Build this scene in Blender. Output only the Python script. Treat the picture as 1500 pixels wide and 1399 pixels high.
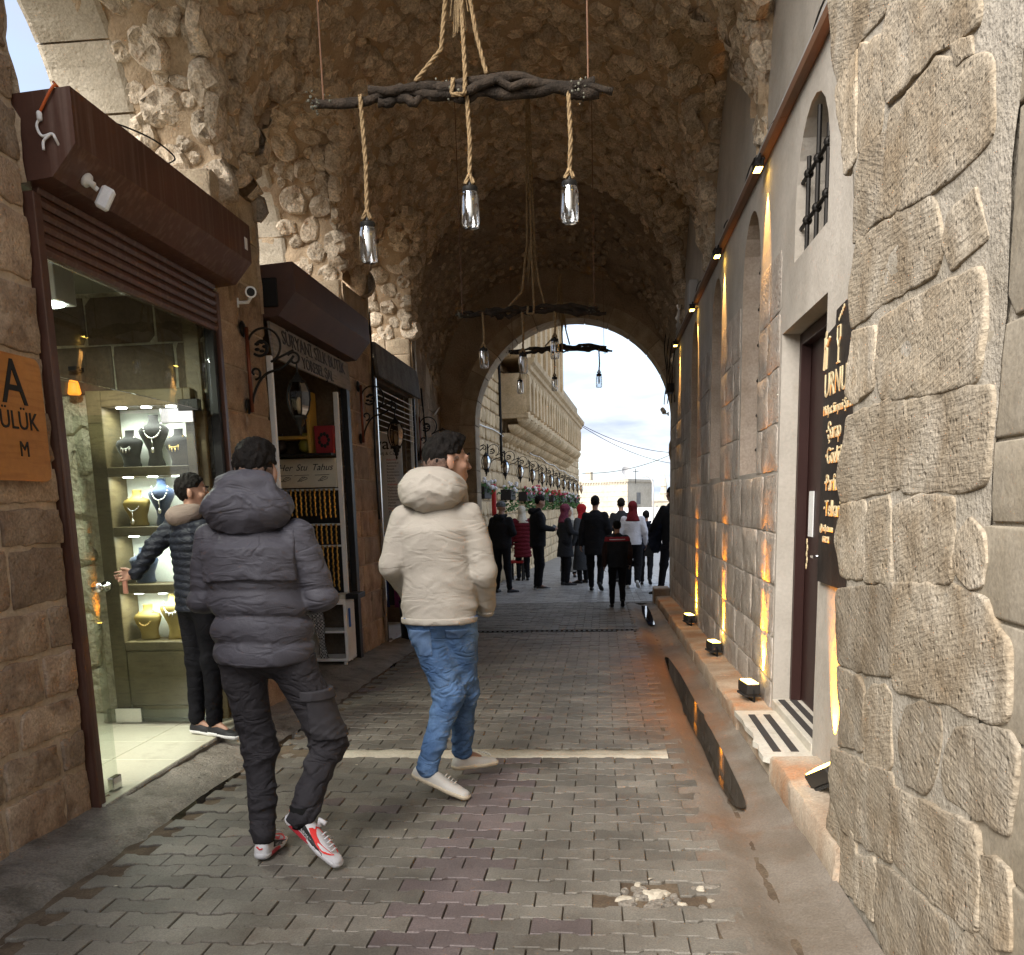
import bpy, math, random
import numpy as np
from mathutils import Vector, Matrix
from mathutils.geometry import tessellate_polygon

for o in list(bpy.data.objects): bpy.data.objects.remove(o)
SC = bpy.context.scene
COL = SC.collection
PI = math.pi
random.seed(7)

# ---------------------------------------------------------------- camera
cam = bpy.data.cameras.new('camera')
cam.sensor_width = 36; cam.sensor_fit = 'HORIZONTAL'
cam.lens = 36 * 1390 / 1500
cam.shift_y = 300.5 / 1500
cam.clip_start = 0.05; cam.clip_end = 2000
camo = bpy.data.objects.new('camera', cam); COL.objects.link(camo)
CX = Vector((0.99537288, 0.09288065, -0.02461726))
CY = Vector((-0.00689785, -0.18646493, -0.9824374))
CF = Vector((-0.09583968, 0.97806135, -0.18496146))
m = Matrix.Identity(4)
for r in range(3):
    m[r][0] = CX[r]; m[r][1] = -CY[r]; m[r][2] = -CF[r]
m.translation = (0, 0, 1.33)
camo.matrix_world = m
SC.camera = camo

# ---------------------------------------------------------------- world, sun, exposure
world = bpy.data.worlds.new('World'); SC.world = world; world.use_nodes = True
wt = world.node_tree; wt.nodes.clear()
SUN_EL, SUN_ROT = math.radians(38), math.radians(214)
def wn(t, **k):
    n = wt.nodes.new(t)
    for a, b in k.items(): setattr(n, a, b)
    return n
sky = wn('ShaderNodeTexSky', sky_type='NISHITA', sun_disc=False, sun_elevation=SUN_EL, sun_rotation=SUN_ROT, dust_density=1.5)
tc = wn('ShaderNodeTexCoord')
sep = wn('ShaderNodeSeparateXYZ'); wt.links.new(tc.outputs['Generated'], sep.inputs[0])
zz = wn('ShaderNodeMath', operation='MAXIMUM'); wt.links.new(sep.outputs[2], zz.inputs[0]); zz.inputs[1].default_value = 0.0
za = wn('ShaderNodeMath', operation='ADD'); wt.links.new(zz.outputs[0], za.inputs[0]); za.inputs[1].default_value = 0.16
dv = wn('ShaderNodeVectorMath', operation='DIVIDE')
cmb = wn('ShaderNodeCombineXYZ')
for i in range(3): wt.links.new(za.outputs[0], cmb.inputs[i])
wt.links.new(tc.outputs['Generated'], dv.inputs[0]); wt.links.new(cmb.outputs[0], dv.inputs[1])
nz = wn('ShaderNodeTexNoise'); nz.inputs['Scale'].default_value = 1.1; nz.inputs['Detail'].default_value = 7; nz.inputs['Roughness'].default_value = .56; nz.inputs['Distortion'].default_value = .4
wt.links.new(dv.outputs[0], nz.inputs['Vector'])
rp = wn('ShaderNodeValToRGB'); rp.color_ramp.elements[0].position = .40; rp.color_ramp.elements[1].position = .60
wt.links.new(nz.outputs[0], rp.inputs[0])
nz2 = wn('ShaderNodeTexNoise'); nz2.inputs['Scale'].default_value = 2.1; nz2.inputs['Detail'].default_value = 5
wt.links.new(dv.outputs[0], nz2.inputs['Vector'])
rp2 = wn('ShaderNodeValToRGB'); rp2.color_ramp.elements[0].position = .36; rp2.color_ramp.elements[1].position = .62
rp2.color_ramp.elements[0].color = (2.0, 2.3, 3.0, 1); rp2.color_ramp.elements[1].color = (3.7, 3.85, 4.1, 1)
wt.links.new(nz2.outputs[0], rp2.inputs[0])
hz = wn('ShaderNodeMixRGB'); hz.inputs[0].default_value = .45; hz.inputs[2].default_value = (2.6, 3.2, 4.3, 1)
wt.links.new(sky.outputs[0], hz.inputs[1])
mx = wn('ShaderNodeMixRGB'); wt.links.new(rp.outputs[0], mx.inputs[0]); wt.links.new(hz.outputs[0], mx.inputs[1]); wt.links.new(rp2.outputs[0], mx.inputs[2])
bg = wn('ShaderNodeBackground'); bg.inputs[1].default_value = 0.082; wt.links.new(mx.outputs[0], bg.inputs[0])
wo = wn('ShaderNodeOutputWorld'); wt.links.new(bg.outputs[0], wo.inputs[0])

sun = bpy.data.lights.new('sun', 'SUN'); sun.energy = 2.1; sun.angle = math.radians(50); sun.color = (1, .95, .88)
suno = bpy.data.objects.new('sun', sun); COL.objects.link(suno)
# sky rotation 200 deg: the light comes from behind the camera, a little to the left
sd = Vector((math.sin(SUN_ROT) * math.cos(SUN_EL), math.cos(SUN_ROT) * math.cos(SUN_EL), math.sin(SUN_EL)))
suno.rotation_euler = sd.to_track_quat('Z', 'Y').to_euler()

vs = SC.view_settings
SC.display_settings.display_device = 'sRGB'
vs.view_transform = 'Standard'; vs.look = 'None'; vs.gamma = 1; vs.use_curve_mapping = False
vs.exposure = 2.1
SC.render.engine = 'CYCLES'
SC.cycles.use_denoising = True
SC.cycles.max_bounces = 10; SC.cycles.diffuse_bounces = 7; SC.cycles.transparent_max_bounces = 12
SC.cycles.caustics_reflective = False; SC.cycles.caustics_refractive = False
SC.cycles.sample_clamp_indirect = 4

# ---------------------------------------------------------------- helpers: objects
def wm(o):
    b = o.matrix_basis.copy()
    if o.parent: return wm(o.parent) @ o.matrix_parent_inverse @ b
    return b
def tag(o, label=None, cat=None, group=None, kind=None):
    if label: o['label'] = label
    if cat: o['category'] = cat
    if group: o['group'] = group
    if kind: o['kind'] = kind
    return o
def setp(o, parent):
    if parent:
        o.parent = parent; o.matrix_parent_inverse = wm(parent).inverted()
def thing(name, label, cat, loc=(0, 0, 0), rotz=0, group=None):
    o = bpy.data.objects.new(name, None); COL.objects.link(o); o.empty_display_size = .1
    o.location = loc; o.rotation_euler = (0, 0, rotz)
    return tag(o, label, cat, group)
def ob(name, me, parent=None, mat4=None, local=False):
    o = bpy.data.objects.new(name, me); COL.objects.link(o)
    if parent:
        o.parent = parent
        if not local: o.matrix_parent_inverse = wm(parent).inverted()
    if mat4 is not None: o.matrix_basis = mat4
    return o
def copytree(src, loc, rotz=None, label=None, scale=None):
    r = src.copy(); COL.objects.link(r); r.location = loc
    if rotz is not None: r.rotation_euler = (0, 0, rotz)
    if scale: r.scale = (scale,) * 3
    if label: r['label'] = label
    for ch in src.children:
        c = ch.copy(); COL.objects.link(c); c.parent = r
        for g in ch.children:
            d = g.copy(); COL.objects.link(d); d.parent = c
    return r
def mk(V, F, mat=None, smooth=False, name='mesh', angle=None):
    me = bpy.data.meshes.new(name)
    V = np.asarray(V, np.float32)
    if isinstance(F, np.ndarray) and F.ndim == 2:
        n, k = F.shape
        me.vertices.add(len(V)); me.vertices.foreach_set('co', V.ravel())
        me.loops.add(n * k); me.loops.foreach_set('vertex_index', F.astype(np.int32).ravel())
        me.polygons.add(n); me.polygons.foreach_set('loop_start', np.arange(0, n * k, k, dtype=np.int32))
        me.update(calc_edges=True)
    else:
        me.from_pydata([tuple(map(float, v)) for v in V], [], [tuple(int(i) for i in f) for f in F])
    if mat: me.materials.append(mat)
    me.validate()
    if smooth: me.polygons.foreach_set('use_smooth', np.ones(len(me.polygons), bool)); me.update()
    if angle: me.set_sharp_from_angle(angle=math.radians(angle))
    return me
class MB:
    """collects simple shapes into one mesh"""
    def __init__(s): s.V = []; s.F = []
    def add(s, V, F):
        o = len(s.V); s.V += [tuple(map(float, v)) for v in V]; s.F += [tuple(int(i) + o for i in f) for f in F]; return s
    def box(s, lo, hi, M=None, bev=0):
        x0, y0, z0 = lo; x1, y1, z1 = hi
        if bev > 0:
            b = bev; V = []; F = []
            xs = (x0, x1); ys = (y0, y1); zs = (z0, z1)
            idx = {}
            for ix in (0, 1):
                for iy in (0, 1):
                    for iz in (0, 1):
                        sx, sy, sz = (1 - 2 * ix), (1 - 2 * iy), (1 - 2 * iz)
                        c = (xs[ix], ys[iy], zs[iz])
                        for a in range(3):
                            p = [c[0] + sx * b, c[1] + sy * b, c[2] + sz * b]; p[a] = c[a]
                            idx[ix, iy, iz, a] = len(V); V.append(p)
            for a in range(3):
                u, v = [(1, 2), (0, 2), (0, 1)][a]
                for e in (0, 1):
                    q = []
                    for (i, j) in ((0, 0), (1, 0), (1, 1), (0, 1)):
                        k = [0, 0, 0]; k[a] = e; k[u] = i; k[v] = j; q.append(idx[k[0], k[1], k[2], a])
                    F.append(q)
            for a in range(3):
                u, v = [(1, 2), (0, 2), (0, 1)][a]
                for i in (0, 1):
                    for j in (0, 1):
                        k0 = [0, 0, 0]; k0[u] = i; k0[v] = j; k1 = list(k0); k1[a] = 1
                        F.append([idx[(*k0, u)], idx[(*k1, u)], idx[(*k1, v)], idx[(*k0, v)]])
            for ix in (0, 1):
                for iy in (0, 1):
                    for iz in (0, 1): F.append([idx[ix, iy, iz, a] for a in range(3)])
        else:
            V = [(x0, y0, z0), (x1, y0, z0), (x1, y1, z0), (x0, y1, z0), (x0, y0, z1), (x1, y0, z1), (x1, y1, z1), (x0, y1, z1)]
            F = [(0, 3, 2, 1), (4, 5, 6, 7), (0, 1, 5, 4), (1, 2, 6, 5), (2, 3, 7, 6), (3, 0, 4, 7)]
        if M is not None: V = [tuple(M @ Vector(v)) for v in V]
        return s.add(V, F)
    def tube(s, pts, r, n=8, closed=False, caps=True):
        pts = [Vector(p) for p in pts]; N = len(pts)
        rs = r if hasattr(r, '__len__') else [r] * N
        V = []; F = []; up = None
        for i, p in enumerate(pts):
            a = pts[(i - 1) % N] if (closed or i > 0) else p; b = pts[(i + 1) % N] if (closed or i < N - 1) else p
            t = (b - a)
            if t.length < 1e-9: t = Vector((0, 0, 1))
            t.normalize()
            if up is None:
                up = Vector((0, 0, 1)) if abs(t.z) < .9 else Vector((1, 0, 0))
            sx = t.cross(up)
            if sx.length < 1e-6: sx = t.orthogonal()
            sx.normalize(); up = sx.cross(t).normalized()
            for k in range(n):
                an = 2 * PI * k / n; V.append(p + (sx * math.cos(an) + up * math.sin(an)) * rs[i])
        M_ = N if closed else N - 1
        for i in range(M_):
            for k in range(n):
                a = i * n + k; b = i * n + (k + 1) % n; c = ((i + 1) % N) * n + (k + 1) % n; d = ((i + 1) % N) * n + k
                F.append((a, b, c, d))
        if caps and not closed: F.append(tuple(range(n - 1, -1, -1))); F.append(tuple((N - 1) * n + k for k in range(n)))
        return s.add(V, F)
    def lathe(s, prof, c=(0, 0, 0), n=16, sx=1, sy=1, M=None):
        V = []; F = []
        for r, z in prof:
            for k in range(n):
                a = 2 * PI * k / n; V.append((c[0] + r * sx * math.cos(a), c[1] + r * sy * math.sin(a), c[2] + z))
        for i in range(len(prof) - 1):
            for k in range(n):
                F.append((i * n + k, i * n + (k + 1) % n, (i + 1) * n + (k + 1) % n, (i + 1) * n + k))
        F.append(tuple(range(n - 1, -1, -1))); F.append(tuple((len(prof) - 1) * n + k for k in range(n)))
        if M is not None: V = [tuple(M @ Vector(v)) for v in V]
        return s.add(V, F)
    def ball(s, c, r, n=8, m=6):
        rr = r if hasattr(r, '__len__') else (r, r, r)
        V = []; F = []
        for i in range(1, m):
            t = PI * i / m
            for k in range(n):
                a = 2 * PI * k / n
                V.append((c[0] + rr[0] * math.sin(t) * math.cos(a), c[1] + rr[1] * math.sin(t) * math.sin(a), c[2] + rr[2] * math.cos(t)))
        top = len(V); V.append((c[0], c[1], c[2] + rr[2])); bot = len(V); V.append((c[0], c[1], c[2] - rr[2]))
        for i in range(m - 2):
            for k in range(n): F.append((i * n + k, (i + 1) * n + k, (i + 1) * n + (k + 1) % n, i * n + (k + 1) % n))
        for k in range(n):
            F.append((top, k, (k + 1) % n)); F.append((bot, (m - 2) * n + (k + 1) % n, (m - 2) * n + k))
        return s.add(V, F)
    def prism(s, poly, lo, hi, axis=2):
        """polygon in the two other axes, extruded along axis from lo to hi"""
        n = len(poly)
        def P(p, h):
            q = [0, 0, 0]; o = [i for i in range(3) if i != axis]; q[o[0]] = p[0]; q[o[1]] = p[1]; q[axis] = h; return q
        V = [P(p, lo) for p in poly] + [P(p, hi) for p in poly]
        F = [tuple(range(n - 1, -1, -1)), tuple(range(n, 2 * n))] + [(i, (i + 1) % n, n + (i + 1) % n, n + i) for i in range(n)]
        return s.add(V, F)
    def me(s, mat, smooth=False, angle=None): return mk(s.V, s.F, mat, smooth or bool(angle), angle=angle)
    def cable(s, pts, r, n=6, k=6):
        P_ = [Vector(p) for p in pts]; P_ = [P_[0] * 2 - P_[1]] + P_ + [P_[-1] * 2 - P_[-2]]; o = []
        for i in range(1, len(P_) - 2):
            for t in range(k): f = t / k; p0, p1, p2, p3 = P_[i - 1:i + 3]; o.append(.5 * (2 * p1 + (p2 - p0) * f + (2 * p0 - 5 * p1 + 4 * p2 - p3) * f * f + (3 * p1 - p0 - 3 * p2 + p3) * f ** 3))
        return s.tube(o + [P_[-2]], r, n)
    def ob(s, name, mat, parent=None, smooth=False, angle=None, mat4=None, local=False): return ob(name, s.me(mat, smooth, angle), parent, mat4, local)
def B(name, lo, hi, mat, parent=None, bev=.004, M=None): return MB().box(lo, hi, M, bev).ob(name, mat, parent)
def T(loc=(0, 0, 0), rz=0, rx=0, ry=0, s=1):
    return Matrix.Translation(loc) @ Matrix.Rotation(rz, 4, 'Z') @ Matrix.Rotation(ry, 4, 'Y') @ Matrix.Rotation(rx, 4, 'X') @ Matrix.Diagonal((s, s, s, 1))
def text(name, body, size, mat, parent, M, ext=.003, align='LEFT', sx=1, shear=0):
    c = bpy.data.curves.new(name, 'FONT'); c.body = body; c.size = size; c.extrude = ext; c.align_x = align; c.shear = shear; c.resolution_u = 3
    t = bpy.data.objects.new(name, c); COL.objects.link(t)
    me = bpy.data.meshes.new_from_object(t.evaluated_get(bpy.context.evaluated_depsgraph_get()))
    bpy.data.objects.remove(t); me.materials.clear(); me.materials.append(mat)
    return ob(name, me, parent, M @ Matrix.Diagonal((sx, 1, 1, 1)))

# ---------------------------------------------------------------- helpers: noise
def _h(i, j, k, s):
    n = (i * 73856093) ^ (j * 19349663) ^ (k * 83492791) ^ (s * 2654435)
    n = (n ^ (n >> 13)) * 1274126177 & 0x7fffffff
    return ((n ^ (n >> 16)) & 0xffff) / 65535.0
def vnoise(P, seed=0):
    P = np.asarray(P, float); I = np.floor(P).astype(np.int64); f = P - I; u = f * f * (3 - 2 * f)
    r = 0
    for a in (0, 1):
        for b in (0, 1):
            for c in (0, 1):
                w = (u[:, 0] if a else 1 - u[:, 0]) * (u[:, 1] if b else 1 - u[:, 1]) * (u[:, 2] if c else 1 - u[:, 2])
                r = r + w * _h(I[:, 0] + a, I[:, 1] + b, I[:, 2] + c, seed)
    return r * 2 - 1
def fbm(P, oct=3, seed=0):
    P = np.asarray(P, float); r = 0; a = 1
    for o in range(oct): r = r + a * vnoise(P * 2 ** o + o * 17.3, seed + o); a *= .5
    return r

# ---------------------------------------------------------------- helpers: materials
def M(name, c1, c2=None, rough=.85, scale=5, var=.0, fine=90, fvar=.25, bump=.3, bd=.004, pit=0, chisel=0, metal=0, spec=.3, dirt=None, dscale=2.5, dmin=.5, stripe=None, coat=0, sheen=0, isl=False, obj=False, wr=None, zone=None):
    mt = bpy.data.materials.new(name); mt.use_nodes = True; nt = mt.node_tree; nt.nodes.clear()
    def n(t, **k):
        x = nt.nodes.new(t)
        for a, b in k.items(): setattr(x, a, b)
        return x
    L = nt.links.new
    out = n('ShaderNodeOutputMaterial'); bs = n('ShaderNodeBsdfPrincipled'); L(bs.outputs[0], out.inputs[0])
    bs.inputs['Roughness'].default_value = rough; bs.inputs['Metallic'].default_value = metal
    bs.inputs['Specular IOR Level'].default_value = spec
    if coat: bs.inputs['Coat Weight'].default_value = coat; bs.inputs['Coat Roughness'].default_value = .15
    if sheen: bs.inputs['Sheen Weight'].default_value = sheen
    if obj:
        tcn = n('ShaderNodeTexCoord'); pos = tcn.outputs['Object']
    else:
        g = n('ShaderNodeNewGeometry'); pos = g.outputs['Position']
    def noise(sc, det=4, ro=.55):
        x = n('ShaderNodeTexNoise'); x.inputs['Scale'].default_value = sc; x.inputs['Detail'].default_value = det; x.inputs['Roughness'].default_value = ro
        L(pos, x.inputs['Vector']); return x.outputs[0]
    c2 = c2 or c1
    rp = n('ShaderNodeValToRGB'); rp.color_ramp.elements[0].position = .36; rp.color_ramp.elements[1].position = .64
    rp.color_ramp.elements[0].color = (*c1, 1); rp.color_ramp.elements[1].color = (*c2, 1)
    L(noise(scale), rp.inputs[0]); col = rp.outputs[0]
    if stripe:   # (axis, scale, colour, amount): streaks along one axis
        mp = n('ShaderNodeMapping'); mp.inputs['Scale'].default_value = stripe[0]; L(pos, mp.inputs['Vector'])
        x = n('ShaderNodeTexNoise'); x.inputs['Scale'].default_value = stripe[1]; x.inputs['Detail'].default_value = 3; L(mp.outputs[0], x.inputs['Vector'])
        r2 = n('ShaderNodeValToRGB'); r2.color_ramp.elements[0].position = .5; r2.color_ramp.elements[1].position = .68; L(x.outputs[0], r2.inputs[0])
        mm = n('ShaderNodeMath', operation='MULTIPLY'); L(r2.outputs[0], mm.inputs[0]); mm.inputs[1].default_value = stripe[3]
        x2 = n('ShaderNodeMixRGB'); L(mm.outputs[0], x2.inputs[0]); L(col, x2.inputs[1]); x2.inputs[2].default_value = (*stripe[2], 1); col = x2.outputs[0]
    if dirt:
        r2 = n('ShaderNodeValToRGB'); r2.color_ramp.elements[0].position = dmin; r2.color_ramp.elements[1].position = dmin + .2
        L(noise(dscale, 6, .65), r2.inputs[0])
        x2 = n('ShaderNodeMixRGB'); L(r2.outputs[0], x2.inputs[0]); L(col, x2.inputs[1]); x2.inputs[2].default_value = (*dirt, 1); col = x2.outputs[0]
    if zone:   # (x, y, rx, ry, colour): a noisy-edged ellipse of another colour on part of the street
        mp = n('ShaderNodeMapping', vector_type='POINT'); mp.inputs['Location'].default_value = (-zone[0] / zone[2], -zone[1] / zone[3], 0); mp.inputs['Scale'].default_value = (1 / zone[2], 1 / zone[3], 0); L(pos, mp.inputs['Vector'])
        ln = n('ShaderNodeVectorMath', operation='LENGTH'); L(mp.outputs[0], ln.inputs[0])
        a0 = n('ShaderNodeMath', operation='MULTIPLY_ADD'); L(noise(3.2, 5, .65), a0.inputs[0]); a0.inputs[1].default_value = -1.1; L(ln.outputs['Value'], a0.inputs[2])
        m0 = n('ShaderNodeMapRange'); m0.inputs['From Min'].default_value = -.3; m0.inputs['From Max'].default_value = .5; m0.inputs['To Min'].default_value = .85; m0.inputs['To Max'].default_value = 0; L(a0.outputs[0], m0.inputs['Value'])
        x3 = n('ShaderNodeMixRGB'); L(m0.outputs[0], x3.inputs[0]); L(col, x3.inputs[1]); x3.inputs[2].default_value = (*zone[4], 1); col = x3.outputs[0]
    fn = noise(fine, 3, .6)
    if fvar or var:
        mr = n('ShaderNodeMapRange'); mr.inputs['From Min'].default_value = .3; mr.inputs['From Max'].default_value = .7
        mr.inputs['To Min'].default_value = 1 - fvar; mr.inputs['To Max'].default_value = 1 + fvar; L(fn, mr.inputs['Value'])
        val = mr.outputs[0]
        if var:
            oi = n('ShaderNodeObjectInfo'); rv = oi.outputs['Random']
            if isl:
                g2 = n('ShaderNodeNewGeometry'); ad = n('ShaderNodeMath', operation='ADD'); L(rv, ad.inputs[0]); L(g2.outputs['Random Per Island'], ad.inputs[1])
                fr = n('ShaderNodeMath', operation='FRACT'); L(ad.outputs[0], fr.inputs[0]); rv = fr.outputs[0]
            m2 = n('ShaderNodeMapRange'); m2.inputs['To Min'].default_value = 1 - var; m2.inputs['To Max'].default_value = 1 + var; L(rv, m2.inputs['Value'])
            ml = n('ShaderNodeMath', operation='MULTIPLY'); L(val, ml.inputs[0]); L(m2.outputs[0], ml.inputs[1]); val = ml.outputs[0]
        vm = n('ShaderNodeVectorMath', operation='SCALE'); L(col, vm.inputs[0]); L(val, vm.inputs['Scale']); col = vm.outputs[0]
    L(col, bs.inputs['Base Color'])
    if bump:
        hgt = fn
        if scale:
            a = n('ShaderNodeMath', operation='MULTIPLY_ADD'); L(noise(fine * .25, 4), a.inputs[0]); a.inputs[1].default_value = 2.0; L(fn, a.inputs[2]); hgt = a.outputs[0]
        if pit:
            vo = n('ShaderNodeTexVoronoi'); vo.inputs['Scale'].default_value = pit; L(pos, vo.inputs['Vector'])
            r3 = n('ShaderNodeMapRange'); r3.inputs['From Max'].default_value = .28; r3.inputs['To Min'].default_value = -1.5; r3.inputs['To Max'].default_value = 0; L(vo.outputs['Distance'], r3.inputs['Value'])
            a = n('ShaderNodeMath', operation='ADD'); L(hgt, a.inputs[0]); L(r3.outputs[0], a.inputs[1]); hgt = a.outputs[0]
        if chisel:   # tooling grooves, slanted per stone
            oi = n('ShaderNodeObjectInfo'); mp = n('ShaderNodeVectorRotate', rotation_type='X_AXIS'); L(pos, mp.inputs['Vector'])
            m4 = n('ShaderNodeMapRange'); m4.inputs['To Min'].default_value = -.45; m4.inputs['To Max'].default_value = .6; L(oi.outputs['Random'], m4.inputs['Value']); L(m4.outputs[0], mp.inputs['Angle'])
            sc_ = n('ShaderNodeVectorMath', operation='MULTIPLY'); sc_.inputs[1].default_value = (6, 6, 62); L(mp.outputs[0], sc_.inputs[0])
            w = n('ShaderNodeTexNoise'); w.inputs['Scale'].default_value = 1.6; w.inputs['Detail'].default_value = 2; L(sc_.outputs[0], w.inputs['Vector'])
            a = n('ShaderNodeMath', operation='MULTIPLY_ADD'); L(w.outputs[0], a.inputs[0]); a.inputs[1].default_value = chisel; L(hgt, a.inputs[2]); hgt = a.outputs[0]
        if wr:
            a = n('ShaderNodeMath', operation='MULTIPLY'); L(hgt, a.inputs[0]); a.inputs[1].default_value = .14; hgt = a.outputs[0]
        if wr:   # (scale vector, amount): sharp cloth creases
            mp = n('ShaderNodeMapping'); mp.inputs['Scale'].default_value = wr[0]; mp.inputs['Rotation'].default_value = (.3, .35, 0); L(pos, mp.inputs['Vector'])
            w = n('ShaderNodeTexNoise'); w.inputs['Scale'].default_value = 1; w.inputs['Detail'].default_value = 2.5; w.inputs['Distortion'].default_value = .8; L(mp.outputs[0], w.inputs['Vector'])
            s1 = n('ShaderNodeMath', operation='SUBTRACT'); L(w.outputs[0], s1.inputs[0]); s1.inputs[1].default_value = .5
            s2 = n('ShaderNodeMath', operation='ABSOLUTE'); L(s1.outputs[0], s2.inputs[0]); s3 = n('ShaderNodeMapRange'); s3.inputs['From Max'].default_value = .13; s3.inputs['To Max'].default_value = wr[1]; s3.interpolation_type = 'SMOOTHSTEP'; L(s2.outputs[0], s3.inputs['Value'])
            a = n('ShaderNodeMath', operation='ADD'); L(hgt, a.inputs[0]); L(s3.outputs[0], a.inputs[1]); hgt = a.outputs[0]
        bp = n('ShaderNodeBump'); bp.inputs['Strength'].default_value = bump; bp.inputs['Distance'].default_value = bd
        L(hgt, bp.inputs['Height']); L(bp.outputs[0], bs.inputs['Normal'])
    return mt
def P(name, c, rough=.5, metal=0, var=.06, **k): return M(name, c, tuple(min(1, x * 1.12) for x in c), rough=rough, metal=metal, fvar=var, bump=k.pop('bump', .05), **k)
def emit(name, c, s):
    mt = bpy.data.materials.new(name); mt.use_nodes = True; b = mt.node_tree.nodes['Principled BSDF']
    b.inputs['Base Color'].default_value = (*c, 1); b.inputs['Emission Color'].default_value = (*c, 1); b.inputs['Emission Strength'].default_value = s
    return mt
def glass(name, c=(1, 1, 1), rough=.0, alpha=None, tint=.9):
    mt = bpy.data.materials.new(name); mt.use_nodes = True; nt = mt.node_tree; nt.nodes.clear()
    o = nt.nodes.new('ShaderNodeOutputMaterial'); mxs = nt.nodes.new('ShaderNodeMixShader'); tr = nt.nodes.new('ShaderNodeBsdfTransparent'); gl = nt.nodes.new('ShaderNodeBsdfGlossy')
    fr = nt.nodes.new('ShaderNodeFresnel'); fr.inputs[0].default_value = 1.5
    tr.inputs[0].default_value = (c[0] * tint, c[1] * tint, c[2] * tint, 1); gl.inputs['Roughness'].default_value = rough
    nt.links.new(fr.outputs[0], mxs.inputs[0]); nt.links.new(tr.outputs[0], mxs.inputs[1]); nt.links.new(gl.outputs[0], mxs.inputs[2]); nt.links.new(mxs.outputs[0], o.inputs[0])
    return mt

m_rubble = M('rubble_stone', (.46, .37, .265), (.63, .535, .41), rough=.92, scale=9, var=.24, fine=55, fvar=.35, bump=.8, bd=.014, dirt=(.27, .145, .07), dscale=7, dmin=.56, isl=True)
m_mortar = M('lime_mortar', (.40, .295, .19), (.49, .375, .25), rough=.95, scale=4, fine=60, fvar=.15, bump=.6, bd=.01, dirt=(.26, .18, .11), dscale=1.6, dmin=.58)
m_ashlar = M('tan_ashlar', (.33, .255, .17), (.46, .37, .255), rough=.9, scale=6, var=.2, fine=80, fvar=.22, bump=.5, bd=.006, pit=30, dirt=(.19, .13, .08), dscale=5, dmin=.56, isl=True)
m_brown = M('brown_ashlar', (.29, .205, .14), (.43, .33, .235), rough=.9, scale=6, var=.3, fine=80, fvar=.3, bump=.6, bd=.008, pit=28, dirt=(.13, .085, .055), dscale=5, dmin=.55, isl=True)
m_brownm = M('brown_mortar', (.42, .33, .235), (.52, .42, .31), rough=.95, scale=4, fine=60, fvar=.15, bump=.5, bd=.008)
m_pier = M('pier_stone', (.23, .178, .118), (.34, .29, .22), rough=.92, scale=5, var=.2, stripe=((1.2, 2.4, 1.6), 2.0, (.43, .385, .315), .55), fine=75, fvar=.26, bump=.62, bd=.006, pit=30, chisel=1.25, dirt=(.25, .19, .12), dscale=5, dmin=.56)
m_pierm = M('pier_mortar', (.305, .265, .205), (.37, .33, .27), rough=.95, scale=5, fine=70, fvar=.12, bump=.6, bd=.008)
m_smooth = M('smooth_ashlar', (.25, .212, .155), (.335, .292, .228), rough=.9, scale=4, var=.08, fine=90, fvar=.16, bump=.3, bd=.003, pit=12, dirt=(.27, .225, .16), dscale=3, dmin=.55)
m_plaster = M('pale_plaster', (.38, .343, .292), (.48, .438, .38), rough=.92, scale=2.2, fine=50, fvar=.07, bump=.35, bd=.006, dirt=(.40, .345, .28), dscale=3, dmin=.58)
m_rwall = M('right_wall_stone', (.36, .31, .26), (.49, .435, .375), rough=.92, scale=5, var=.14, fine=60, fvar=.2, bump=.7, bd=.008, pit=20, isl=True)
m_vous = M('pale_voussoir', (.40, .345, .26), (.50, .44, .345), rough=.9, scale=4, var=.08, fine=70, fvar=.2, bump=.5, bd=.005, pit=18, dirt=(.27, .215, .15), dscale=3.5, dmin=.56)
m_dark = M('dark_vault_plaster', (.22, .16, .105), (.33, .25, .17), rough=.95, scale=3, fine=50, fvar=.25, bump=.6, bd=.01, pit=14)  # a darker brown than the mortar of the near vault
m_paver = M('concrete_paver', (.124, .111, .091), (.19, .172, .143), rough=.56, scale=3, var=.2, fine=160, fvar=.3, bump=.35, bd=.003, dirt=(.072, .052, .036), dscale=1.3, dmin=.54, spec=.32, isl=True, zone=(.42, 8.2, .42, 3.3, (.175, .082, .034)))  # blocks by the right gutter are tinted orange-brown
m_paverr = M('red_paver', (.112, .088, .082), (.155, .122, .114), rough=.56, scale=3, var=.15, fine=160, fvar=.3, bump=.35, bd=.003, spec=.45)
m_skyp = M('sky_bright_paver', (.22, .21, .195), (.31, .295, .275), rough=.42, scale=3, var=.14, fine=120, fvar=.2, bump=.3, bd=.003, spec=.5, isl=True)  # lighter colour stands in for wet blocks reflecting the sky beyond the arch
m_joint = M('joint_earth', (.085, .06, .04), (.14, .105, .07), rough=.95, scale=8, fine=120, bump=.5)
m_conc = M('worn_concrete', (.19, .166, .135), (.27, .24, .20), rough=.75, scale=4, fine=90, fvar=.3, bump=.8, bd=.008, pit=16, dirt=(.10, .085, .066), dscale=5, dmin=.5)
m_gutter = M('gutter_concrete', (.145, .118, .09), (.21, .182, .15), rough=.7, scale=2.5, fine=110, fvar=.2, bump=.4, bd=.005, dirt=(.17, .085, .04), dscale=1.4, dmin=.58, zone=(.45, 8.0, .42, 4.2, (.175, .08, .033)))  # concrete tinted orange-brown over part of its length
m_strip = M('pale_screed', (.40, .35, .27), (.52, .465, .37), rough=.85, scale=5, fine=70, fvar=.15, bump=.5, bd=.006, dirt=(.22, .18, .13), dscale=7, dmin=.58)
m_black = P('black_metal', (.015, .014, .013), .5, .3)
m_iron = P('wrought_iron', (.02, .018, .016), .55, .6)
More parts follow.
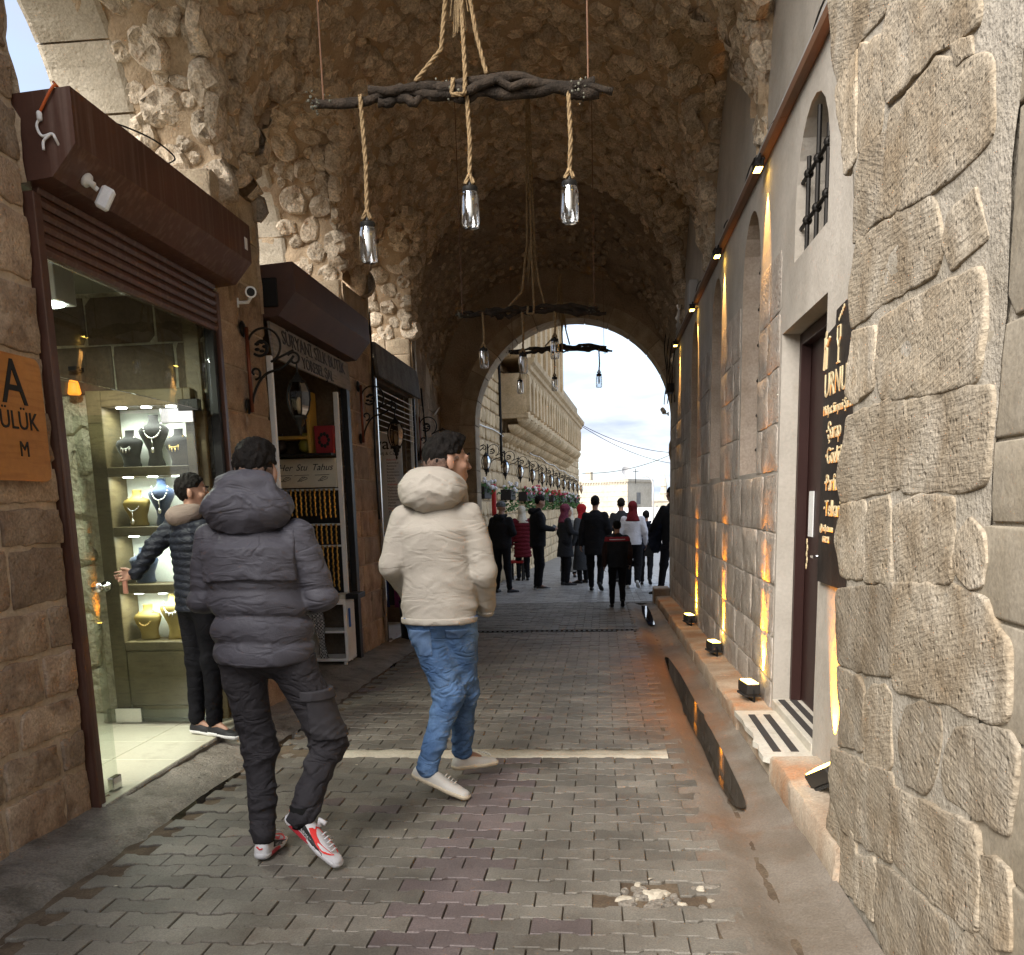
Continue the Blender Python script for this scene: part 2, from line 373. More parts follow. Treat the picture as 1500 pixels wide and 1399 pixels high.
m_brownmet = M('brown_steel', (.075, .030, .018), (.10, .043, .027), rough=.42, scale=3, fine=40, fvar=.08, bump=.05, spec=.5, stripe=((30, 34, .9), 1.0, (.17, .11, .085), .6))
m_darkbox = M('dark_steel_box', (.058, .025, .014), (.078, .035, .021), rough=.55, fvar=.08, bump=.05, spec=.5)
m_white = P('white_plastic', (.75, .75, .73), .45)
m_steel = P('polished_steel', (.6, .6, .6), .18, 1)
m_wood = M('oak_veneer', (.10, .075, .035), (.17, .13, .065), rough=.5, scale=3, fine=60, fvar=.1, bump=.1, stripe=((8, 8, 60), 1.0, (.08, .055, .025), .6))
m_glass = glass('clear_glass', (.97, 1, .975), tint=.95)
m_gold = P('gold', (.83, .58, .2), .28, 1)
m_silver = P('silver', (.75, .73, .7), .25, 1)

# ================================================================ masonry helpers
def resample(poly, n, smooth=1):
    p = np.array(poly, float); q = np.roll(p, -1, 0); d = np.linalg.norm(q - p, axis=1); c = np.concatenate([[0], np.cumsum(d)])
    t = np.linspace(0, c[-1], n, endpoint=False); out = []
    for x in t:
        i = min(np.searchsorted(c, x, 'right') - 1, len(p) - 1); f = (x - c[i]) / max(d[i], 1e-9); out.append(p[i] * (1 - f) + q[i] * f)
    out = np.array(out)
    for _ in range(smooth): out = .25 * np.roll(out, 1, 0) + .5 * out + .25 * np.roll(out, -1, 0)
    a = np.sum(out[:, 0] * np.roll(out[:, 1], -1) - np.roll(out[:, 0], -1) * out[:, 1])
    return out if a > 0 else out[::-1]
PROF = ((1.0, -.6), (.99, .15), (.965, .62), (.90, .88), (.72, 1.0), (.40, 1.0))
def stone_vf(poly, h, seed, n=20, smooth=1, prof=PROF, amp=.25, ns=14., wob=.0, edge=None):
    """a dressed or rough stone: (u, v, w) vertices and faces, counter-clockwise seen from +w"""
    ring = resample(poly, n, smooth); c = ring.mean(0); size = np.sqrt(np.mean(np.sum((ring - c) ** 2, 1)))
    if wob: ring = ring + (vnoise(np.c_[ring * 18 / 1, np.full(n, seed)], seed)[:, None] * wob) * (ring - c) / (np.linalg.norm(ring - c, axis=1)[:, None] + 1e-6)
    V = []
    for s, w in prof:
        if edge is not None:   # prof scale counts metres from the rim
            rr = np.linalg.norm(ring - c, axis=1)[:, None]; f = np.clip(1 - (1 - s) * edge / rr, .15, 1) if s > .5 else s
            V.append(np.c_[c + (ring - c) * f, np.full(n, w * h)])
        else: V.append(np.c_[c + (ring - c) * s, np.full(n, w * h)])
    V.append(np.array([[c[0], c[1], h]])); V = np.concatenate(V)
    k = fbm(np.c_[V[:, :2] * ns, np.full(len(V), seed * 3.7)], 3, seed)
    V[:, 2] += k * amp * h * np.clip(V[:, 2] / h * .7 + .3, 0, 1)
    F = []; R_ = len(prof)
    for r in range(R_ - 1):
        for i in range(n): F.append((r * n + i, r * n + (i + 1) % n, (r + 1) * n + (i + 1) % n, (r + 1) * n + i))
    for i in range(n): F.append(((R_ - 1) * n + i, (R_ - 1) * n + (i + 1) % n, R_ * n))
    return V, F
def to_frame(V, F, O, U, Vv, W):
    O, U, Vv, W = map(np.array, (O, U, Vv, W)); X = O + V[:, :1] * U + V[:, 1:2] * Vv + V[:, 2:3] * W
    if np.dot(np.cross(U, Vv), W) < 0: F = [f[::-1] for f in F]
    return X, F
FR_R = lambda x: ((x, 0, 0), (0, 1, 0), (0, 0, 1), (-1, 0, 0))      # wall facing -x, coordinates (y, z)
FR_L = lambda x: ((x, 0, 0), (0, 1, 0), (0, 0, 1), (1, 0, 0))       # wall facing +x
FR_F = lambda y: ((0, y, 0), (1, 0, 0), (0, 0, 1), (0, -1, 0))      # wall facing the camera (-y), coordinates (x, z)
def courses(a0, a1, b0, b1, hs, ls, seed, gap=.012):
    rn = random.Random(seed); out = []; z = b0
    while z < b1 - .06:
        h = rn.uniform(*hs)
        if b1 - z - h < .12: h = b1 - z
        y = a0 + 0; first = True
        while y < a1 - .04:
            l = rn.uniform(*ls) * (rn.uniform(.5, 1) if first else 1); first = False
            if a1 - y - l < .12: l = a1 - y
            j = lambda: rn.uniform(-.006, .006)
            g = gap / 2
            out.append([(y + g + j(), z + g + j()), (y + l - g + j(), z + g + j()), (y + l - g + j(), z + h - g + j()), (y + g + j(), z + h - g + j())])
            y += l
        z += h
    return out
SEED = [100]
def stones(name, polys, frame, mat, parent, h=.02, n=20, smooth=0, amp=.25, ns=14, prof=None, edge=.06, wob=0, join=False):
    allV = []; allF = []
    for p in polys:
        SEED[0] += 1; rn = random.Random(SEED[0])
        V, F = stone_vf(p, h * rn.uniform(.7, 1.3), SEED[0], n, smooth, prof or ((1, -.8), (.985, .3), (.86, .8), (.55, 1.0), (.35, 1.0)), amp, ns, wob, edge if prof is None else None)
        X, F = to_frame(V, F, *frame)
        if join:
            o = sum(len(v) for v in allV); allV.append(X); allF += [tuple(i + o for i in f) for f in F]
        else: ob(name, mk(X, F, mat, True), parent)
    if join: return tag(ob(name, mk(np.concatenate(allV), allF, mat, True), parent), kind='stuff')
def plate(polys, frame, mat, name, parent, thick=0, kind=None):
    """flat face with holes: polys[0] outline, the others holes"""
    tri = tessellate_polygon([[Vector((p[0], p[1], 0)) for p in q] for q in polys])
    pts = [p for q in polys for p in q]; V = np.array([(p[0], p[1], 0) for p in pts], float)
    O, U, Vv, W = map(np.array, frame); X = O + V[:, :1] * U + V[:, 1:2] * Vv; want = W
    F = []
    for t in tri:
        a, b, c = X[t[0]], X[t[1]], X[t[2]]
        F.append(t if np.dot(np.cross(b - a, c - a), want) > 0 else t[::-1])
    return tag(ob(name, mk(X, F, mat), parent), kind=kind)
SL = -.018
def gz(y): return SL * y

# ================================================================ the ground
gx = [-200, -60, -20, -8, -2.5, -1.2, 0, .84, 1.3, 8, 20, 60, 200]; gy = [-30, -4, 0, 4, 8, 12, 16, 20, 26, 40, 80, 200, 600]
V = [(x, y, gz(y) - .034) for y in gy for x in gx]; nx = len(gx)
F = [(j * nx + i, j * nx + i + 1, (j + 1) * nx + i + 1, (j + 1) * nx + i) for j in range(len(gy) - 1) for i in range(nx - 1)]
ground = tag(ob('ground', mk(V, F, m_joint)), kind='structure')
pave = tag(bpy.data.objects.new('street_paving', None), kind='structure'); COL.objects.link(pave)
PL, PW = .205, .1165
def paver_poly(l, w, g=.004):
    a = .008; hx = l / 2 - g / 2
    pts = [(-hx, w / 2 + a), (-hx + l * .20, w / 2 + a), (-hx + l * .29, w / 2 - a), (hx - l * .29, w / 2 - a), (hx - l * .20, w / 2 + a), (hx, w / 2 + a)]
    pts = [(x, y - .0055) for x, y in pts]
    return [(x, -y) for x, y in pts] + pts[::-1]
def paver_vf(k, seed):
    p = np.array(paver_poly(PL, PW)); rn = np.random.RandomState(seed)
    p = p + rn.uniform(-.0012, .0012, p.shape); n = len(p)
    V = np.concatenate([np.c_[p, np.full(n, -.035)], np.c_[p, np.full(n, -.004)], np.c_[p * np.array([.980, .945]), np.zeros(n)]])
    F = [tuple(2 * n + i for i in range(n))] + [(r * n + i, r * n + (i + 1) % n, (r + 1) * n + (i + 1) % n, (r + 1) * n + i) for r in (0, 1) for i in range(n)]
    return V, F
js = [-1.98, -1.4, -.8, -.2, .44]; jy = list(np.linspace(1.8, 15.4, 35))
V = [(x, y, gz(y) - .012) for y in jy for x in js]
V = [v for v in V]; F = [(j * 5 + i, j * 5 + i + 1, j * 5 + i + 6, j * 5 + i + 5) for j in range(34) for i in range(4) if not (i == 3 and 3.0 < jy[j] < 3.3)]
tag(ob('joint_sand', mk(V, F, m_joint)), kind='structure')
pv = [paver_vf(0, s) for s in range(8)]
pv_me = [mk(V, F, m_paver) for V, F in pv]; pv_mr = [mk(V, F, m_paverr) for V, F in pv]
spots = []
row = 0; y = 1.9; rn = random.Random(3)
HOLE = (.19, 3.22)
while y < 25:
    x0 = (-1.99 if y < 15.3 else -2.25) + (PL / 2 if row % 2 else 0); x1 = .44 if y < 15.3 else .44 + min(3, (y - 15.3) * .9)
    x = x0 + PL / 2
    while x < x1:
        hole = abs(x - HOLE[0]) < .16 and abs(y - HOLE[1]) < .09
        strip = 5.22 < y < 5.42 and x < .36
        if not hole and not strip and not 11.44 < y < 11.6: spots.append((x, y, -.72 < x < -.36 and y < 5.2 and rn.random() < .93 or (rn.random() < .012)))
        x += PL
    y += PW; row += 1
vis = lambda s: (s[1] > 2.75 and -.55 * s[1] - .2 < s[0])
near = sorted(spots, key=lambda s: (0 if vis(s) else 1, s[1]))
big = near[:300]; rest = near[300:]
for i, (x, y, red) in enumerate(big):
    mt = Matrix.Translation((x, y, gz(y) + rn.uniform(-.0035, .0035))) @ Matrix.Rotation(rn.uniform(-.012, .012), 4, 'Z') @ Matrix.Rotation(rn.uniform(-.014, .014), 4, 'X') @ Matrix.Rotation(rn.uniform(-.01, .01), 4, 'Y')
    if rn.random() < .5: mt = mt @ Matrix.Rotation(PI, 4, 'Z')
    ob('paver', (pv_mr if red else pv_me)[i % 8], pave, mt)
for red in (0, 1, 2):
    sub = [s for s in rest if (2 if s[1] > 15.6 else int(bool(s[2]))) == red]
    VV = []; FF = []; o = 0
    for i, (x, y, _) in enumerate(sub):
        Vp, Fp = pv[i % 8]; tx, ty = rn.uniform(-.014, .014), rn.uniform(-.012, .012)
        Vq = Vp.copy(); Vq[:, 2] += Vp[:, 0] * ty + Vp[:, 1] * (tx + SL) + rn.uniform(-.003, .003)
        VV.append(Vq + np.array([x, y, gz(y)])); FF += [tuple(k + o for k in f) for f in Fp]; o += len(Vp)
    if VV: tag(ob(('pavers', 'red_pavers', 'sky_bright_pavers')[red], mk(np.concatenate(VV), FF, (m_paver, m_paverr, m_skyp)[red]), pave), kind='stuff')
# far street beyond the small blocks
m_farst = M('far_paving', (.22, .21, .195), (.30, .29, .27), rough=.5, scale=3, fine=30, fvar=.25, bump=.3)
ys = [24.9, 30, 45, 80, 160]
V = [(x, y, gz(y) - .004) for y in ys for x in (-3, 30)]
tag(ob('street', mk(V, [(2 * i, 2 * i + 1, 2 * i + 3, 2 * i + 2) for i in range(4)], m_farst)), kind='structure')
ys = list(np.linspace(15.3, 25, 8))
V = []
for y in ys: V += [(.44 + min(3, (y - 15.3) * .9), y, gz(y) - .006), (12, y, gz(y) - .006)]
tag(ob('pavement', mk(V, [(2 * i, 2 * i + 1, 2 * i + 3, 2 * i + 2) for i in range(7)], m_conc)), kind='structure')

def sheet(name, xa, xb, y0, y1, mat, prof, ny=60, na=.006, seed=1, parent=None, kind='structure', wobx=.0):
    """a strip along the passage; prof = list of (fraction across, height above the street)"""
    V = []; nxp = len(prof)
    for j in range(ny + 1):
        y = y0 + (y1 - y0) * j / ny
        w0 = fbm([[y * 3, 0, seed]], 2, seed)[0] * wobx
        for k, (f, h) in enumerate(prof):
            x = xa + (xb - xa) * f + (w0 if 0 < k < nxp - 1 or True else 0) * (1 if k in (0,) else 0)
            V.append((x, y, gz(y) + h + fbm([[x * 9, y * 9, seed]], 3, seed)[0] * na))
    F = [(j * nxp + i, j * nxp + i + 1, (j + 1) * nxp + i + 1, (j + 1) * nxp + i) for j in range(ny) for i in range(nxp - 1)]
    return tag(ob(name, mk(V, F, mat, True), parent), kind=kind)
fr = [i / 24 for i in range(25)]
sheet('gutter', .37, .835, 1.6, 15.3, m_gutter, [(f, -.01 + .014 * min(1, f * 6) - .038 * math.exp(-((f - .52) / .2) ** 2) + (.02 if f > .95 else 0)) for f in fr], 420, .0022, 4, wobx=.03)
sheet('left_gutter', -1.84, -2.47, 1.0, 15.3, m_conc, [(f, -.012 - .03 * math.exp(-((f - .30) / .12) ** 2) + .05 * max(0, f - .3)) for f in fr], 420, .007, 9, wobx=.05)
# water lying in the gutters
m_water = bpy.data.materials.new('puddle_water'); m_water.use_nodes = True
_b = m_water.node_tree.nodes['Principled BSDF']; _b.inputs['Base Color'].default_value = (.018, .014, .01, 1); _b.inputs['Roughness'].default_value = .04; _b.inputs['Specular IOR Level'].default_value = .6
def puddle(pts, z, name='puddle'):
    c = np.mean(pts, 0); r = resample(pts, 220, 6); r = r + (fbm(np.c_[r * 7, np.full(220, 2.)], 3, 5)[:, None] * .016) * (r - c) / (np.linalg.norm(r - c, axis=1)[:, None])
    V = [(x, y, gz(y) + z) for x, y in r]
    tri = tessellate_polygon([[Vector(v) for v in V]])
    return tag(ob(name, mk(V, [t for t in tri], m_water)), kind='structure')
puddle([(.595, 9.3), (.63, 9.25), (.665, 8.2), (.672, 7.0), (.68, 6.0), (.682, 5.2), (.675, 4.5), (.655, 4.25), (.60, 4.3), (.575, 4.9), (.578, 5.6), (.56, 6.3), (.572, 7.2), (.575, 8.3)], -.007)
puddle([(.58, 12.2), (.66, 12.1), (.69, 13.5), (.685, 14.8), (.60, 14.9), (.56, 13.5)], -.007)
puddle([(-2.0, 4.1), (-2.06, 4.15), (-2.07, 4.6), (-2.06, 5.0), (-2.03, 5.0), (-2.01, 4.5)], -.030)
puddle([(-1.99, 5.3), (-2.07, 5.4), (-2.08, 6.1), (-2.02, 6.2)], -.030)
puddle([(-1.97, 8.2), (-2.05, 8.3), (-2.06, 9.2), (-1.99, 9.1)], -.030)
# pale screed band across the street
rn = np.random.RandomState(4); xs = np.linspace(-1.72, .36, 50)
lo_ = 5.215 + fbm(np.c_[xs * 4, xs * 0, xs * 0], 3, 3) * .02; hi_ = 5.415 + fbm(np.c_[xs * 4, xs * 0 + 5, xs * 0], 3, 4) * .02
V = []
for x, a, b in zip(xs, lo_, hi_):
    for f in (0, .06, .3, .6, .94, 1): y = a + (b - a) * f; V.append((x, y, gz(y) + (.006 if 0 < f < 1 else -.02) + .003 * math.sin(x * 31 + f * 9)))
F = [(i * 6 + k, i * 6 + 6 + k, i * 6 + 7 + k, i * 6 + 1 + k) for i in range(49) for k in range(5)]
tag(ob('screed_band', mk(V, F, m_strip, True)), kind='structure')
# drain channel with its grate bars
dr = MB()
for i in range(40):
    x = -1.95 + i * .061; dr.box((x, 11.46, gz(11.5) - .012), (x + .03, 11.58, gz(11.5) - .002))
dr.box((-1.97, 11.44, gz(11.5) - .03), (.44, 11.455, gz(11.5) + .001)); dr.box((-1.97, 11.585, gz(11.5) - .03), (.44, 11.6, gz(11.5) + .001))
tag(dr.ob('drain_grate', m_iron), kind='structure')
# scraps of litter along the left gutter
rn = random.Random(21); q = MB()
for k in range(70):
    y = rn.uniform(3.2, 13); x = rn.choice((rn.gauss(-2.03, .06), rn.gauss(-2.0, .14), rn.uniform(-1.9, .4))); s_ = rn.uniform(.004, .014); a_ = rn.uniform(0, 6.3); z = gz(y) + (.004 if x > -1.85 else -.004)
    u, v = (math.cos(a_) * s_, math.sin(a_) * s_), (-math.sin(a_) * s_ * .6, math.cos(a_) * s_ * .6)
    q.add([(x - u[0], y - u[1], z), (x + v[0], y + v[1], z + s_ * .3), (x + u[0], y + u[1], z + .001), (x - v[0], y - v[1], z + s_ * .2)], [(0, 3, 2, 1)])
tag(q.ob('litter', m_strip, ground), kind='stuff')
# broken patch in the paving
rn = random.Random(11)
patch = tag(bpy.data.objects.new('broken_patch', None), kind='structure'); COL.objects.link(patch)
for i in range(26):
    x, y = HOLE[0] + rn.uniform(-.19, .19), HOLE[1] + rn.uniform(-.1, .1); r = rn.uniform(.012, .05)
    pol = [(x + r * math.cos(a) * rn.uniform(.7, 1.2), y + r * .8 * math.sin(a) * rn.uniform(.7, 1.2)) for a in np.linspace(0, 2 * PI, 7, endpoint=False)]
    V, F = stone_vf(pol, rn.uniform(.008, .02), i + 900, 9, 0, ((1, -.8), (.93, .5), (.7, 1)), .4, 30)
    V[:, 2] += gz(y) - .012
    ob('rubble_piece', mk(V, F, m_strip if i % 3 == 0 else m_conc, False), patch)

# ================================================================ right: rough pier and smooth ashlar beside it
PIER = [[(3.977,3.117),(3.148,2.733),(3.26,2.741),(3.519,2.786),(3.774,2.755),(3.878,2.895)],
[(3.497,2.752),(3.249,2.669),(3.188,2.563),(3.238,2.425),(3.41,2.421),(3.483,2.454),(3.49,2.604)],
[(3.814,2.753),(3.55,2.758),(3.506,2.445),(3.643,2.429),(3.732,2.617)],
[(3.119,2.72),(2.469,2.418),(2.468,2.362),(2.723,2.419),(2.947,2.439),(3.13,2.46),(3.19,2.571),(3.181,2.691)],
[(3.094,2.411),(2.717,2.386),(2.535,2.312),(2.386,2.256),(2.351,2.095),(2.497,2.087),(2.688,2.091),(3.121,2.153),(3.107,2.32)],
[(2.621,2.391),(2.474,2.348),(2.466,2.306),(2.555,2.324)],
[(3.442,2.416),(3.15,2.379),(3.165,2.157),(3.351,2.164),(3.49,2.17),(3.486,2.322)],
[(3.415,2.143),(3.13,2.121),(2.726,2.07),(2.643,1.944),(2.674,1.886),(3.009,1.897),(3.445,1.893),(3.503,2.026)],
[(2.573,1.995),(2.399,2.004),(2.314,1.879),(2.532,1.867),(2.591,1.931)],
[(3.454,1.865),(3.181,1.834),(3.155,1.758),(3.194,1.662),(3.401,1.638),(3.507,1.681),(3.474,1.789)],
[(3.089,1.84),(2.853,1.843),(2.562,1.832),(2.368,1.815),(2.328,1.706),(2.352,1.588),(2.503,1.589),(2.792,1.603),(3.053,1.621),(3.108,1.716)],
[(3.458,1.587),(2.973,1.595),(2.841,1.572),(2.845,1.456),(2.886,1.356),(3.227,1.33),(3.501,1.315),(3.568,1.401)],
[(2.808,1.573),(2.499,1.566),(2.252,1.55),(2.245,1.466),(2.261,1.356),(2.395,1.342),(2.803,1.344),(2.831,1.442)],
[(3.514,1.29),(3.223,1.307),(3.184,1.245),(3.201,1.08),(3.275,1.058),(3.478,1.06),(3.568,1.168)],
[(3.135,1.3),(2.952,1.314),(2.9,1.223),(2.901,1.081),(3.168,1.059),(3.162,1.2)],
[(2.874,1.287),(2.682,1.32),(2.43,1.308),(2.417,1.226),(2.425,1.125),(2.566,1.098),(2.817,1.084),(2.859,1.197)],
[(2.376,1.228),(2.312,1.266),(2.234,1.238),(2.203,1.18),(2.222,1.13),(2.279,1.117),(2.361,1.142),(2.393,1.186)],
[(3.502,0.989),(2.885,1.061),(2.886,0.982),(2.86,0.898),(2.871,0.813),(3.08,0.779),(3.26,0.76),(3.447,0.75),(3.502,0.866)],
[(2.826,1.066),(2.421,1.095),(2.201,1.083),(2.152,1.03),(2.084,1.018),(2.073,0.92),(2.076,0.861),(2.133,0.84),(2.279,0.833),(2.411,0.823),(2.618,0.801),(2.746,0.782),(2.809,0.806)],
[(3.459,0.713),(3.192,0.727),(3.125,0.691),(3.126,0.51),(3.418,0.452),(3.418,0.569)],
[(3.108,0.678),(3.015,0.729),(2.912,0.757),(2.846,0.74),(2.804,0.558),(2.872,0.508),(3.077,0.491),(3.124,0.593)],
[(2.703,0.728),(2.573,0.78),(2.44,0.786),(2.415,0.741),(2.435,0.646),(2.463,0.593),(2.516,0.557),(2.66,0.534),(2.717,0.61)],
[(2.364,0.704),(2.3,0.769),(2.183,0.803),(2.038,0.827),(1.997,0.801),(1.99,0.729),(2.004,0.626),(2.094,0.614),(2.209,0.604),(2.338,0.599),(2.372,0.645)],
[(3.504,0.402),(3.088,0.463),(2.809,0.511),(2.792,0.411),(2.78,0.263),(3.048,0.218),(3.266,0.174),(3.478,0.241)],
[(2.755,0.483),(2.569,0.506),(2.329,0.546),(2.188,0.57),(2.158,0.527),(2.131,0.367),(2.178,0.333),(2.324,0.311),(2.532,0.289),(2.71,0.283),(2.74,0.391)],
[(2.119,0.513),(2.055,0.544),(1.977,0.542),(1.944,0.387),(1.998,0.366),(2.078,0.356),(2.108,0.407)],
[(3.494,0.217),(3.167,0.183),(3.105,-0.002),(3.372,-0.069),(3.526,-0.085),(3.55,0.063)],
[(3.128,0.137),(2.928,0.198),(2.896,0.17),(2.898,0.014),(3.103,-0.018)],
[(2.886,0.19),(2.75,0.229),(2.486,0.26),(2.318,0.274),(2.288,0.198),(2.677,-0.06),(2.859,0.025)],
[(2.245,0.251),(2.147,0.329),(2.021,0.343),(1.987,0.303),(2.132,0.153),(2.261,0.146)]]
pier = thing('rough_stone_pier', 'rough pale stone pier with chisel marked blocks on the right, nearest the viewer', 'stone wall', (.85, 2.6, 0))
mo = []
ys = np.linspace(2.2, 3.44, 54); zs_ = np.linspace(-.2, 5.6, 200)
YY, ZZ = np.meshgrid(ys, zs_); PP = np.c_[YY.ravel(), ZZ.ravel(), np.zeros(YY.size)]
XX = .8475 - fbm(PP * 7, 4, 21) * .0035
edge_r = np.where(PP[:, 0] > 3.42, .03, 0)
PP[:, 0] += np.clip((PP[:, 1] - 2.15) / .8, 0, 1) * .5 * np.clip((PP[:, 0] - 2.9) / .54, 0, 1)   # the upper part reaches further back
V = np.c_[XX + edge_r * 1.0, PP[:, 0] + fbm(PP * 5, 3, 8) * .012, PP[:, 1]]
n0 = len(ys); F = np.array([(j * n0 + i, (j + 1) * n0 + i, (j + 1) * n0 + i + 1, j * n0 + i + 1) for j in range(len(zs_) - 1) for i in range(n0 - 1)])
ob('mortar_face', mk(V, F, m_pierm, True), pier)
B('core', (.875, .4, -.3), (1.6, 3.43, 2.2), m_pierm, pier)
B('upper_core', (.875, .4, 2.2), (1.6, 3.6, 5.6), m_pierm, pier)
for k, p in enumerate(PIER):
    p = [(max(a, 1.9), b) for a, b in p]
    big_ = np.ptp(np.array(p), 0).max()
    stones('stone', [p], FR_R(.8455), m_pier, pier, h=.0045, n=72, smooth=1, amp=1.1, ns=11, wob=.006,
           prof=((1.125, -2.6), (1.12, .2), (1.105, .85), (1.06, 1.0), (.88, 1.0), (.7, 1.0), (.52, 1.0), (.34, 1.0), (.16, 1.0)))
for p in courses(2.42, 3.42, 3.15, 5.5, (.26, .4), (.3, .5), 5, .03): stones('stone', [p], FR_R(.8455), m_pier, pier, h=.02, n=24, smooth=1, amp=.5, ns=9)
ash = thing('smooth_ashlar_wall', 'smooth weathered ashlar wall at the right edge of the photo', 'stone wall', (.86, 1.5, 0))
B('core', (.860, -1.5, -.3), (1.5, 2.44, 5.6), m_pierm, ash)
zs_ = [-.1, .25, .52, .815, 1.055, 1.262, 1.44, 1.683, 2.1, 2.33, 2.62, 3.0, 3.4, 3.8, 4.3, 4.8, 5.4]
rn = random.Random(8)
for i in range(len(zs_) - 1):
    e = 2.33 - .14 * (i % 2) + rn.uniform(-.03, .03); y = e; a = zs_[i] + .004; b = zs_[i + 1] - .004
    while y > -1:
        l = rn.uniform(.45, .7); stones('block', [[(y - l + .005, a), (y - .004, a), (y - .004, b), (y - l + .005, b)]], FR_R(.856), m_smooth, ash, h=.006, n=24, smooth=0, amp=.3, ns=6, edge=.02); y -= l

# ================================================================ right: the passage wall with door, windows and ledge
RX = 1.05
rw = thing('passage_wall', 'long pale plastered wall with arched barred windows along the right side of the passage', 'wall', (RX, 9, 0))
def arch_poly(y0, y1, z0, z1, n=12):
    r = (y1 - y0) / 2; rz = min(r * 1.15, (z1 - z0) * .6); c = (y0 + y1) / 2
    return [(y0, z0), (y1, z0)] + [(c + r * math.cos(a), z1 - rz + rz * math.sin(a)) for a in np.linspace(0, PI, n)]
WIN = [(4.84, 5.62, 2.58, 3.26), (6.78, 7.58, 1.50, 3.27), (8.85, 9.6, 1.52, 3.28), (10.95, 11.68, 1.5, 3.28)]
DOOR = (4.78, 5.92, .02, 2.26)
holes = [arch_poly(*w) for w in WIN] + [[(DOOR[0], DOOR[2]), (DOOR[1], DOOR[2]), (DOOR[1], DOOR[3]), (DOOR[0], DOOR[3])]]
plate([[(3.3, -.4), (15.2, -.4), (15.2, 5.4), (3.3, 5.4)]] + holes, FR_R(RX), m_plaster, 'plaster_face', rw)
B('wall_end', (1.06, 15.19, -.5), (3.5, 15.3, 5.4), m_rwall, rw)
def reveal(poly, depth, mat, name, parent):
    n = len(poly); V = [(RX, a, b) for a, b in poly] + [(RX + depth, a, b) for a, b in poly]
    F = [(i, n + i, n + (i + 1) % n, (i + 1) % n) for i in range(n)]
    # faces look into the opening
    return ob(name, mk(V, F, mat), parent)
for p in courses(5.96, 15.1, -.28, 1.47, (.22, .33), (.35, .62), 31, .008): stones('stone', [p], FR_R(RX), m_rwall, rw, h=.007, n=28, smooth=0, amp=.9, ns=12, edge=.015)
for a0, a1 in ((5.98, 6.74), (7.64, 8.78), (9.68, 10.88), (11.76, 15.1)):
    for p in courses(a0, a1, 1.48, 2.75, (.26, .36), (.35, .6), int(a0 * 10), .008): stones('stone', [p], FR_R(RX), m_rwall, rw, h=.006, n=20, smooth=0, amp=.9, ns=12, edge=.015)
m_curtain = M('dim_curtain', (.16, .155, .15), (.24, .235, .225), rough=.9, scale=2, fine=30, fvar=.1, bump=.2, stripe=((1, 14, 1), 1.2, (.09, .088, .085), .6))
m_reveal = M('window_reveal', (.34, .27, .21), (.46, .38, .31), rough=.9, scale=4, fine=60, fvar=.15, bump=.5)
wl = ['barred arched window high above the door, with grey curtain inside', 'tall arched barred window, first one past the door', 'tall arched barred window, second one past the door', 'tall arched barred window, farthest from the viewer on the right wall']
for i, w in enumerate(WIN):
    t = thing('arched_window', wl[i], 'window', (RX, (w[0] + w[1]) / 2, w[2]), group='arched windows in the right wall')
    pl = arch_poly(*w); reveal(pl, .34, m_plaster if i == 0 else m_reveal, 'reveal', t)
    gl = plate([pl], FR_R(RX + .335), m_curtain, 'curtain', t)
    fr_ = MB()
    for y in (w[0] + .03, (w[0] + w[1]) / 2, w[1] - .03): fr_.box((RX + .29, y - .02, w[2]), (RX + .33, y + .02, w[3] - .12))
    fr_.ob('window_frame', m_brownmet, t)
    h = w[3] - w[2]; nb = 3; BD = .03 if i == 0 else .12
    for k in range(nb):
        y = w[0] + (w[1] - w[0]) * (k + .75) / (nb + .5)
        top = w[3] - .04 - (.0 if k == 1 else .16)
        MB().tube([(RX + BD, y, w[2] + .005), (RX + BD, y, top)], .012, 8).ob('bar', m_iron, t)
    nh = 2 if i == 0 else 6
    for k in range(nh):
        z = w[2] + h * (k + .75) / (nh + 1); b = MB().tube([(RX + BD, w[0] + .005, z), (RX + BD, w[1] - .005, z)], .011, 8)
        for kk in range(nb): b.ball((RX + BD, w[0] + (w[1] - w[0]) * (kk + .75) / (nb + .5), z), .026)
        b.ob('cross_bar', m_iron, t)
# door
m_doorred = P('dark_red_door', (.030, .012, .010), .45, 0)
dt = thing('door', 'dark brown door set deep in the plastered right wall', 'door', (1.36, 5.4, .1))
dpl = [(DOOR[0], DOOR[2]), (DOOR[1], DOOR[2]), (DOOR[1], DOOR[3]), (DOOR[0], DOOR[3])]
reveal(dpl, .20, m_plaster, 'door_reveal', rw)
B('door_leaf', (1.21, 4.80, .1), (1.25, 5.9, 2.26), m_doorred, dt)
B('jamb', (1.15, 5.86, .09), (1.21, 5.917, 2.255), m_doorred, dt); B('jamb', (1.15, 4.785, .09), (1.21, 4.84, 2.255), m_doorred, dt)
B('head', (1.15, 4.84, 2.19), (1.21, 5.86, 2.255), m_doorred, dt)
B('notice_card', (1.202, 5.66, 1.10), (1.208, 5.78, 1.36), m_white, dt, .001)
MB().tube([(1.205, 5.5, 1.0), (1.17, 5.5, 1.0), (1.17, 5.43, 1.0)], .01, 8).ob('handle', m_steel, dt)
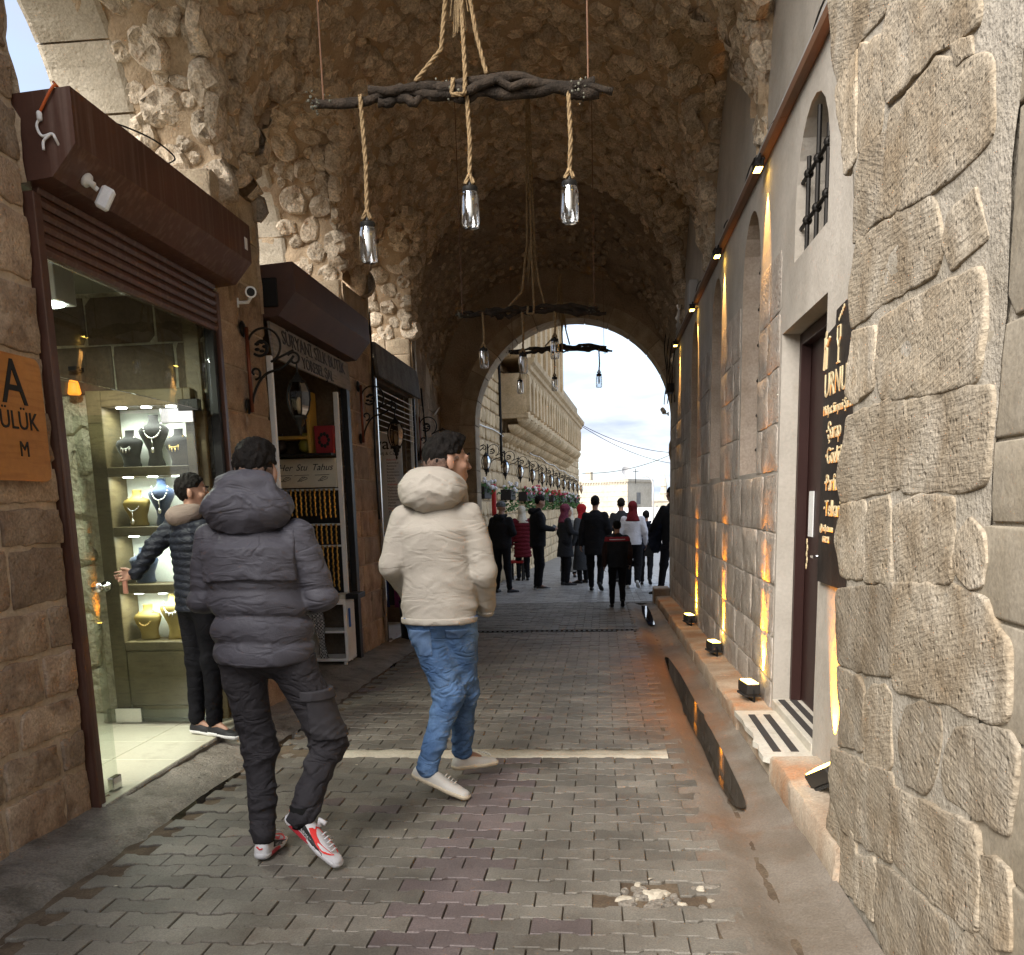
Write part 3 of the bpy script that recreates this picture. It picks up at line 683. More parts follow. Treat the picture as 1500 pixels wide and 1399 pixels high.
# ledge along the foot of the wall
m_ledge = M('ledge_stone', (.33, .24, .165), (.46, .385, .295), rough=.85, scale=3, fine=80, fvar=.2, bump=.5, bd=.006, dirt=(.38, .19, .085), dscale=2, dmin=.48)
m_slab = M('pale_marble_slab', (.50, .46, .385), (.60, .56, .48), rough=.6, scale=3, fine=70, fvar=.1, bump=.15, dirt=(.36, .30, .22), dscale=5, dmin=.56)
ld = thing('stone_ledge', 'low stone ledge along the foot of the right wall carrying small floodlights', 'ledge', (.93, 9, 0))
def ledge_piece(y0, y1, name='ledge_block', x0=.822, top=.135, mat=m_ledge, par=ld, seed=1):
    ny = max(2, int((y1 - y0) / .06)); V = []
    prof = [(x0 + .012, -.06), (x0, .03), (x0 + .002, top - .014), (x0 + .012, top - .002), (x0 + .08, top), (RX + .004, top + .004)]
    for j in range(ny + 1):
        y = y0 + (y1 - y0) * j / ny
        for x, h in prof: V.append((x + fbm([[y * 6, h * 9, seed]], 3, seed)[0] * .008, y, gz(y) + h + fbm([[y * 7, x * 9, seed]], 2, seed)[0] * .004))
    n = len(prof); F = [(j * n + i, (j + 1) * n + i, (j + 1) * n + i + 1, j * n + i + 1) for j in range(ny) for i in range(n - 1)]
    F += [tuple(range(n)), tuple(ny * n + i for i in range(n - 1, -1, -1))] 
    V += [(RX, y0, gz(y0) - .06), (RX, y1, gz(y1) - .06)]
    k = len(V); F += [(n - 1, k - 2, 0), (ny * n + n - 1, ny * n, k - 1)]
    return ob(name, mk(V, F, mat, True, angle=40), par)
y = 5.83; rn = random.Random(5); k = 0
while y < 14.9:
    l = min(rn.uniform(1.1, 1.6), 14.95 - y)
    ledge_piece(y + .004, y + l - .004, seed=20 + k); y += l; k += 1
ledge_piece(3.33, 4.66, seed=2, top=.15)
B('step_core', (.835, 4.66, -.3), (1.05, 5.83, .012), m_ledge, ld)
B('ledge_block', (.80, 14.96, -.5), (1.05, 15.5, -.03), m_ledge, ld, .01)
st = thing('stone_step', 'pale marble doorstep slab with chipped outer edge and two dark non-slip strips', 'step', (.93, 5.2, .02))
pl = [(.80, 4.74), (.83, 4.70), (1.048, 4.70), (1.048, 5.80), (.80, 5.80), (.815, 5.55), (.808, 5.40), (.826, 5.22), (.81, 5.1), (.795, 5.04), (.815, 4.98), (.798, 4.85)]
MB().prism(pl, .018, .048).ob('slab', m_slab, st)
m_strip2 = P('nonslip_strip', (.045, .04, .037), .9)
for x in (.865, .955): B('nonslip_strip', (x, 4.82, .045), (x + .04, 5.68, .052), m_strip2, st, .001)
st2 = thing('stone_step', 'upper marble doorstep inside the door recess with dark strips', 'step', (1.2, 5.4, .06))
B('slab', (1.045, 4.785, -.2), (1.24, 5.915, .098), m_slab, st2)
for x in (1.075, 1.145): B('nonslip_strip', (x, 4.83, .095), (x + .04, 5.87, .102), m_strip2, st2, .001)

# ================================================================ the vault over the passage
vault = thing('stone_vault', 'rubble stone groin vault over the passage, with darker barrel at its far end', 'vault', (-.7, 8, 3.5))
CXV, ZS, RV = -.7, 3.6, 1.75
ZL, RL, CL = 3.45, 1.15, (5.30, 8.2, 11.5)
ZR, RR, CR = 3.6, 1.28, (5.36, 8.2, 11.5)
Y0V, Y1V = 3.45, 13.0
def inB(p, e=0):
    x, y, z = p[:, 0], p[:, 1], p[:, 2]; R_ = RV - e
    return (np.abs(x - CXV) < R_) & (((x - CXV) ** 2 + np.clip(z - ZS, 0, 9) ** 2) < R_ * R_) & (y < Y1V)
def inL(p, e=0):
    x, y, z = p[:, 0], p[:, 1], p[:, 2]; r = np.zeros(len(p), bool)
    for C_, Zs, R_, s in ((CL, ZL, RL - e, -1), (CR, ZR, RR - e, 1)):
        for c in C_: r |= ((x - CXV) * s > 0) & (((y - c) ** 2 + np.clip(z - Zs, 0, 9) ** 2) < R_ * R_) & (np.abs(y - c) < R_)
    return r
def fB(a, b):
    th = a; return np.c_[CXV + RV * np.cos(th), b, ZS + RV * np.sin(th)], -np.c_[np.cos(th), 0 * th, np.sin(th)]
def mkL(c, Zs, R_):
    def f(a, b):
        # a = arc parameter in metres from the foot of the near jamb; straight jambs 0.7 m below the spring
        d = .75; L_ = PI * R_; s = a; up = np.clip(s, 0, d); ph = np.clip((s - d) / R_, 0, PI); dn = np.clip(s - d - L_, 0, d)
        y = c + R_ * np.cos(ph); z = Zs - d + up - dn + R_ * np.sin(ph)
        return np.c_[b, y, z], -np.c_[0 * ph, np.cos(ph), np.sin(ph)]
    return f
surfs = [('B', fB, np.arange(0, PI + .01, .026), np.arange(Y0V, Y1V + .01, .045))]
for c in CL: surfs.append(('L', mkL(c, ZL, RL), np.arange(0, PI * RL + 1.5, .045), np.arange(-3.42, CXV - .2, .045)))
for c in CR: surfs.append(('R', mkL(c, ZR, RR), np.arange(0, PI * RR + 1.5, .045), np.arange(CXV + .2, RX + .06, .045)))
allV = []; allF = []; off = 0
for kind, f, A, Bv in surfs:
    for out, amp in ((0, 1), (.14, 0)):
        ga, gb = np.meshgrid(A, Bv, indexing='ij'); p, n = f(ga.ravel(), gb.ravel())
        fl = (inL(p, .03) if kind == 'B' else inB(p, .03))
        q = p + n * (fbm(p * 5.5, 3, 3) * .035 * amp - out)[:, None]
        na, nb = len(A), len(Bv); I = np.arange(na * nb).reshape(na, nb)
        qd = np.stack([I[:-1, :-1], I[1:, :-1], I[1:, 1:], I[:-1, 1:]], -1).reshape(-1, 4)
        c_ = p[qd].mean(1); e = .035 if out == 0 else -.05
        keep = ~(inL(c_, e) if kind == 'B' else inB(c_, e))
        if kind != 'B': keep &= c_[:, 2] > (2.6 if kind == 'L' else 3.55)
        allV.append(q); allF.append(qd[keep] + off); off += len(q)
ob('mortar_surface', mk(np.concatenate(allV), np.concatenate(allF), m_mortar, True), vault)
# rubble stones set in it
rs = np.random.RandomState(12)
def rub(seed):
    rn = random.Random(seed); n = 13
    pol = [(math.cos(a) * rn.uniform(.8, 1.25), math.sin(a) * rn.uniform(.8, 1.25)) for a in np.linspace(0, 2 * PI, 7, endpoint=False)]
    V, F = stone_vf(pol, 1.0, seed, n, 0, ((1.12, -1.2), (1.08, .1), (1.0, .66), (.84, .95), (.52, 1.0), (.25, 1.0)), .6, 2.9)
    return V, F
protos = [rub(300 + i) for i in range(20)]
protom = [mk(V, F, m_rubble, True) for V, F in protos]
for me_ in protom: me_.set_sharp_from_angle(angle=math.radians(34))
cand = []
for kind, f, A, Bv in surfs:
    la = (PI * RV) if kind == 'B' else A[-1]; lb = Bv[-1] - Bv[0]
    N = int(la * lb * 480)
    a = rs.uniform(0, la, N); b = rs.uniform(Bv[0], Bv[-1], N)
    p, n = f(a / RV if kind == 'B' else a, b)
    bad = inL(p, .01) if kind == 'B' else inB(p, .01)
    if kind == 'L': bad |= (p[:, 0] < -2.93) | (p[:, 1] < 4.3)
    if kind == 'R': bad |= (p[:, 0] > RX - .02)
    if kind != 'B': bad |= p[:, 2] < (3.42 if kind == 'L' else 3.7)
    ok = ~bad; p = p[ok]; n = n[ok]
    r = rs.uniform(.045, .115, len(p)) * (1.0 if kind == 'B' else .92); r = r * np.where(rs.rand(len(p)) < .12, 1.3, 1)
    order = np.argsort(-r); sel = []; SP = np.zeros((0, 3)); SR = np.zeros(0)
    for i in order:
        if len(SR) and np.any(np.sum((SP - p[i]) ** 2, 1) < ((SR + r[i]) * .86) ** 2): continue
        SP = np.vstack([SP, p[i]]); SR = np.append(SR, r[i]); sel.append(i)
    for i in sel: cand.append((p[i], n[i], r[i]))
def rmat(p, n, r, rs):
    n = Vector(n).normalized(); n = (n + Vector(rs.uniform(-.22, .22, 3))).normalized()
    t = Vector((0, 1, 0)) if abs(n.y) < .8 else Vector((1, 0, 0)); t = (t - n * t.dot(n)).normalized(); an = rs.normal(0, .5)
    t = (t * math.cos(an) + n.cross(t) * math.sin(an)).normalized(); s = n.cross(t)
    el = rs.uniform(.95, 1.45); h = r * rs.uniform(.24, .46)
    a, b = r * el ** .5 * 1.0, r / el ** .5 * 1.0
    m = Matrix.Identity(4)
    for k in range(3): m[k][0] = t[k] * a; m[k][1] = s[k] * b; m[k][2] = n[k] * h; m[k][3] = p[k] - n[k] * .004
    return m
def sz(c):
    p, n, r = c; d = p - np.array([0, 0, 1.33]); dist = np.linalg.norm(d)
    inview = p[1] > 4 and (p[2] - 1.33) / p[1] < .60 and p[0] / p[1] > -.66
    return (r / dist) * (1 if inview and np.dot(d, n) < 0 else .05)
cand.sort(key=sz, reverse=True)
VV = []; FF = []; o_ = 0
for i, (p, n, r) in enumerate(cand):
    mt = rmat(p, n, r, rs); k = i % 20
    if i < 300: ob('stone', protom[k], vault, mt)
    else:
        Vp, Fp = protos[k]; A_ = np.array(mt); q = Vp @ A_[:3, :3].T + A_[:3, 3]; VV.append(q); FF += [tuple(j + o_ for j in f) for f in Fp]; o_ += len(Vp)
me_ = mk(np.concatenate(VV), FF, m_rubble, True); me_.set_sharp_from_angle(angle=math.radians(34))
tag(ob('rubble_stones', me_, vault), kind='stuff')
# dressed ring at the outer end of each side arch
for c in CL:
    for k in range(9):
        a0, a1 = PI * k / 9 + .006, PI * (k + 1) / 9 - .006; V = []
        for x in (-3.45, -3.42, -2.98, -2.95):
            for R_ in (RL - (.018 if -3.44 < x < -2.96 else .004), RL + .25):
                for a in np.linspace(a0, a1, 4): V.append((x, c + R_ * math.cos(a), ZL + R_ * math.sin(a)))
        F = []
        for i in range(3):
            for j in range(3):
                F.append((i * 8 + j, i * 8 + j + 1, (i + 1) * 8 + j + 1, (i + 1) * 8 + j))
        for j in range(3): F += [(j, j + 4, j + 5, j + 1), (24 + j, 24 + j + 1, 24 + j + 5, 24 + j + 4)]
        for i in range(3): F += [(i * 8, (i + 1) * 8, (i + 1) * 8 + 4, i * 8 + 4), (i * 8 + 3, i * 8 + 7, (i + 1) * 8 + 7, (i + 1) * 8 + 3)]
        ob('voussoir', mk(V, F, m_vous), vault)
    for s in (-1, 1):
        for k in range(3):
            z1 = ZL - .005 - .26 * k; yy = c + s * (RL - .016); yb = c + s * (RL + .2)
            B('jamb_block', (-3.45, min(yy, yb), z1 - .25), (-2.955, max(yy, yb), z1), m_vous, vault, .006)
# far barrel and its end arch
m_darkst = M('dark_stone', (.27, .20, .135), (.41, .32, .225), rough=.95, scale=6, var=.25, fine=50, fvar=.3, bump=.7, bd=.012, isl=True)  # a darker brown than the near rubble
ZF, RF = 2.85, 1.75
th = np.linspace(-.9, PI + .9, 130); yy = np.linspace(12.85, 14.85, 50); TT, YY = np.meshgrid(th, yy, indexing='ij'); t_ = np.clip(TT, 0, PI); ex = (TT - t_)
V = np.c_[(CXV + RF * np.cos(t_)).ravel(), YY.ravel(), (3.58 - .62 * (YY - 12.85) / 2 + RF * np.sin(t_) - np.abs(ex) * 3.6).ravel()]
V += (fbm(V * 5, 4, 6) * .045)[:, None] * np.array([1, 0, 1])
I = np.arange(len(th) * len(yy)).reshape(len(th), len(yy)); F = np.stack([I[:-1, :-1], I[1:, :-1], I[1:, 1:], I[:-1, 1:]], -1).reshape(-1, 4)
V[:, 0] = np.minimum(V[:, 0], RX - .004)
keep = V[F].mean(1)[:, 0] < RX - .03
ob('dark_barrel', mk(V, F[keep], m_dark, True), vault)
VV = []; FF = []; o_ = 0; SP = np.zeros((0, 3)); rs2 = np.random.RandomState(5)
for k in range(5200):
    a_, y_, r_ = rs2.uniform(.02, PI - .02), rs2.uniform(12.9, 14.8), rs2.uniform(.04, .085); zc_ = 3.58 - .62 * (y_ - 12.85) / 2
    p_ = np.array([CXV + RF * math.cos(a_), y_, zc_ + RF * math.sin(a_)])
    if len(SP) and np.min(np.sum((SP - p_) ** 2, 1)) < .115 ** 2: continue
    if p_[0] > RX - .06: continue
    SP = np.vstack([SP, p_]); A_ = np.array(rmat(p_, -np.array([math.cos(a_), 0, math.sin(a_)]), r_, rs2)); Vp, Fp = protos[k % 20]
    VV.append(Vp @ A_[:3, :3].T + A_[:3, 3]); FF += [tuple(j + o_ for j in f) for f in Fp]; o_ += len(Vp)
me_ = mk(np.concatenate(VV), FF, m_darkst, True); me_.set_sharp_from_angle(angle=math.radians(34)); tag(ob('dark_rubble', me_, vault), kind='stuff')
def arcpts(cx, z, R_, n=28, rev=False):
    a = np.linspace(0, PI, n); p = [(cx + R_ * math.cos(t), z + R_ * math.sin(t)) for t in a]; return p[::-1] if rev else p
# step between rubble and dark barrel
EA = (-.425, 2.52, 1.5)
hole = [(EA[0] + EA[2], -.45)] + arcpts(*EA) + [(EA[0] - EA[2], -.45)]
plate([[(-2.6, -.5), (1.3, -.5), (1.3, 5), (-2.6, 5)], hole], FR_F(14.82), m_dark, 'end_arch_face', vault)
fo = FR_F(15.3); plate([[(-2.6, -.5), (1.3, -.5), (1.3, 5.6), (-2.6, 5.6)], hole], ((0, 15.3, 0), (1, 0, 0), (0, 0, 1), (0, 1, 0)), m_ashlar, 'outer_face', vault)
for k in range(13):
    a0, a1 = PI * k / 13 + .004, PI * (k + 1) / 13 - .004; V = []
    for y in (14.80, 15.32):
        for R_ in (EA[2] - .012, EA[2] + .22):
            for a in np.linspace(a0, a1, 4): V.append((EA[0] + R_ * math.cos(a), y, EA[1] + R_ * math.sin(a)))
    F = [(j, j + 8, j + 9, j + 1) for j in range(3)] + [(j, j + 1, j + 5, j + 4) for j in range(3)] + [(8 + j, 12 + j, 13 + j, 9 + j) for j in range(3)] + [(0, 4, 12, 8), (3, 11, 15, 7)]
    ob('voussoir', mk(V, F, m_ashlar), vault)
for s in (-1, 1):
    for k in range(9):
        z1 = 2.515 - k * .335; x0 = EA[0] + s * (EA[2] - .01); x1 = x0 + s * .25
        B('jamb_block', (min(x0, x1), 14.80, z1 - .33), (max(x0, x1), 15.32, z1), m_ashlar, vault, .006)

# ================================================================ left: near wall and the piers between the shops
LX = -2.45
lw = thing('brown_ashlar_wall', 'worn brown ashlar wall at the left edge with wide mortar joints', 'stone wall', (LX, 3, 0))
B('core', (-2.95, -1.5, -.3), (LX - .008, 4.165, 3.75), m_brownm, lw, .01)
for p in courses(2.6, 4.17, -.12, 3.75, (.17, .31), (.24, .5), 77, .028): stones('stone', [p], FR_L(LX - .008), m_brown, lw, h=.011, n=36, smooth=0, amp=.8, ns=14, wob=.012, edge=.02)
for p in courses(-1, 2.6, -.12, 3.7, (.25, .35), (.4, .6), 78, .03): stones('stone', [p], FR_L(LX - .008), m_brown, lw, h=.015, n=12, smooth=1, amp=.5, ns=12)
def stone_pier(y0, y1, z1, label, mat, seed, ret=.6, hs=(.26, .36)):
    t = thing('stone_pier', label, 'stone pier', (LX, (y0 + y1) / 2, 0), group='stone piers between the shops')
    B('core', (LX - ret, y0 + .01, -.4), (LX - .01, y1 - .01, z1), m_brownm, t, .01)
    for p in courses(y0, y1, gz(y0) - .03, z1, hs, (.35, .75), seed, .012): stones('block', [p], FR_L(LX - .01), m_ashlar if p[0][1] > 2.65 else mat, t, h=.010, n=28, smooth=0, amp=.6, ns=12, edge=.02)
    for p in courses(LX - ret, LX - .004, gz(y0) - .03, z1, hs, (.3, .6), seed, .012): stones('block', [p], FR_F(y0 + .01), m_ashlar if p[0][1] > 2.65 else mat, t, h=.012, n=20, smooth=0, amp=.4, ns=10, edge=.03)
    return t
stone_pier(6.26, 7.10, 3.46, 'brown stone pier with a scrolled lamp bracket, left of the silk shop', m_brown, 41)
stone_pier(9.32, 10.42, 3.46, 'stone pier between the silk shop and the menu board shop', m_brown, 42)
stone_pier(12.62, 13.1, 3.46, 'dark stone pier past the menu board shop', m_brown, 43)
fw = thing('stone_wall', 'dark weathered wall of small stones past the last shop on the left', 'stone wall', (LX, 14, 0))
B('core', (-3.6, 13.1, -.5), (LX - .01, 15.29, 3.6), m_brownm, fw, .01)
for p in courses(13.1, 14.8, -.3, 2.85, (.2, .3), (.3, .5), 44, .012): stones('stone', [p], FR_L(LX - .01), m_brown, fw, h=.018, n=16, smooth=0, amp=.5, ns=12, edge=.03)

# ================================================================ left: jewellery shop
m_cream = M('cream_tile', (.50, .48, .36), (.58, .56, .43), rough=.35, scale=2, fine=60, fvar=.06, bump=.05, dirt=(.40, .37, .27), dscale=4, dmin=.56, spec=.5)
m_rough = M('pale_rough_limestone', (.40, .37, .27), (.55, .52, .40), rough=.9, scale=4, var=.12, fine=40, fvar=.25, bump=.9, bd=.02, pit=9, dirt=(.26, .22, .14), dscale=5, dmin=.55)
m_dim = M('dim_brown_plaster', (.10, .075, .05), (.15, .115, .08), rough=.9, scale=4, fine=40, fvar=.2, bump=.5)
m_ceil = P('grey_ceiling', (.22, .22, .19), .9)
m_led = emit('led_white', (.92, 1, .95), 9)
js = thing('jewellery_shop', 'glass fronted jewellery shop with brown roller shutter box, nearest on the left', 'shop', (LX, 5.2, -.05))
S0, S1 = 4.18, 6.22
ti = 0
for i in range(6):
    for j in range(5):
        x1 = -2.40 - i * .40; y0 = 4.19 + j * .41
        B('floor_tile', (x1 - .397, y0, -.4), (x1, min(y0 + .407, 6.24), -.048 - .0), m_cream, js, .003)
B('threshold', (-2.462, 4.19, -.4), (-2.385, 6.24, -.052), m_conc, js, .008)
B('ceiling', (-4.7, 4.16, 2.74), (-2.47, 6.26, 2.95), m_ceil, js)
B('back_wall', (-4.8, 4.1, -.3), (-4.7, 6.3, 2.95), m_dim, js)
B('near_wall', (-4.8, 4.1, -.3), (-3.55, 4.19, 2.95), m_rough, js)
B('side_wall', (-4.75, 6.245, -.3), (-2.46, 6.268, 2.8), m_rough, js)
for p in courses(-4.7, -3.2, -.05, 2.05, (.25, .4), (.3, .5), 9, .02): stones('wall_stone', [p], FR_F(6.24), m_rough, js, h=.03, n=22, smooth=2, amp=.7, ns=7, wob=.05)
for p in courses(-4.7, -2.56, 2.1, 2.72, (.3, .33), (.4, .6), 10, .012): stones('wall_stone', [p], FR_F(6.243), m_dim, js, h=.012, n=18, smooth=0, amp=.5, ns=8)
B('frame_post', (-2.505, 4.172, -.10), (-2.415, 4.232, 2.70), m_brownmet, js, .004)
B('frame_post', (-2.505, 6.165, -.11), (-2.425, 6.215, 2.70), m_brownmet, js, .004)
B('guide_rail', (-2.50, 6.10, -.1), (-2.44, 6.15, 2.52), m_black, js, .004)
B('frame_post', (-2.62, 6.05, -.05), (-2.52, 6.09, 2.52), m_wood, js, .004)
for k in range(6):
    z = 2.455 + k * .05; V = []
    MB().prism([(-2.455, z), (-2.435, z + .004), (-2.425, z + .025), (-2.435, z + .046), (-2.455, z + .048)], 4.235, 6.16, axis=1).ob('shutter_slat', m_brownmet, js)
B('transom_pane', (-2.484, 4.235, 1.955), (-2.474, 6.095, 2.46), m_glass, js, .001)
B('side_pane', (-2.484, 4.235, -.045), (-2.474, 4.47, 1.945), m_glass, js, .001)
B('pane_clamp', (-2.495, 4.40, -.045), (-2.463, 4.485, .02), m_steel, js, .003)
B('pane_clamp', (-2.50, 4.235, 1.91), (-2.458, 4.30, 2.0), m_black, js, .003)
dl = B('glass_door', (-3.33, 5.915, -.035), (-2.535, 5.925, 1.945), m_glass, js, .001)
B('door_rail', (-3.30, 5.905, -.04), (-2.535, 5.935, .05), m_glass, dl, .002); B('lock_box', (-3.24, 5.90, -.04), (-3.06, 5.94, .06), m_steel, dl, .003)
B('top_hinge', (-2.74, 5.90, 1.88), (-2.53, 5.94, 1.97), m_steel, dl, .003); B('pivot_box', (-2.62, 5.89, 1.95), (-2.49, 5.95, 2.02), m_black, js, .003)
kb = MB()
for s in (-1, 1): kb.lathe([(.012, 0), (.012, .03), (.034, .035), (.038, .06), (.03, .075)], n=14, M=Matrix.Translation((-3.25, 5.92 + s * .006, .865)) @ Matrix.Rotation(-s * PI / 2, 4, 'X'))
kb.ob('door_knob', m_steel, dl, True)
# roller shutter box
prof = [(-2.468, 3.06), (-2.46, 3.075), (-2.20, 3.09), (-2.20, 2.87), (-2.315, 2.745), (-2.468, 2.73)]
rb = MB().prism(prof, 4.165, 6.225, axis=1).ob('shutter_box', m_brownmet, js)
B('box_sticker', (-2.2, 6.12, 2.93), (-2.197, 6.165, 3.0), m_white, rb, .0005)
# display cabinet
cab = thing('display_cabinet', 'oak display cabinet with lit white shelves inside the jewellery shop', 'cabinet', (-2.92, 6.1, 0))
cx0, cx1, cy0, cy1 = -3.27, -2.575, 5.99, 6.235
m_backp = P('white_back_panel', (.70, .72, .66), .6)
B('side_board', (cx0, cy0, -.03), (cx0 + .10, cy1, 2.10), m_wood, cab); B('side_board', (cx1 - .05, cy0, -.03), (cx1, cy1, 2.10), m_wood, cab)
B('top_board', (cx0 + .101, cy0, 2.0), (cx1 - .051, cy1, 2.10), m_wood, cab)
LV = [.46, .84, 1.215, 1.595]
for z in LV: B('shelf', (cx0 + .101, cy0, z - .03), (cx1 - .051, cy1 - .012, z + .03), m_wood, cab)
B('back_panel', (cx0 + .101, cy1 - .011, .4), (cx1 - .051, cy1 - .001, 2.0), m_backp, cab, .001)
B('door_panel', (cx0 + .101, cy0 + .008, .06), (cx1 - .051, cy0 + .03, .425), m_wood, cab); B('plinth', (cx0 + .101, cy0 + .02, -.03), (cx1 - .051, cy0 + .05, .055), m_wood, cab)
tops = LV[1:] + [2.03]
for z in tops:
    for k in range(3):
        x = cx0 + .20 + k * .165
        MB().lathe([(.032, 0), (.032, .004)], (x, cy0 + .07, z - .036), 16).ob('spot_light', m_led, cab)
    L_ = bpy.data.lights.new('shelf_light', 'AREA'); L_.shape = 'RECTANGLE'; L_.size = .42; L_.size_y = .05; L_.energy = .85; L_.color = (.95, 1, .90)
    lo = bpy.data.objects.new('shelf_light', L_); COL.objects.link(lo); lo.location = (cx0 + .36, cy0 + .08, z - .045); lo.rotation_euler = (math.radians(-14), 0, 0)
# bust stands
def bust(mat, neckl, short, label, loc, rz=0, s=1, grp='busts on the cabinet shelves'):
    t = thing('jewellery_bust', label, 'bust', loc, 0, grp)
    pr = ([(.062, 0), (.07, .012), (.062, .03), (.066, .07), (.088, .115), (.10, .15), (.088, .172), (.05, .186), (.033, .20), (.034, .232), (.037, .236)] if short else
          [(.055, 0), (.052, .02), (.040, .06), (.042, .10), (.062, .145), (.085, .19), (.092, .215), (.075, .235), (.042, .25), (.029, .27), (.030, .30), (.032, .305)])
    Mx = T(loc, rz, s=s)
    V = MB().lathe(pr, n=22, sx=1, sy=.55)
    V.V = [(x, y - .018 * (1 - abs(2 * z / .25 - 1)) , z + .03 * x) for x, y, z in V.V]
    V.V = [tuple(Mx @ Vector(v)) for v in V.V]
    V.ob('form', mat, t, True)
    zt = .185 if short else .25
    kind, mt = neckl
    nb = MB(); n_ = 15
    for i in range(n_):
        a = (i / (n_ - 1) - .5) * 2
        drop = .085 if kind != 'bib' else .07
        x = .052 * math.sin(a * PI / 2); z = zt - drop * math.cos(a * PI / 2) ** .8 if abs(a) < .999 else zt; y = -.058 - .012 * math.cos(a * PI / 2) + (.025 * a * a)
        p = Mx @ Vector((x, y, z))
        nb.ball(p, .0055 * s, 6, 4)
        if kind == 'bib' and i % 2 == 0 and abs(a) < .75: nb.tube([p, p + Vector((0, -.003, -.028))], .004, 5)
    if kind == 'pendant':
        nb.tube([Mx @ Vector((0, -.07, zt - .085)), Mx @ Vector((0, -.072, zt - .14))], .0025, 5); nb.ball(Mx @ Vector((0, -.074, zt - .155)), (.012, .006, .018), 8, 6)
    nb.ob('necklace', mt, t, True)
    return t
m_velvet = P('black_velvet', (.018, .016, .017), .9, 0, sheen=.3); m_navy = P('navy_velvet', (.012, .028, .075), .85, 0, sheen=.4); m_goldv = P('gold_velvet', (.30, .215, .06), .6, 0)
zt = [v + .031 for v in LV]
bust(m_velvet, ('bib', m_silver), True, 'black bust with silver bib necklace, left on the top shelf', (-3.06, 6.12, zt[3]), -.2)
bust(m_velvet, ('pendant', m_silver), False, 'tall black bust with a pendant, middle of the top shelf', (-2.90, 6.13, zt[3]), .2, 1.08)
bust(m_velvet, ('bib', m_gold), True, 'black bust with a gold necklace, right on the top shelf', (-2.73, 6.12, zt[3]), -.2)
bust(m_goldv, ('pendant', m_silver), True, 'gold bust with hanging silver pendant on the second shelf', (-3.05, 6.12, zt[2]), -.15)
bust(m_navy, ('pendant', m_silver), False, 'tall navy bust with silver necklace on the second shelf', (-2.88, 6.12, zt[2]), .1)
bust(m_navy, ('bib', m_silver), True, 'navy bust with white beads on the third shelf, beside the held pendant', (-3.04, 6.12, zt[1]), 0)
bust(m_goldv, ('chain', m_gold), True, 'gold bust with fine chain, left on the bottom shelf', (-3.05, 6.12, zt[0]), -.1)
bust(m_goldv, ('bib', m_silver), False, 'slim gold bust partly behind the man, on the bottom shelf', (-2.87, 6.12, zt[0]), .1)
# ceiling lamp
cl = thing('ceiling_lamp', 'white cube ceiling lamp lit at its base inside the jewellery shop', 'lamp', (-2.93, 5.1, 2.62))
B('housing', (-3.03, 5.0, 2.44), (-2.83, 5.2, 2.74), m_white, cl, .004); MB().lathe([(.075, 0), (.075, .006)], (-2.93, 5.1, 2.433), 20).ob('lens', m_led, cl)
L_ = bpy.data.lights.new('ceiling_lamp_light', 'AREA'); L_.shape = 'DISK'; L_.size = .15; L_.energy = 8; L_.color = (.97, 1, .84); lo = bpy.data.objects.new('ceiling_lamp_light', L_); COL.objects.link(lo); lo.location = (-2.93, 5.1, 2.428)
ol = thing('amber_reflection', 'small amber glow added for a lamp reflection in the shop glass', 'lamp', (-3.4, 6.1, 2.2)); MB().lathe([(.035, 0), (.042, .01), (.032, .07), (.025, .09)], (-3.42, 6.14, 2.10), 14).ob('shade', emit('amber_glow', (1, .30, .03), .35), ol, True)  # glowing piece added for an amber reflection in the glass; no lamp hangs here
B('mount', (-3.45, 6.14, 2.25), (-3.39, 6.24, 2.28), m_black, ol)
# things on the shutter box: flood adapter, cables, camera
ad = thing('lamp_holder', 'white plastic lamp holder fixed to the near end of the brown shutter box', 'lamp holder', (-2.21, 4.45, 2.84))
MB().lathe([(.03, 0), (.032, .01), (.03, .02), (.012, .026), (.012, .05)], n=14, M=Matrix.Translation((-2.275, 4.36, 2.795)) @ Matrix.Rotation(math.radians(125), 4, 'Y')).ob('base', m_white, ad, True)
MB().box((-.03, -.02, -.05), (.03, .02, .05), T((-2.215, 4.41, 2.725), .3, 0, .5), .01).ob('body', m_white, ad)
MB().tube([(-2.265, 4.365, 2.785), (-2.235, 4.39, 2.755)], .011, 10).ob('arm', m_white, ad)
wc = thing('white_cable', 'white cable looping down the end of the brown shutter box to the lamp holder', 'cable', (-2.3, 4.16, 2.9))
MB().cable([(-2.34, 4.158, 2.975), (-2.355, 4.152, 2.94), (-2.335, 4.15, 2.90), (-2.29, 4.15, 2.905), (-2.275, 4.152, 2.88), (-2.285, 4.25, 2.82), (-2.28, 4.35, 2.80)], .006, 8).ob('lead', m_white, wc, True)
MB().cable([(-2.30, 4.15, 2.903), (-2.33, 4.15, 2.88), (-2.335, 4.15, 2.845)], .006, 8).ob('spur', m_white, wc, True)
MB().lathe([(.008, 0), (.012, .008), (.012, .03), (.008, .038)], (-2.34, 4.155, 2.96), 10).ob('connector', m_white, wc, True)
oc = thing('orange_cable', 'orange cable running over the top corner of the brown shutter box', 'cable', (-2.3, 4.16, 3.0)); MB().cable([(-2.34, 4.155, 2.99), (-2.27, 4.155, 3.085), (-2.27, 4.2, 3.10), (-2.31, 4.24, 3.14)], .006, 8).ob('lead', P('orange_pvc', (.55, .12, .03)), oc, True)
bc = thing('black_cable', 'thin black cable curling over the top of the brown shutter box', 'cable', (-2.3, 4.6, 3.1)); MB().cable([(-2.33, 4.5, 3.09), (-2.3, 4.7, 3.15), (-2.22, 4.95, 3.16), (-2.17, 5.1, 3.12), (-2.22, 5.12, 3.095)], .004, 6).ob('lead', m_black, bc, True)
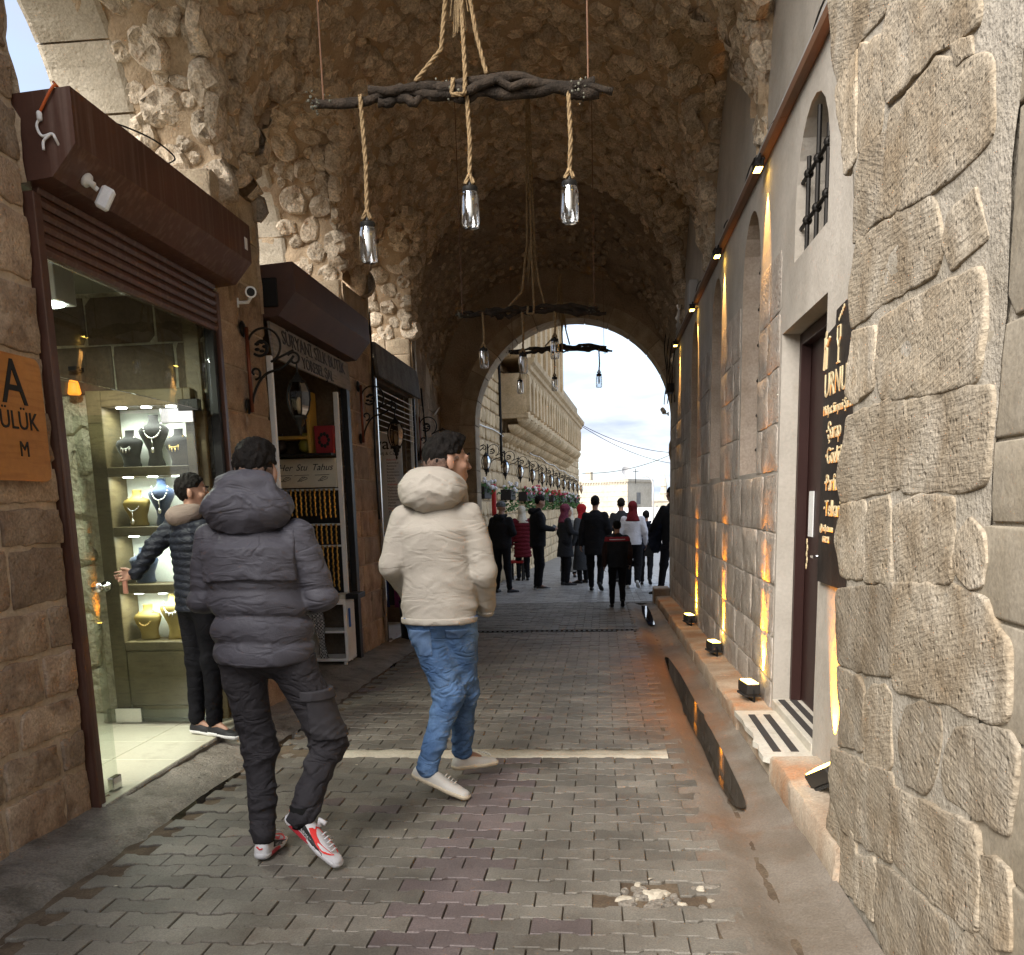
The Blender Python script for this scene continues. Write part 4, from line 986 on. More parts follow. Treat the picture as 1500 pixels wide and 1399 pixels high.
def camera(loc, rz, label, name='security_camera'):
    t = thing(name, label, 'camera', loc); Mx = Matrix.Translation(loc) @ Matrix.Rotation(rz, 4, 'Z')
    MB().lathe([(.03, -.07), (.033, -.06), (.033, .05), (.036, .055), (.036, .075)], n=16, M=Mx @ Matrix.Rotation(PI / 2 + .2, 4, 'X')).ob('housing', m_white, t, True, 40)
    MB().lathe([(.027, .07), (.025, .077)], n=16, M=Mx @ Matrix.Rotation(PI / 2 + .2, 4, 'X')).ob('lens', m_black, t)
    MB().tube([Mx @ Vector(p) for p in ((0, .04, -.02), (-.02, .06, -.05), (-.09, .06, -.055))], .011, 8).ob('arm', m_white, t, True)
    MB().lathe([(.03, 0), (.03, .012)], n=14, M=Mx @ Matrix.Translation((-.09, .06, -.055)) @ Matrix.Rotation(PI / 2, 4, 'Y')).ob('base', m_white, t)
camera((-2.24, 6.28, 2.71), .35, 'white bullet security camera at the end of the brown shutter box')
# wooden sign on the near wall
m_owood = M('orange_wood', (.42, .17, .035), (.52, .23, .06), rough=.5, scale=2, fine=30, fvar=.08, bump=.05, stripe=((4, 4, 50), 1.0, (.33, .12, .025), .5))
sg = thing('wooden_sign', 'orange wooden sign with rounded corners and black letters on the brown wall', 'sign', (LX, 3.8, 1.7))
def rrect(y0, y1, z0, z1, r, n=6):
    o = []
    for cy, cz, a0 in ((y1 - r, z0 + r, -PI / 2), (y1 - r, z1 - r, 0), (y0 + r, z1 - r, PI / 2), (y0 + r, z0 + r, PI)):
        o += [(cy + r * math.cos(a0 + PI / 2 * k / n), cz + r * math.sin(a0 + PI / 2 * k / n)) for k in range(n + 1)]
    return o
MB().prism(rrect(3.1, 4.05, 1.475, 1.985, .045), -2.425, -2.40, axis=0).ob('board', m_owood, sg)
m_ink = P('black_paint', (.012, .011, .01), .6)
WL = lambda y, z, x=-2.399: Matrix(((0, 0, 1, x), (1, 0, 0, y), (0, 1, 0, z), (0, 0, 0, 1)))     # text on a wall facing +x reads along +y
text('letters', 'A', .26, m_ink, sg, WL(3.93, 1.785), .002, 'RIGHT'); text('letters', '\u00dcL\u00dcK', .105, m_ink, sg, WL(3.99, 1.685), .002, 'RIGHT'); text('letters', 'M', .09, m_ink, sg, WL(3.905, 1.575), .002, 'RIGHT')

# ================================================================ left: silk shop
m_greyw = M('grey_sign_wood', (.20, .185, .165), (.30, .28, .255), rough=.8, scale=3, fine=60, fvar=.12, bump=.3, stripe=((10, 4, 40), 1.0, (.13, .118, .105), .6))
ss = thing('silk_shop', 'silk and scarf shop with dark shutter box and carved grey fascia', 'shop', (LX, 8.2, -.1))
prof2 = [(-2.468, 3.07), (-2.21, 3.085), (-2.20, 2.88), (-2.34, 2.72), (-2.468, 2.71)]
MB().prism(prof2, 7.10, 9.36, axis=1).ob('shutter_box', m_darkbox, ss)
B('junction_plate', (-2.45, 7.085, 2.78), (-2.33, 7.10, 2.98), m_black, ss, .006)
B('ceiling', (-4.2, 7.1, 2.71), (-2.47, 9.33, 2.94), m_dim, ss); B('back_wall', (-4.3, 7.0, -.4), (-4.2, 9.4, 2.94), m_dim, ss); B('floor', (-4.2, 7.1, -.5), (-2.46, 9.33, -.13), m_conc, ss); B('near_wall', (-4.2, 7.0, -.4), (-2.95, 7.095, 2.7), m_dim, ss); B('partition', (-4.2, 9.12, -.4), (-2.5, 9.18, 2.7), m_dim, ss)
B('frame_post', (-2.46, 7.115, -.15), (-2.42, 7.155, 2.45), m_white, ss); B('frame_post', (-2.47, 9.19, -.16), (-2.41, 9.30, 2.45), m_black, ss); B('rack_post', (-2.50, 9.02, -.16), (-2.455, 9.06, 2.40), m_white, ss)
MB().prism([(-2.43, 2.44), (-2.408, 2.44), (-2.43, 2.70), (-2.452, 2.70)], 7.17, 9.36, axis=1).ob('fascia_board', m_greyw, ss)
tl = lambda y, z: WL(y, z, -2.409 - (z - 2.44) * .085) @ Matrix.Rotation(-.085, 4, 'X')
text('letters', 'S\u00dcRYAN\u0130 S\u0130LK BUT\u0130K', .15, m_ink, ss, tl(8.3, 2.575), .006, 'CENTER', 1.22); text('letters', 'Y\u00d6RESEL \u015eAL', .13, m_ink, ss, tl(8.3, 2.455), .006, 'CENTER', 1.15)
sb = thing('price_board', 'cream hand lettered board in the silk shop above the gold chains', 'sign', (-2.78, 9.0, 1.7))
m_creamb = P('cream_board', (.62, .58, .47), .6)
B('board', (-3.13, 9.00, 1.53), (-2.50, 9.03, 1.80), m_creamb, sb, .003)
WF = lambda x, z, y: Matrix(((1, 0, 0, x), (0, 0, -1, y), (0, 1, 0, z), (0, 0, 0, 1)))          # text facing the viewer
for tx, x in (('Her', -3.0), ('Stu', -2.84), ('Tahus', -2.64)):
    text('letters', tx, .085, m_ink, sb, WF(x, 1.69, 8.999), .001, 'CENTER', 1, .35)
    q = MB().tube([(x - .07, 8.997, 1.645), (x + .07, 8.997, 1.648)], .002, 5)
    q.tube([(x + .06 * math.sin(2 * a) * (1 - a / 9), 8.997, 1.61 + .02 * math.cos(a * 1.5)) for a in np.linspace(0, 6.3, 30)], .0018, 5); q.ob('flourish', m_ink, sb)
m_shelfy = P('yellow_shelf', (.45, .30, .07), .5)
sh = thing('wall_shelf', 'yellow wooden shelf unit at the back of the silk shop', 'shelf', (-2.8, 8.9, 1.9)); B('shelf_board', (-3.3, 8.85, 1.97), (-2.72, 9.11, 2.0), m_shelfy, sh); B('shelf_board', (-3.3, 8.85, 1.815), (-2.5, 9.11, 1.84), m_black, sh); B('upright', (-2.72, 8.86, 1.84), (-2.69, 9.1, 2.4), m_shelfy, sh)
m_redb = P('red_cloth', (.26, .025, .03), .8); m_vase = P('dark_glaze', (.03, .02, .018), .3); m_ygl = P('olive_glass', (.25, .22, .03), .3)
bgz = thing('gift_bag', 'red gift bag with black print on the silk shop shelf', 'bag', (-2.58, 8.95, 1.85)); MB().prism([(-2.66, 1.842), (-2.50, 1.842), (-2.49, 2.09), (-2.67, 2.09)], 8.92, 9.0, axis=1).ob('bag', m_redb, bgz)
q = MB(); 
for a in np.linspace(0, 2 * PI, 9, endpoint=False): q.ball((-2.58 + .045 * math.cos(a), 8.918, 1.96 + .055 * math.sin(a)), (.016, .003, .02), 6, 4)
q.ob('print', m_ink, bgz)
for x, lb, mt in ((-3.2, 'dark glazed vase, left on the silk shop shelf', m_vase), (-3.02, 'dark glazed vase with round body, near the middle of the silk shop shelf', m_vase), (-2.77, 'olive green bottle beside the red gift bag', m_ygl)):
    v = thing('vase', lb, 'vase', (x, 8.97, 1.842)); MB().lathe([(.03, 0), (.065, .04), (.07, .09), (.04, .14), (.025, .17), (.035, .19)], (x, 8.97, 1.842), 14).ob('body', mt, v, True)
# gold chains
rk = thing('display_rack', 'white rack holding rows of gold chains in the silk shop', 'rack', (-2.8, 9.05, 1))
for z in (1.50, 1.17, .965): B('rail', (-3.25, 9.03, z), (-2.5, 9.06, z + .02), m_white, rk)
B('rack_panel', (-3.3, 9.07, .3), (-2.5, 9.10, 1.53), m_black, rk)
def chain_me(l, n, w):
    q = MB()
    for i in range(n):
        z = -l * i / n; q.ball((.002 * (-1) ** i, -.004 * (i % 2), z - .01), (w * .38, .008, l / n * .62), 5, 4)
    q.lathe([(.012, 0), (.012, .02)], (0, 0, -.005), 6)
    return q.me(m_gold)
rows = ((1.50, .27, 9), (1.17, .185, 7), (.965, .44, 13)); grp = 'gold chains hanging in the silk shop'; rn = random.Random(2)
for z, l, n in rows:
    mes = [chain_me(l * f, n, .03) for f in (1, .96, .88)]
    lab = {1.50: 'gold chain hanging in the upper row under the cream board', 1.17: 'short gold chain hanging in the middle row', .965: 'long gold chain hanging in the lowest row'}[z]
    for k in range(15):
        o = ob('hanging_chain', mes[rn.randrange(3)], None, T((-3.2 + k * .047, 9.012 + rn.uniform(-.008, .008), z))); tag(o, lab, 'chain', grp)   # nothing in the photo tells the chains of one row apart
wcab = thing('white_cabinet', 'small white open cabinet at the silk shop door', 'cabinet', (-2.6, 8.85, -.15))
for lo, hi, nm in (((-2.80, 8.7, .44), (-2.40, 9.0, .49), 'top'), ((-2.80, 8.7, -.10), (-2.40, 9.0, -.07), 'base'), ((-2.43, 8.7, -.07), (-2.40, 9.0, .44), 'side'), ((-2.80, 8.7, -.07), (-2.77, 9.0, .44), 'side'), ((-2.77, 8.71, .17), (-2.43, 9.0, .19), 'shelf'), ((-2.77, 8.98, -.07), (-2.43, 9.0, .44), 'back')): B(nm, lo, hi, m_white if nm != 'back' else m_dim, wcab)
for x in (-2.76, -2.44): B('foot', (x - .015, 8.72, -.155), (x + .015, 8.75, -.10), m_white, wcab)
for k in range(4): B('tray_side', (-2.79 + .13 * k, 8.71, .49), (-2.67 + .13 * k, 8.98, .53 + .01 * (k % 2)), (m_white, m_black, m_creamb, m_black)[k], wcab)
m_check = M('checked_scarf', (.02, .02, .02), (.03, .03, .03), rough=.9, fvar=0, bump=.1); _n = m_check.node_tree; _c = _n.nodes.new('ShaderNodeTexChecker'); _c.inputs['Scale'].default_value = 60; _c.inputs[1].default_value = (.65, .63, .6, 1); _c.inputs[2].default_value = (.02, .02, .022, 1); _g = _n.nodes.new('ShaderNodeNewGeometry'); _n.links.new(_g.outputs['Position'], _c.inputs[0])
_n.links.new(_c.outputs[0], [x for x in _n.nodes if x.type == 'BSDF_PRINCIPLED'][0].inputs[0])
sc_ = thing('checked_scarf', 'black and white checked scarf hanging from the white cabinet', 'scarf', (-2.66, 8.68, .4))
V = []; 
for i in range(14):
    for j in range(12): u = j / 11 - .5; z = .43 - i * .038; V.append((-2.68 + u * (.10 + .03 * math.sin(i * .5)) + i * .004, 8.675 + .015 * math.sin(u * 22), z))
ob('cloth', mk(V, np.array([(i * 12 + j, i * 12 + j + 1, (i + 1) * 12 + j + 1, (i + 1) * 12 + j) for i in range(13) for j in range(11)]), m_check, True), sc_)
bt = thing('blue_tag', 'small blue tag hanging on the side of the white cabinet', 'tag', (-2.39, 8.8, .3)); MB().box((-2.397, 8.76, .22), (-2.385, 8.80, .40), None, .004).ob('tag_body', P('blue_plastic', (.02, .12, .42), .4), bt)

# ================================================================ left: shop with menu board
ms = thing('menu_shop', 'third shop on the left with slate fascia and white slatted awning', 'shop', (LX, 11.5, -.2))
m_slate = M('slate_fascia', (.09, .085, .08), (.17, .163, .155), rough=.85, scale=5, fine=40, fvar=.25, bump=.5, stripe=((6, 3, 20), 1.0, (.15, .145, .14), .5))
MB().prism([(-2.40, 2.715), (-2.365, 2.715), (-2.395, 3.06), (-2.43, 3.06)], 10.40, 12.78, axis=1).ob('fascia_board', m_slate, ms)
for k in range(8):
    z = 2.16 + k * .065; MB().prism([(-2.47, z), (-2.43, z - .012), (-2.428, z - .006), (-2.468, z + .008)], 10.45, 12.6, axis=1).ob('awning_slat', m_white, ms)
B('frame_post', (-2.47, 10.43, -.2), (-2.41, 10.47, 2.7), m_steel, ms); B('frame_post', (-2.47, 12.55, -.25), (-2.41, 12.61, 2.7), m_black, ms); B('frame_post', (-2.47, 12.49, -.25), (-2.43, 12.53, 2.7), m_white, ms)
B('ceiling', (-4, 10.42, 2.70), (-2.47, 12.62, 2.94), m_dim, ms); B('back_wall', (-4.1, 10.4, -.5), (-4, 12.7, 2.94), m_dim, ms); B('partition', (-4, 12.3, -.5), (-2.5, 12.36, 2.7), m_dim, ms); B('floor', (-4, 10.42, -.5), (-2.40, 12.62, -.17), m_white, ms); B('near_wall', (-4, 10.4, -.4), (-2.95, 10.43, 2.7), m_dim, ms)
mb_ = thing('menu_board', 'tall pale printed menu board with red and black lines', 'sign', (-2.6, 12.0, 1.6))
m_pale = M('pale_print', (.70, .71, .71), (.76, .76, .76), rough=.5, scale=1.2, fvar=.05, bump=0, dirt=(.18, .34, .50), dscale=.9, dmin=.55); m_redi = P('red_ink', (.5, .03, .03), .6)
B('board', (-2.98, 11.78, 1.02), (-2.44, 11.80, 2.24), m_pale, mb_, .002)
text('letters', 'yvan', .20, m_ink, mb_, WF(-2.68, 2.03, 11.779), .001, 'CENTER', 1.1); text('letters', 'Kuruyemi\u015f & Cafe', .055, m_ink, mb_, WF(-2.70, 1.96, 11.779), .001, 'CENTER')
rn = random.Random(6); q = MB(); q2 = MB()
for c_ in (-2.90, -2.64):
    z = 1.89
    for k in range(22):
        w = rn.uniform(.09, .16); text('letters', ''.join(rn.choice('aeinrstlkm') for _ in range(int(w * 75))).capitalize(), .036, m_redi if k % 8 == 0 else m_ink, mb_, WF(c_, z, 11.779), .0008); z -= .037
m_tan = P('tan_card', (.20, .11, .05), .7)
bx = thing('hanging_lamp', 'square brown hanging shade with beaded fringe by the menu board', 'lamp', (-2.74, 11.2, 1.7)); MB().prism([(-2.86, 1.60), (-2.66, 1.60), (-2.67, 1.83), (-2.84, 1.83)], 11.12, 11.3, axis=1).ob('shade', m_tan, bx)
q = MB()
for k in range(16): q.ball((-2.855 + k * .0125, 11.13, 1.585 - .012 * (k % 3)), .008, 5, 4)
q.ob('beads', m_gold, bx); MB().tube([(-2.76, 11.2, 1.83), (-2.76, 11.2, 2.70)], .004, 6).ob('cord', m_black, bx)
m_scs = [P('purple_cloth', (.11, .015, .07), .8), P('navy_cloth', (.02, .03, .12), .8), P('wine_cloth', (.13, .01, .025), .8), P('black_cloth', (.012, .012, .016), .8), P('magenta_cloth', (.22, .02, .10), .8)]
nm = ['wine coloured', 'navy', 'dark red', 'black sequined', 'magenta']
for k in range(7):
    x = -2.90 + k * .068; V = []
    for i in range(10):
        for j in range(6): V.append((x + (j / 5 - .5) * .075, 11.70 + .014 * math.sin(j * 1.9 + k), 1.0 - i * .1 + .02 * math.sin(k * 2)))
    o = ob('hanging_scarf', mk(V, np.array([(i * 6 + j, i * 6 + j + 1, (i + 1) * 6 + j + 1, (i + 1) * 6 + j) for i in range(9) for j in range(5)]), m_scs[(k * 2) % 5], True))
    tag(o, '%s scarf hanging under the menu board, %s from the left' % (['purple', 'wine red', 'magenta', 'navy', 'black', 'dull purple', 'deep wine'][k], ['first', 'second', 'third', 'fourth', 'fifth', 'sixth', 'seventh'][k]), 'scarf', 'scarves under the menu board')
bn = thing('waste_bin', 'black waste bin at the doorway behind the man in the cream jacket', 'bin', (-2.2, 10.7, -.2)); MB().lathe([(.10, 0), (.12, .02), (.13, .42), (.14, .43), (.13, .46)], (-2.24, 10.9, -.2), 18).ob('body', m_black, bn, True)

# ================================================================ wall brackets with hanging lanterns
m_copper = P('copper_bar', (.20, .065, .035), .45, .7); m_lglass = glass('smoked_glass', (.75, .65, .55), tint=.8)
def spiral(c, r0, r1, a0, a1, n=26): return [(c[0] + (r0 + (r1 - r0) * k / n) * math.cos(a0 + (a1 - a0) * k / n), 0, c[1] + (r0 + (r1 - r0) * k / n) * math.sin(a0 + (a1 - a0) * k / n)) for k in range(n + 1)]
def bracket(loc, label, grp, cat='bracket', copper=True):
    t = thing('scroll_bracket', label, cat, loc, 0, grp)
    MB().tube([(.03, 0, -.28), (.03, 0, .28)], .014, 10).ob('bar', m_copper if copper else m_iron, t, True, local=True)
    for z in (-.24, .27): MB().lathe([(.05, 0), (.055, .006), (.04, .014), (.02, .02)], n=16, M=Matrix.Translation((0, 0, z)) @ Matrix.Rotation(PI / 2, 4, 'Y')).ob('wall_plate', m_iron, t, True, local=True)
    q = MB(); q.tube(spiral((.145, .155), .115, .115, PI, -1.2), .008, 6); q.tube(spiral((.12, .15), .03, .065, 2.5, -2.4), .010, 6)
    q.tube([(.03, 0, -.25)] + [(.03 + .32 * f, 0, -.25 + .34 * f ** .55 + .03 * math.sin(f * 6)) for f in np.linspace(.05, 1, 14)], .009, 6); q.tube(spiral((.07, -.02), .045, .012, -1.6, 4.2), .008, 6); q.tube(spiral((.35, .06), .05, .015, 2.6, -3.5), .008, 6)
    q.tube([(.145 + .115 * math.cos(-1.2), 0, .155 + .115 * math.sin(-1.2))] + [(.19 + .16 * f, 0, .05 + .07 * f) for f in (.3, .6, 1)], .008, 6)
    for a in np.linspace(0, 5, 5): q.ball((.12 + .03 * math.cos(a), 0, .15 + .03 * math.sin(a)), (.02, .006, .012), 6, 4)
    q.ob('scrollwork', m_iron, t, True, local=True)
    return t
def lantern(loc, label, grp):
    t = thing('hanging_lantern', label, 'lantern', loc, 0, grp)
    q = MB(); q.lathe([(.004, .30), (.012, .285), (.02, .27), (.03, .262), (.034, .25), (.055, .235), (.058, .225)], n=12); q.tube([(0, 0, .30), (0, 0, .36)], .006, 6); q.ob('cap', m_iron, t, True, 40, local=True)
    MB().lathe([(.052, .225), (.078, .16), (.080, .11), (.066, .04), (.045, .0)], n=6).ob('glass', m_lglass, t, local=True)
    q = MB()
    for k in range(6):
        a = 2 * PI * k / 6; q.tube([(r * math.cos(a), r * math.sin(a), z) for r, z in ((.054, .225), (.080, .16), (.082, .11), (.068, .04), (.046, 0))], .005, 5)
    q.ob('ribs', m_iron, t, True, local=True)
    MB().lathe([(.05, .005), (.052, -.01), (.03, -.025), (.034, -.045), (.018, -.06), (.022, -.08), (.008, -.095), (.012, -.11), (.002, -.13)], n=12).ob('finial', m_iron, t, True, local=True)
    MB().lathe([(.012, .02), (.018, .06), (.02, .1), (.008, .13)], n=10).ob('bulb', m_creamb, t, True, local=True)
    return t
g1, g2 = 'scrolled lamp brackets on the shop piers', 'lanterns hanging from the shop pier brackets'
b1 = bracket((-2.44, 6.62, 2.28), 'iron scroll bracket with copper bar on the first shop pier', g1); l1 = lantern((-2.075, 6.62, 1.96), 'lantern hanging in front of the silk shop doorway', g2)
copytree(b1, (-2.44, 9.75, 2.26), label='iron scroll bracket on the pier between silk shop and menu shop'); copytree(l1, (-2.075, 9.75, 1.93), label='lantern hanging in front of the menu shop')
copytree(b1, (-2.44, 12.86, 2.22), label='iron scroll bracket past the menu shop, above the cream jacket'); copytree(l1, (-2.075, 12.86, 1.88), label='lantern past the menu shop, behind the man in cream')

# ================================================================ right wall: trunking, floodlights, sign
m_trunk = P('brown_trunking', (.16, .085, .05), .55); m_grey = P('grey_plastic', (.42, .41, .40), .5)
tk = thing('cable_trunking', 'long brown and grey cable trunking running along the top of the right wall', 'cable duct', (RX, 9, 3.45))
y = 3.7
while y < 14.4:
    B('brown_cover', (RX - .05, y, 3.41), (RX - .002, min(y + 2.2, 14.5) - .004, 3.465), m_trunk, tk, .003); B('grey_duct', (RX - .035, y, 3.467), (RX - .002, min(y + 2.2, 14.5) - .004, 3.515), m_grey, tk, .006); y += 2.2
for k, (a, b, z) in enumerate(((4.6, 6.4, 3.53), (6.9, 8.6, 3.535), (9.2, 11.0, 3.54))):
    c_ = thing('black_cable', ['thin black cable sagging on the trunking nearest the viewer', 'thin black cable on the trunking above the second window', 'thin black cable on the trunking above the third window'][k], 'cable', (RX, a, z), group='cables on the trunking')
    MB().tube([(RX - .02 - .012 * math.sin(f * 9), a + (b - a) * f, z - .03 + .04 * math.sin(f * 7 + k)) for f in np.linspace(0, 1, 24)], .005, 6).ob('lead', m_black, c_, True)
m_yel = emit('amber_led', (1, .62, .10), 7)
def flood(loc, label, grp, up=True, rz=0, s=1.0):
    """floodlight: finned body, glowing lens, U bracket; built with the lens on +z (up) or -z"""
    t = thing('floodlight', label, 'floodlight', loc, rz, grp); d = 1 if up else -1
    q = MB(); q.box((-.045 * s, -.10 * s, -.035 * s), (.045 * s, .10 * s, .035 * s), None, .006)
    for k in range(7): y = (-.085 + k * .028) * s; q.box((-.055 * s, y - .004, -.05 * s * d if d > 0 else .035 * s), (.055 * s, y + .004, -.035 * s if d > 0 else .05 * s))
    q.ob('body', m_black if not up else P('grey_casting', (.05, .047, .043), .5, .5), t, local=True)
    MB().box((-.034 * s, -.088 * s, .036 * s * d if d > 0 else -.041 * s), (.034 * s, .088 * s, .041 * s if d > 0 else -.036 * s)).ob('lens', m_yel, t, local=True)
    q = MB(); q.tube([(0, -.105 * s, 0), (0, -.115 * s, -.02 * d * s), (.0, -.115 * s, -.075 * d * s), (0, .115 * s, -.075 * d * s), (0, .115 * s, -.02 * d * s), (0, .105 * s, 0)], .007, 6); q.ob('bracket', m_black, t, local=True)
    return t
UPL = [(.965, 10.75, 'floodlight on the stone ledge, farthest from the viewer'), (.965, 8.35, 'floodlight on the stone ledge, between the other two beyond the doorstep'), (.955, 6.25, 'floodlight on the stone ledge just past the marble doorstep')]
def spot(loc, direction, e, col, ang, blend=.7, r=.012):
    L_ = bpy.data.lights.new('floodlight_beam', 'SPOT'); L_.energy = e; L_.color = col; L_.spot_size = math.radians(ang); L_.spot_blend = blend; L_.shadow_soft_size = r
    o = bpy.data.objects.new('floodlight_beam', L_); COL.objects.link(o); o.location = loc; o.rotation_euler = Vector(direction).to_track_quat('-Z', 'Y').to_euler()
gU = 'floodlights standing on the ledge'
for x, y, lb in UPL:
    z = gz(y) + .135 + .085; flood((x, y, z), lb, gU, True, .15)
    spot((x + .03, y, z + .06), (.42, 0, 1), 150, (1, .33, .015), 50)
fl = flood((.95, 4.05, gz(4.1) + .225), 'tilted floodlight standing against the rough pier, nearest the viewer', gU, True, .5, .95); fl.rotation_euler = (-.5, -.35, .5)
spot((.995, 4.33, .22), (.40, .03, 1), 60, (1, .33, .015), 56)
gD = 'floodlights clipped under the trunking'
for y, lb in ((6.55, 'floodlight under the trunking nearest the viewer'), (8.7, 'floodlight under the trunking, second from the viewer'), (11.0, 'floodlight under the trunking beside the white junction box'), (13.4, 'floodlight under the trunking at the far end of the wall')):
    flood((.985, y, 3.37), lb, gD, False, 0, .62)
    spot((.985, y, 3.32), (.12, 0, -1), 24, (1, .52, .14), 46)
L0 = (.80, 3.55, 4.0); flood(L0, 'floodlight high on the rough pier above the picture', 'floodlights clipped under the trunking', False, 0, .8); spot((.80, 3.5, 3.93), (.05, -.12, -1), 9, (1, .60, .24), 44)
B('fixing_arm', (.80, 3.53, 4.03), (.86, 3.57, 4.06), m_black, tk)
jb = thing('junction_box', 'white plastic junction box on the trunking', 'box', (1.0, 11.3, 3.5)); B('box', (.95, 10.98, 3.38), (RX - .001, 11.22, 3.66), m_grey, jb, .012)
camera((.90, 14.55, 2.62), 2.9, 'small security camera at the far end of the right wall')
for nm_, pts_, lb_, mt_ in (('cable', [(-2.43, 10.36, 3.35), (-2.42, 10.36, 2.6), (-2.425, 10.30, 2.0), (-2.42, 10.32, 1.2)], 'black cable running down the pier between silk shop and menu shop', m_black), ('conduit_pipe', [(-2.40, 12.75, 3.45), (-2.40, 12.72, 3.3), (-2.40, 12.74, 2.9), (-2.42, 12.80, 2.4), (-2.42, 12.9, 1.9)], 'pale conduit bending down beside the slate fascia', m_grey), ('cable', [(-2.43, 13.2, 2.9), (-2.42, 13.4, 2.2), (-2.40, 13.7, 1.7), (-2.42, 14.1, 1.75), (-2.43, 14.6, 2.3)], 'black cable looping across the dark wall past the last shop', m_black)):
    t = thing(nm_, lb_, 'cable', pts_[0]); MB().cable(pts_, .012, 6).ob('lead', mt_, t, True)
cz = thing('cable_bundle', 'tangle of cables and boxes at the far end of the right wall', 'cables', (1.0, 14.3, 3.2)); rn = random.Random(9)
for k in range(4): MB().tube([(RX - .03 - .03 * k + .02 * math.sin(f * 8 + k), 14.2 + .1 * k, 3.7 - f * 1.0) for f in np.linspace(0, 1, 14)], .007, 5).ob('lead', m_black, cz, True)
B('box', (.93, 14.35, 2.85), (1.04, 14.55, 2.98), m_black, cz)
# carved black sign beside the door
m_bwood = M('black_stained_wood', (.022, .018, .016), (.036, .030, .026), rough=.5, scale=4, fine=60, fvar=.15, bump=.25, stripe=((10, 10, 1.2), 3, (.05, .042, .036), .4)); m_goldp = P('pale_gold_letters', (.62, .50, .30), .45, .2)
bs_ = thing('carved_sign', 'black wooden board with pale gold lettering, half hidden by the rough pier', 'sign', (RX, 4.5, 1.5))
pl = [(4.70, .99), (4.705, .93), (4.2, .93), (3.9, .96), (3.9, 2.14), (4.1, 2.15), (4.50, 2.13), (4.51, 2.07), (4.695, 2.05)]
MB().prism(pl, RX - .022, RX - .002, axis=0).ob('board', m_bwood, bs_)
WR = lambda y, z: Matrix(((0, 0, -1, RX - .023), (-1, 0, 0, y - .19), (0, 1, 0, z), (0, 0, 0, 1)))   # text on a wall facing -x reads towards -y
for tx, s_, y, z in (('URNU', .15, 4.87, 1.775), ('Midyat S\u00fcryani \u015earab\u0131', .062, 4.87, 1.695), ('\u00b7\u015earap', .105, 4.80, 1.585), ('\u00b7G\u00f6zl\u00fck', .105, 4.80, 1.475), ('\u00b7Parf\u00fcm', .105, 4.80, 1.355), ('\u00b7Telkari', .105, 4.80, 1.24), ('@midyaturnu', .045, 4.86, 1.17), ('0532 21', .04, 4.80, 1.12)):
    text('letters', tx, s_, m_goldp, bs_, WR(y, z), .003, 'LEFT', 1.0)
q = MB(); ty = lambda u, v: (RX - .025, 4.69 - u, 1.90 + v * .7)
q.tube([ty(0, .0), ty(.015, .12), ty(.01, .2)], .006, 5); q.tube([ty(.045, .0), ty(.05, .12), ty(.03, .2)], .006, 5); q.tube([ty(.01, .13), ty(.06, .15), ty(.10, .19)], .006, 5); q.ball(ty(.03, .215), (.004, .02, .02), 8, 6); q.ob('figure_mark', m_goldp, bs_)
q = MB(); g_ = lambda u, v: (RX - .025, 4.43 - u, 1.90 + v * .8)
q.tube([g_(-.02, 0), g_(.03, 0)], .005, 5); q.tube([g_(.005, 0), g_(.005, .08)], .004, 5); q.tube([g_(-.02, .19), g_(-.022, .13), g_(.005, .08), g_(.032, .13), g_(.03, .19), g_(-.02, .19)], .004, 5)
for k in range(5): q.ball(g_(.0 + .02 * k, .225 + .012 * k), (.004, .010, .010), 7, 5)
q.ob('goblet_mark', m_goldp, bs_)
q = MB()
for k in range(5): q.ball((RX - .038, 4.88 - .012 * (k % 2), .99 + .03 * k), (.004, .012, .018), 6, 4)
q.ob('vine_mark', m_goldp, bs_)

# ================================================================ hanging branch lamps
m_branch = M('dark_branch_bark', (.018, .013, .009), (.045, .032, .022), rough=.9, scale=14, fine=120, fvar=.4, bump=.9, bd=.006)
m_lichen = M('pale_lichen', (.10, .10, .075), (.19, .185, .145), rough=.95, scale=30, fine=150, bump=.6)
m_rope = M('jute_rope', (.20, .135, .07), (.32, .225, .12), rough=.95, scale=40, fine=200, fvar=.3, bump=.5)
m_jar = bpy.data.materials.new('jar_glass'); m_jar.use_nodes = True; _t = m_jar.node_tree; _t.nodes.clear()
_o = _t.nodes.new('ShaderNodeOutputMaterial'); _m = _t.nodes.new('ShaderNodeMixShader'); _tr = _t.nodes.new('ShaderNodeBsdfTransparent'); _g = _t.nodes.new('ShaderNodeBsdfGlossy'); _l = _t.nodes.new('ShaderNodeLayerWeight'); _l.inputs[0].default_value = .45
_g.inputs['Roughness'].default_value = .06; _tr.inputs[0].default_value = (.93, .95, .97, 1)
_r = _t.nodes.new('ShaderNodeMapRange'); _r.inputs['To Min'].default_value = .16; _r.inputs['To Max'].default_value = .95; _t.links.new(_l.outputs['Facing'], _r.inputs[0])
_t.links.new(_r.outputs[0], _m.inputs[0]); _t.links.new(_tr.outputs[0], _m.inputs[1]); _t.links.new(_g.outputs[0], _m.inputs[2]); _t.links.new(_m.outputs[0], _o.inputs[0])
m_fil = P('frosted_bulb', (.75, .72, .66), .3)
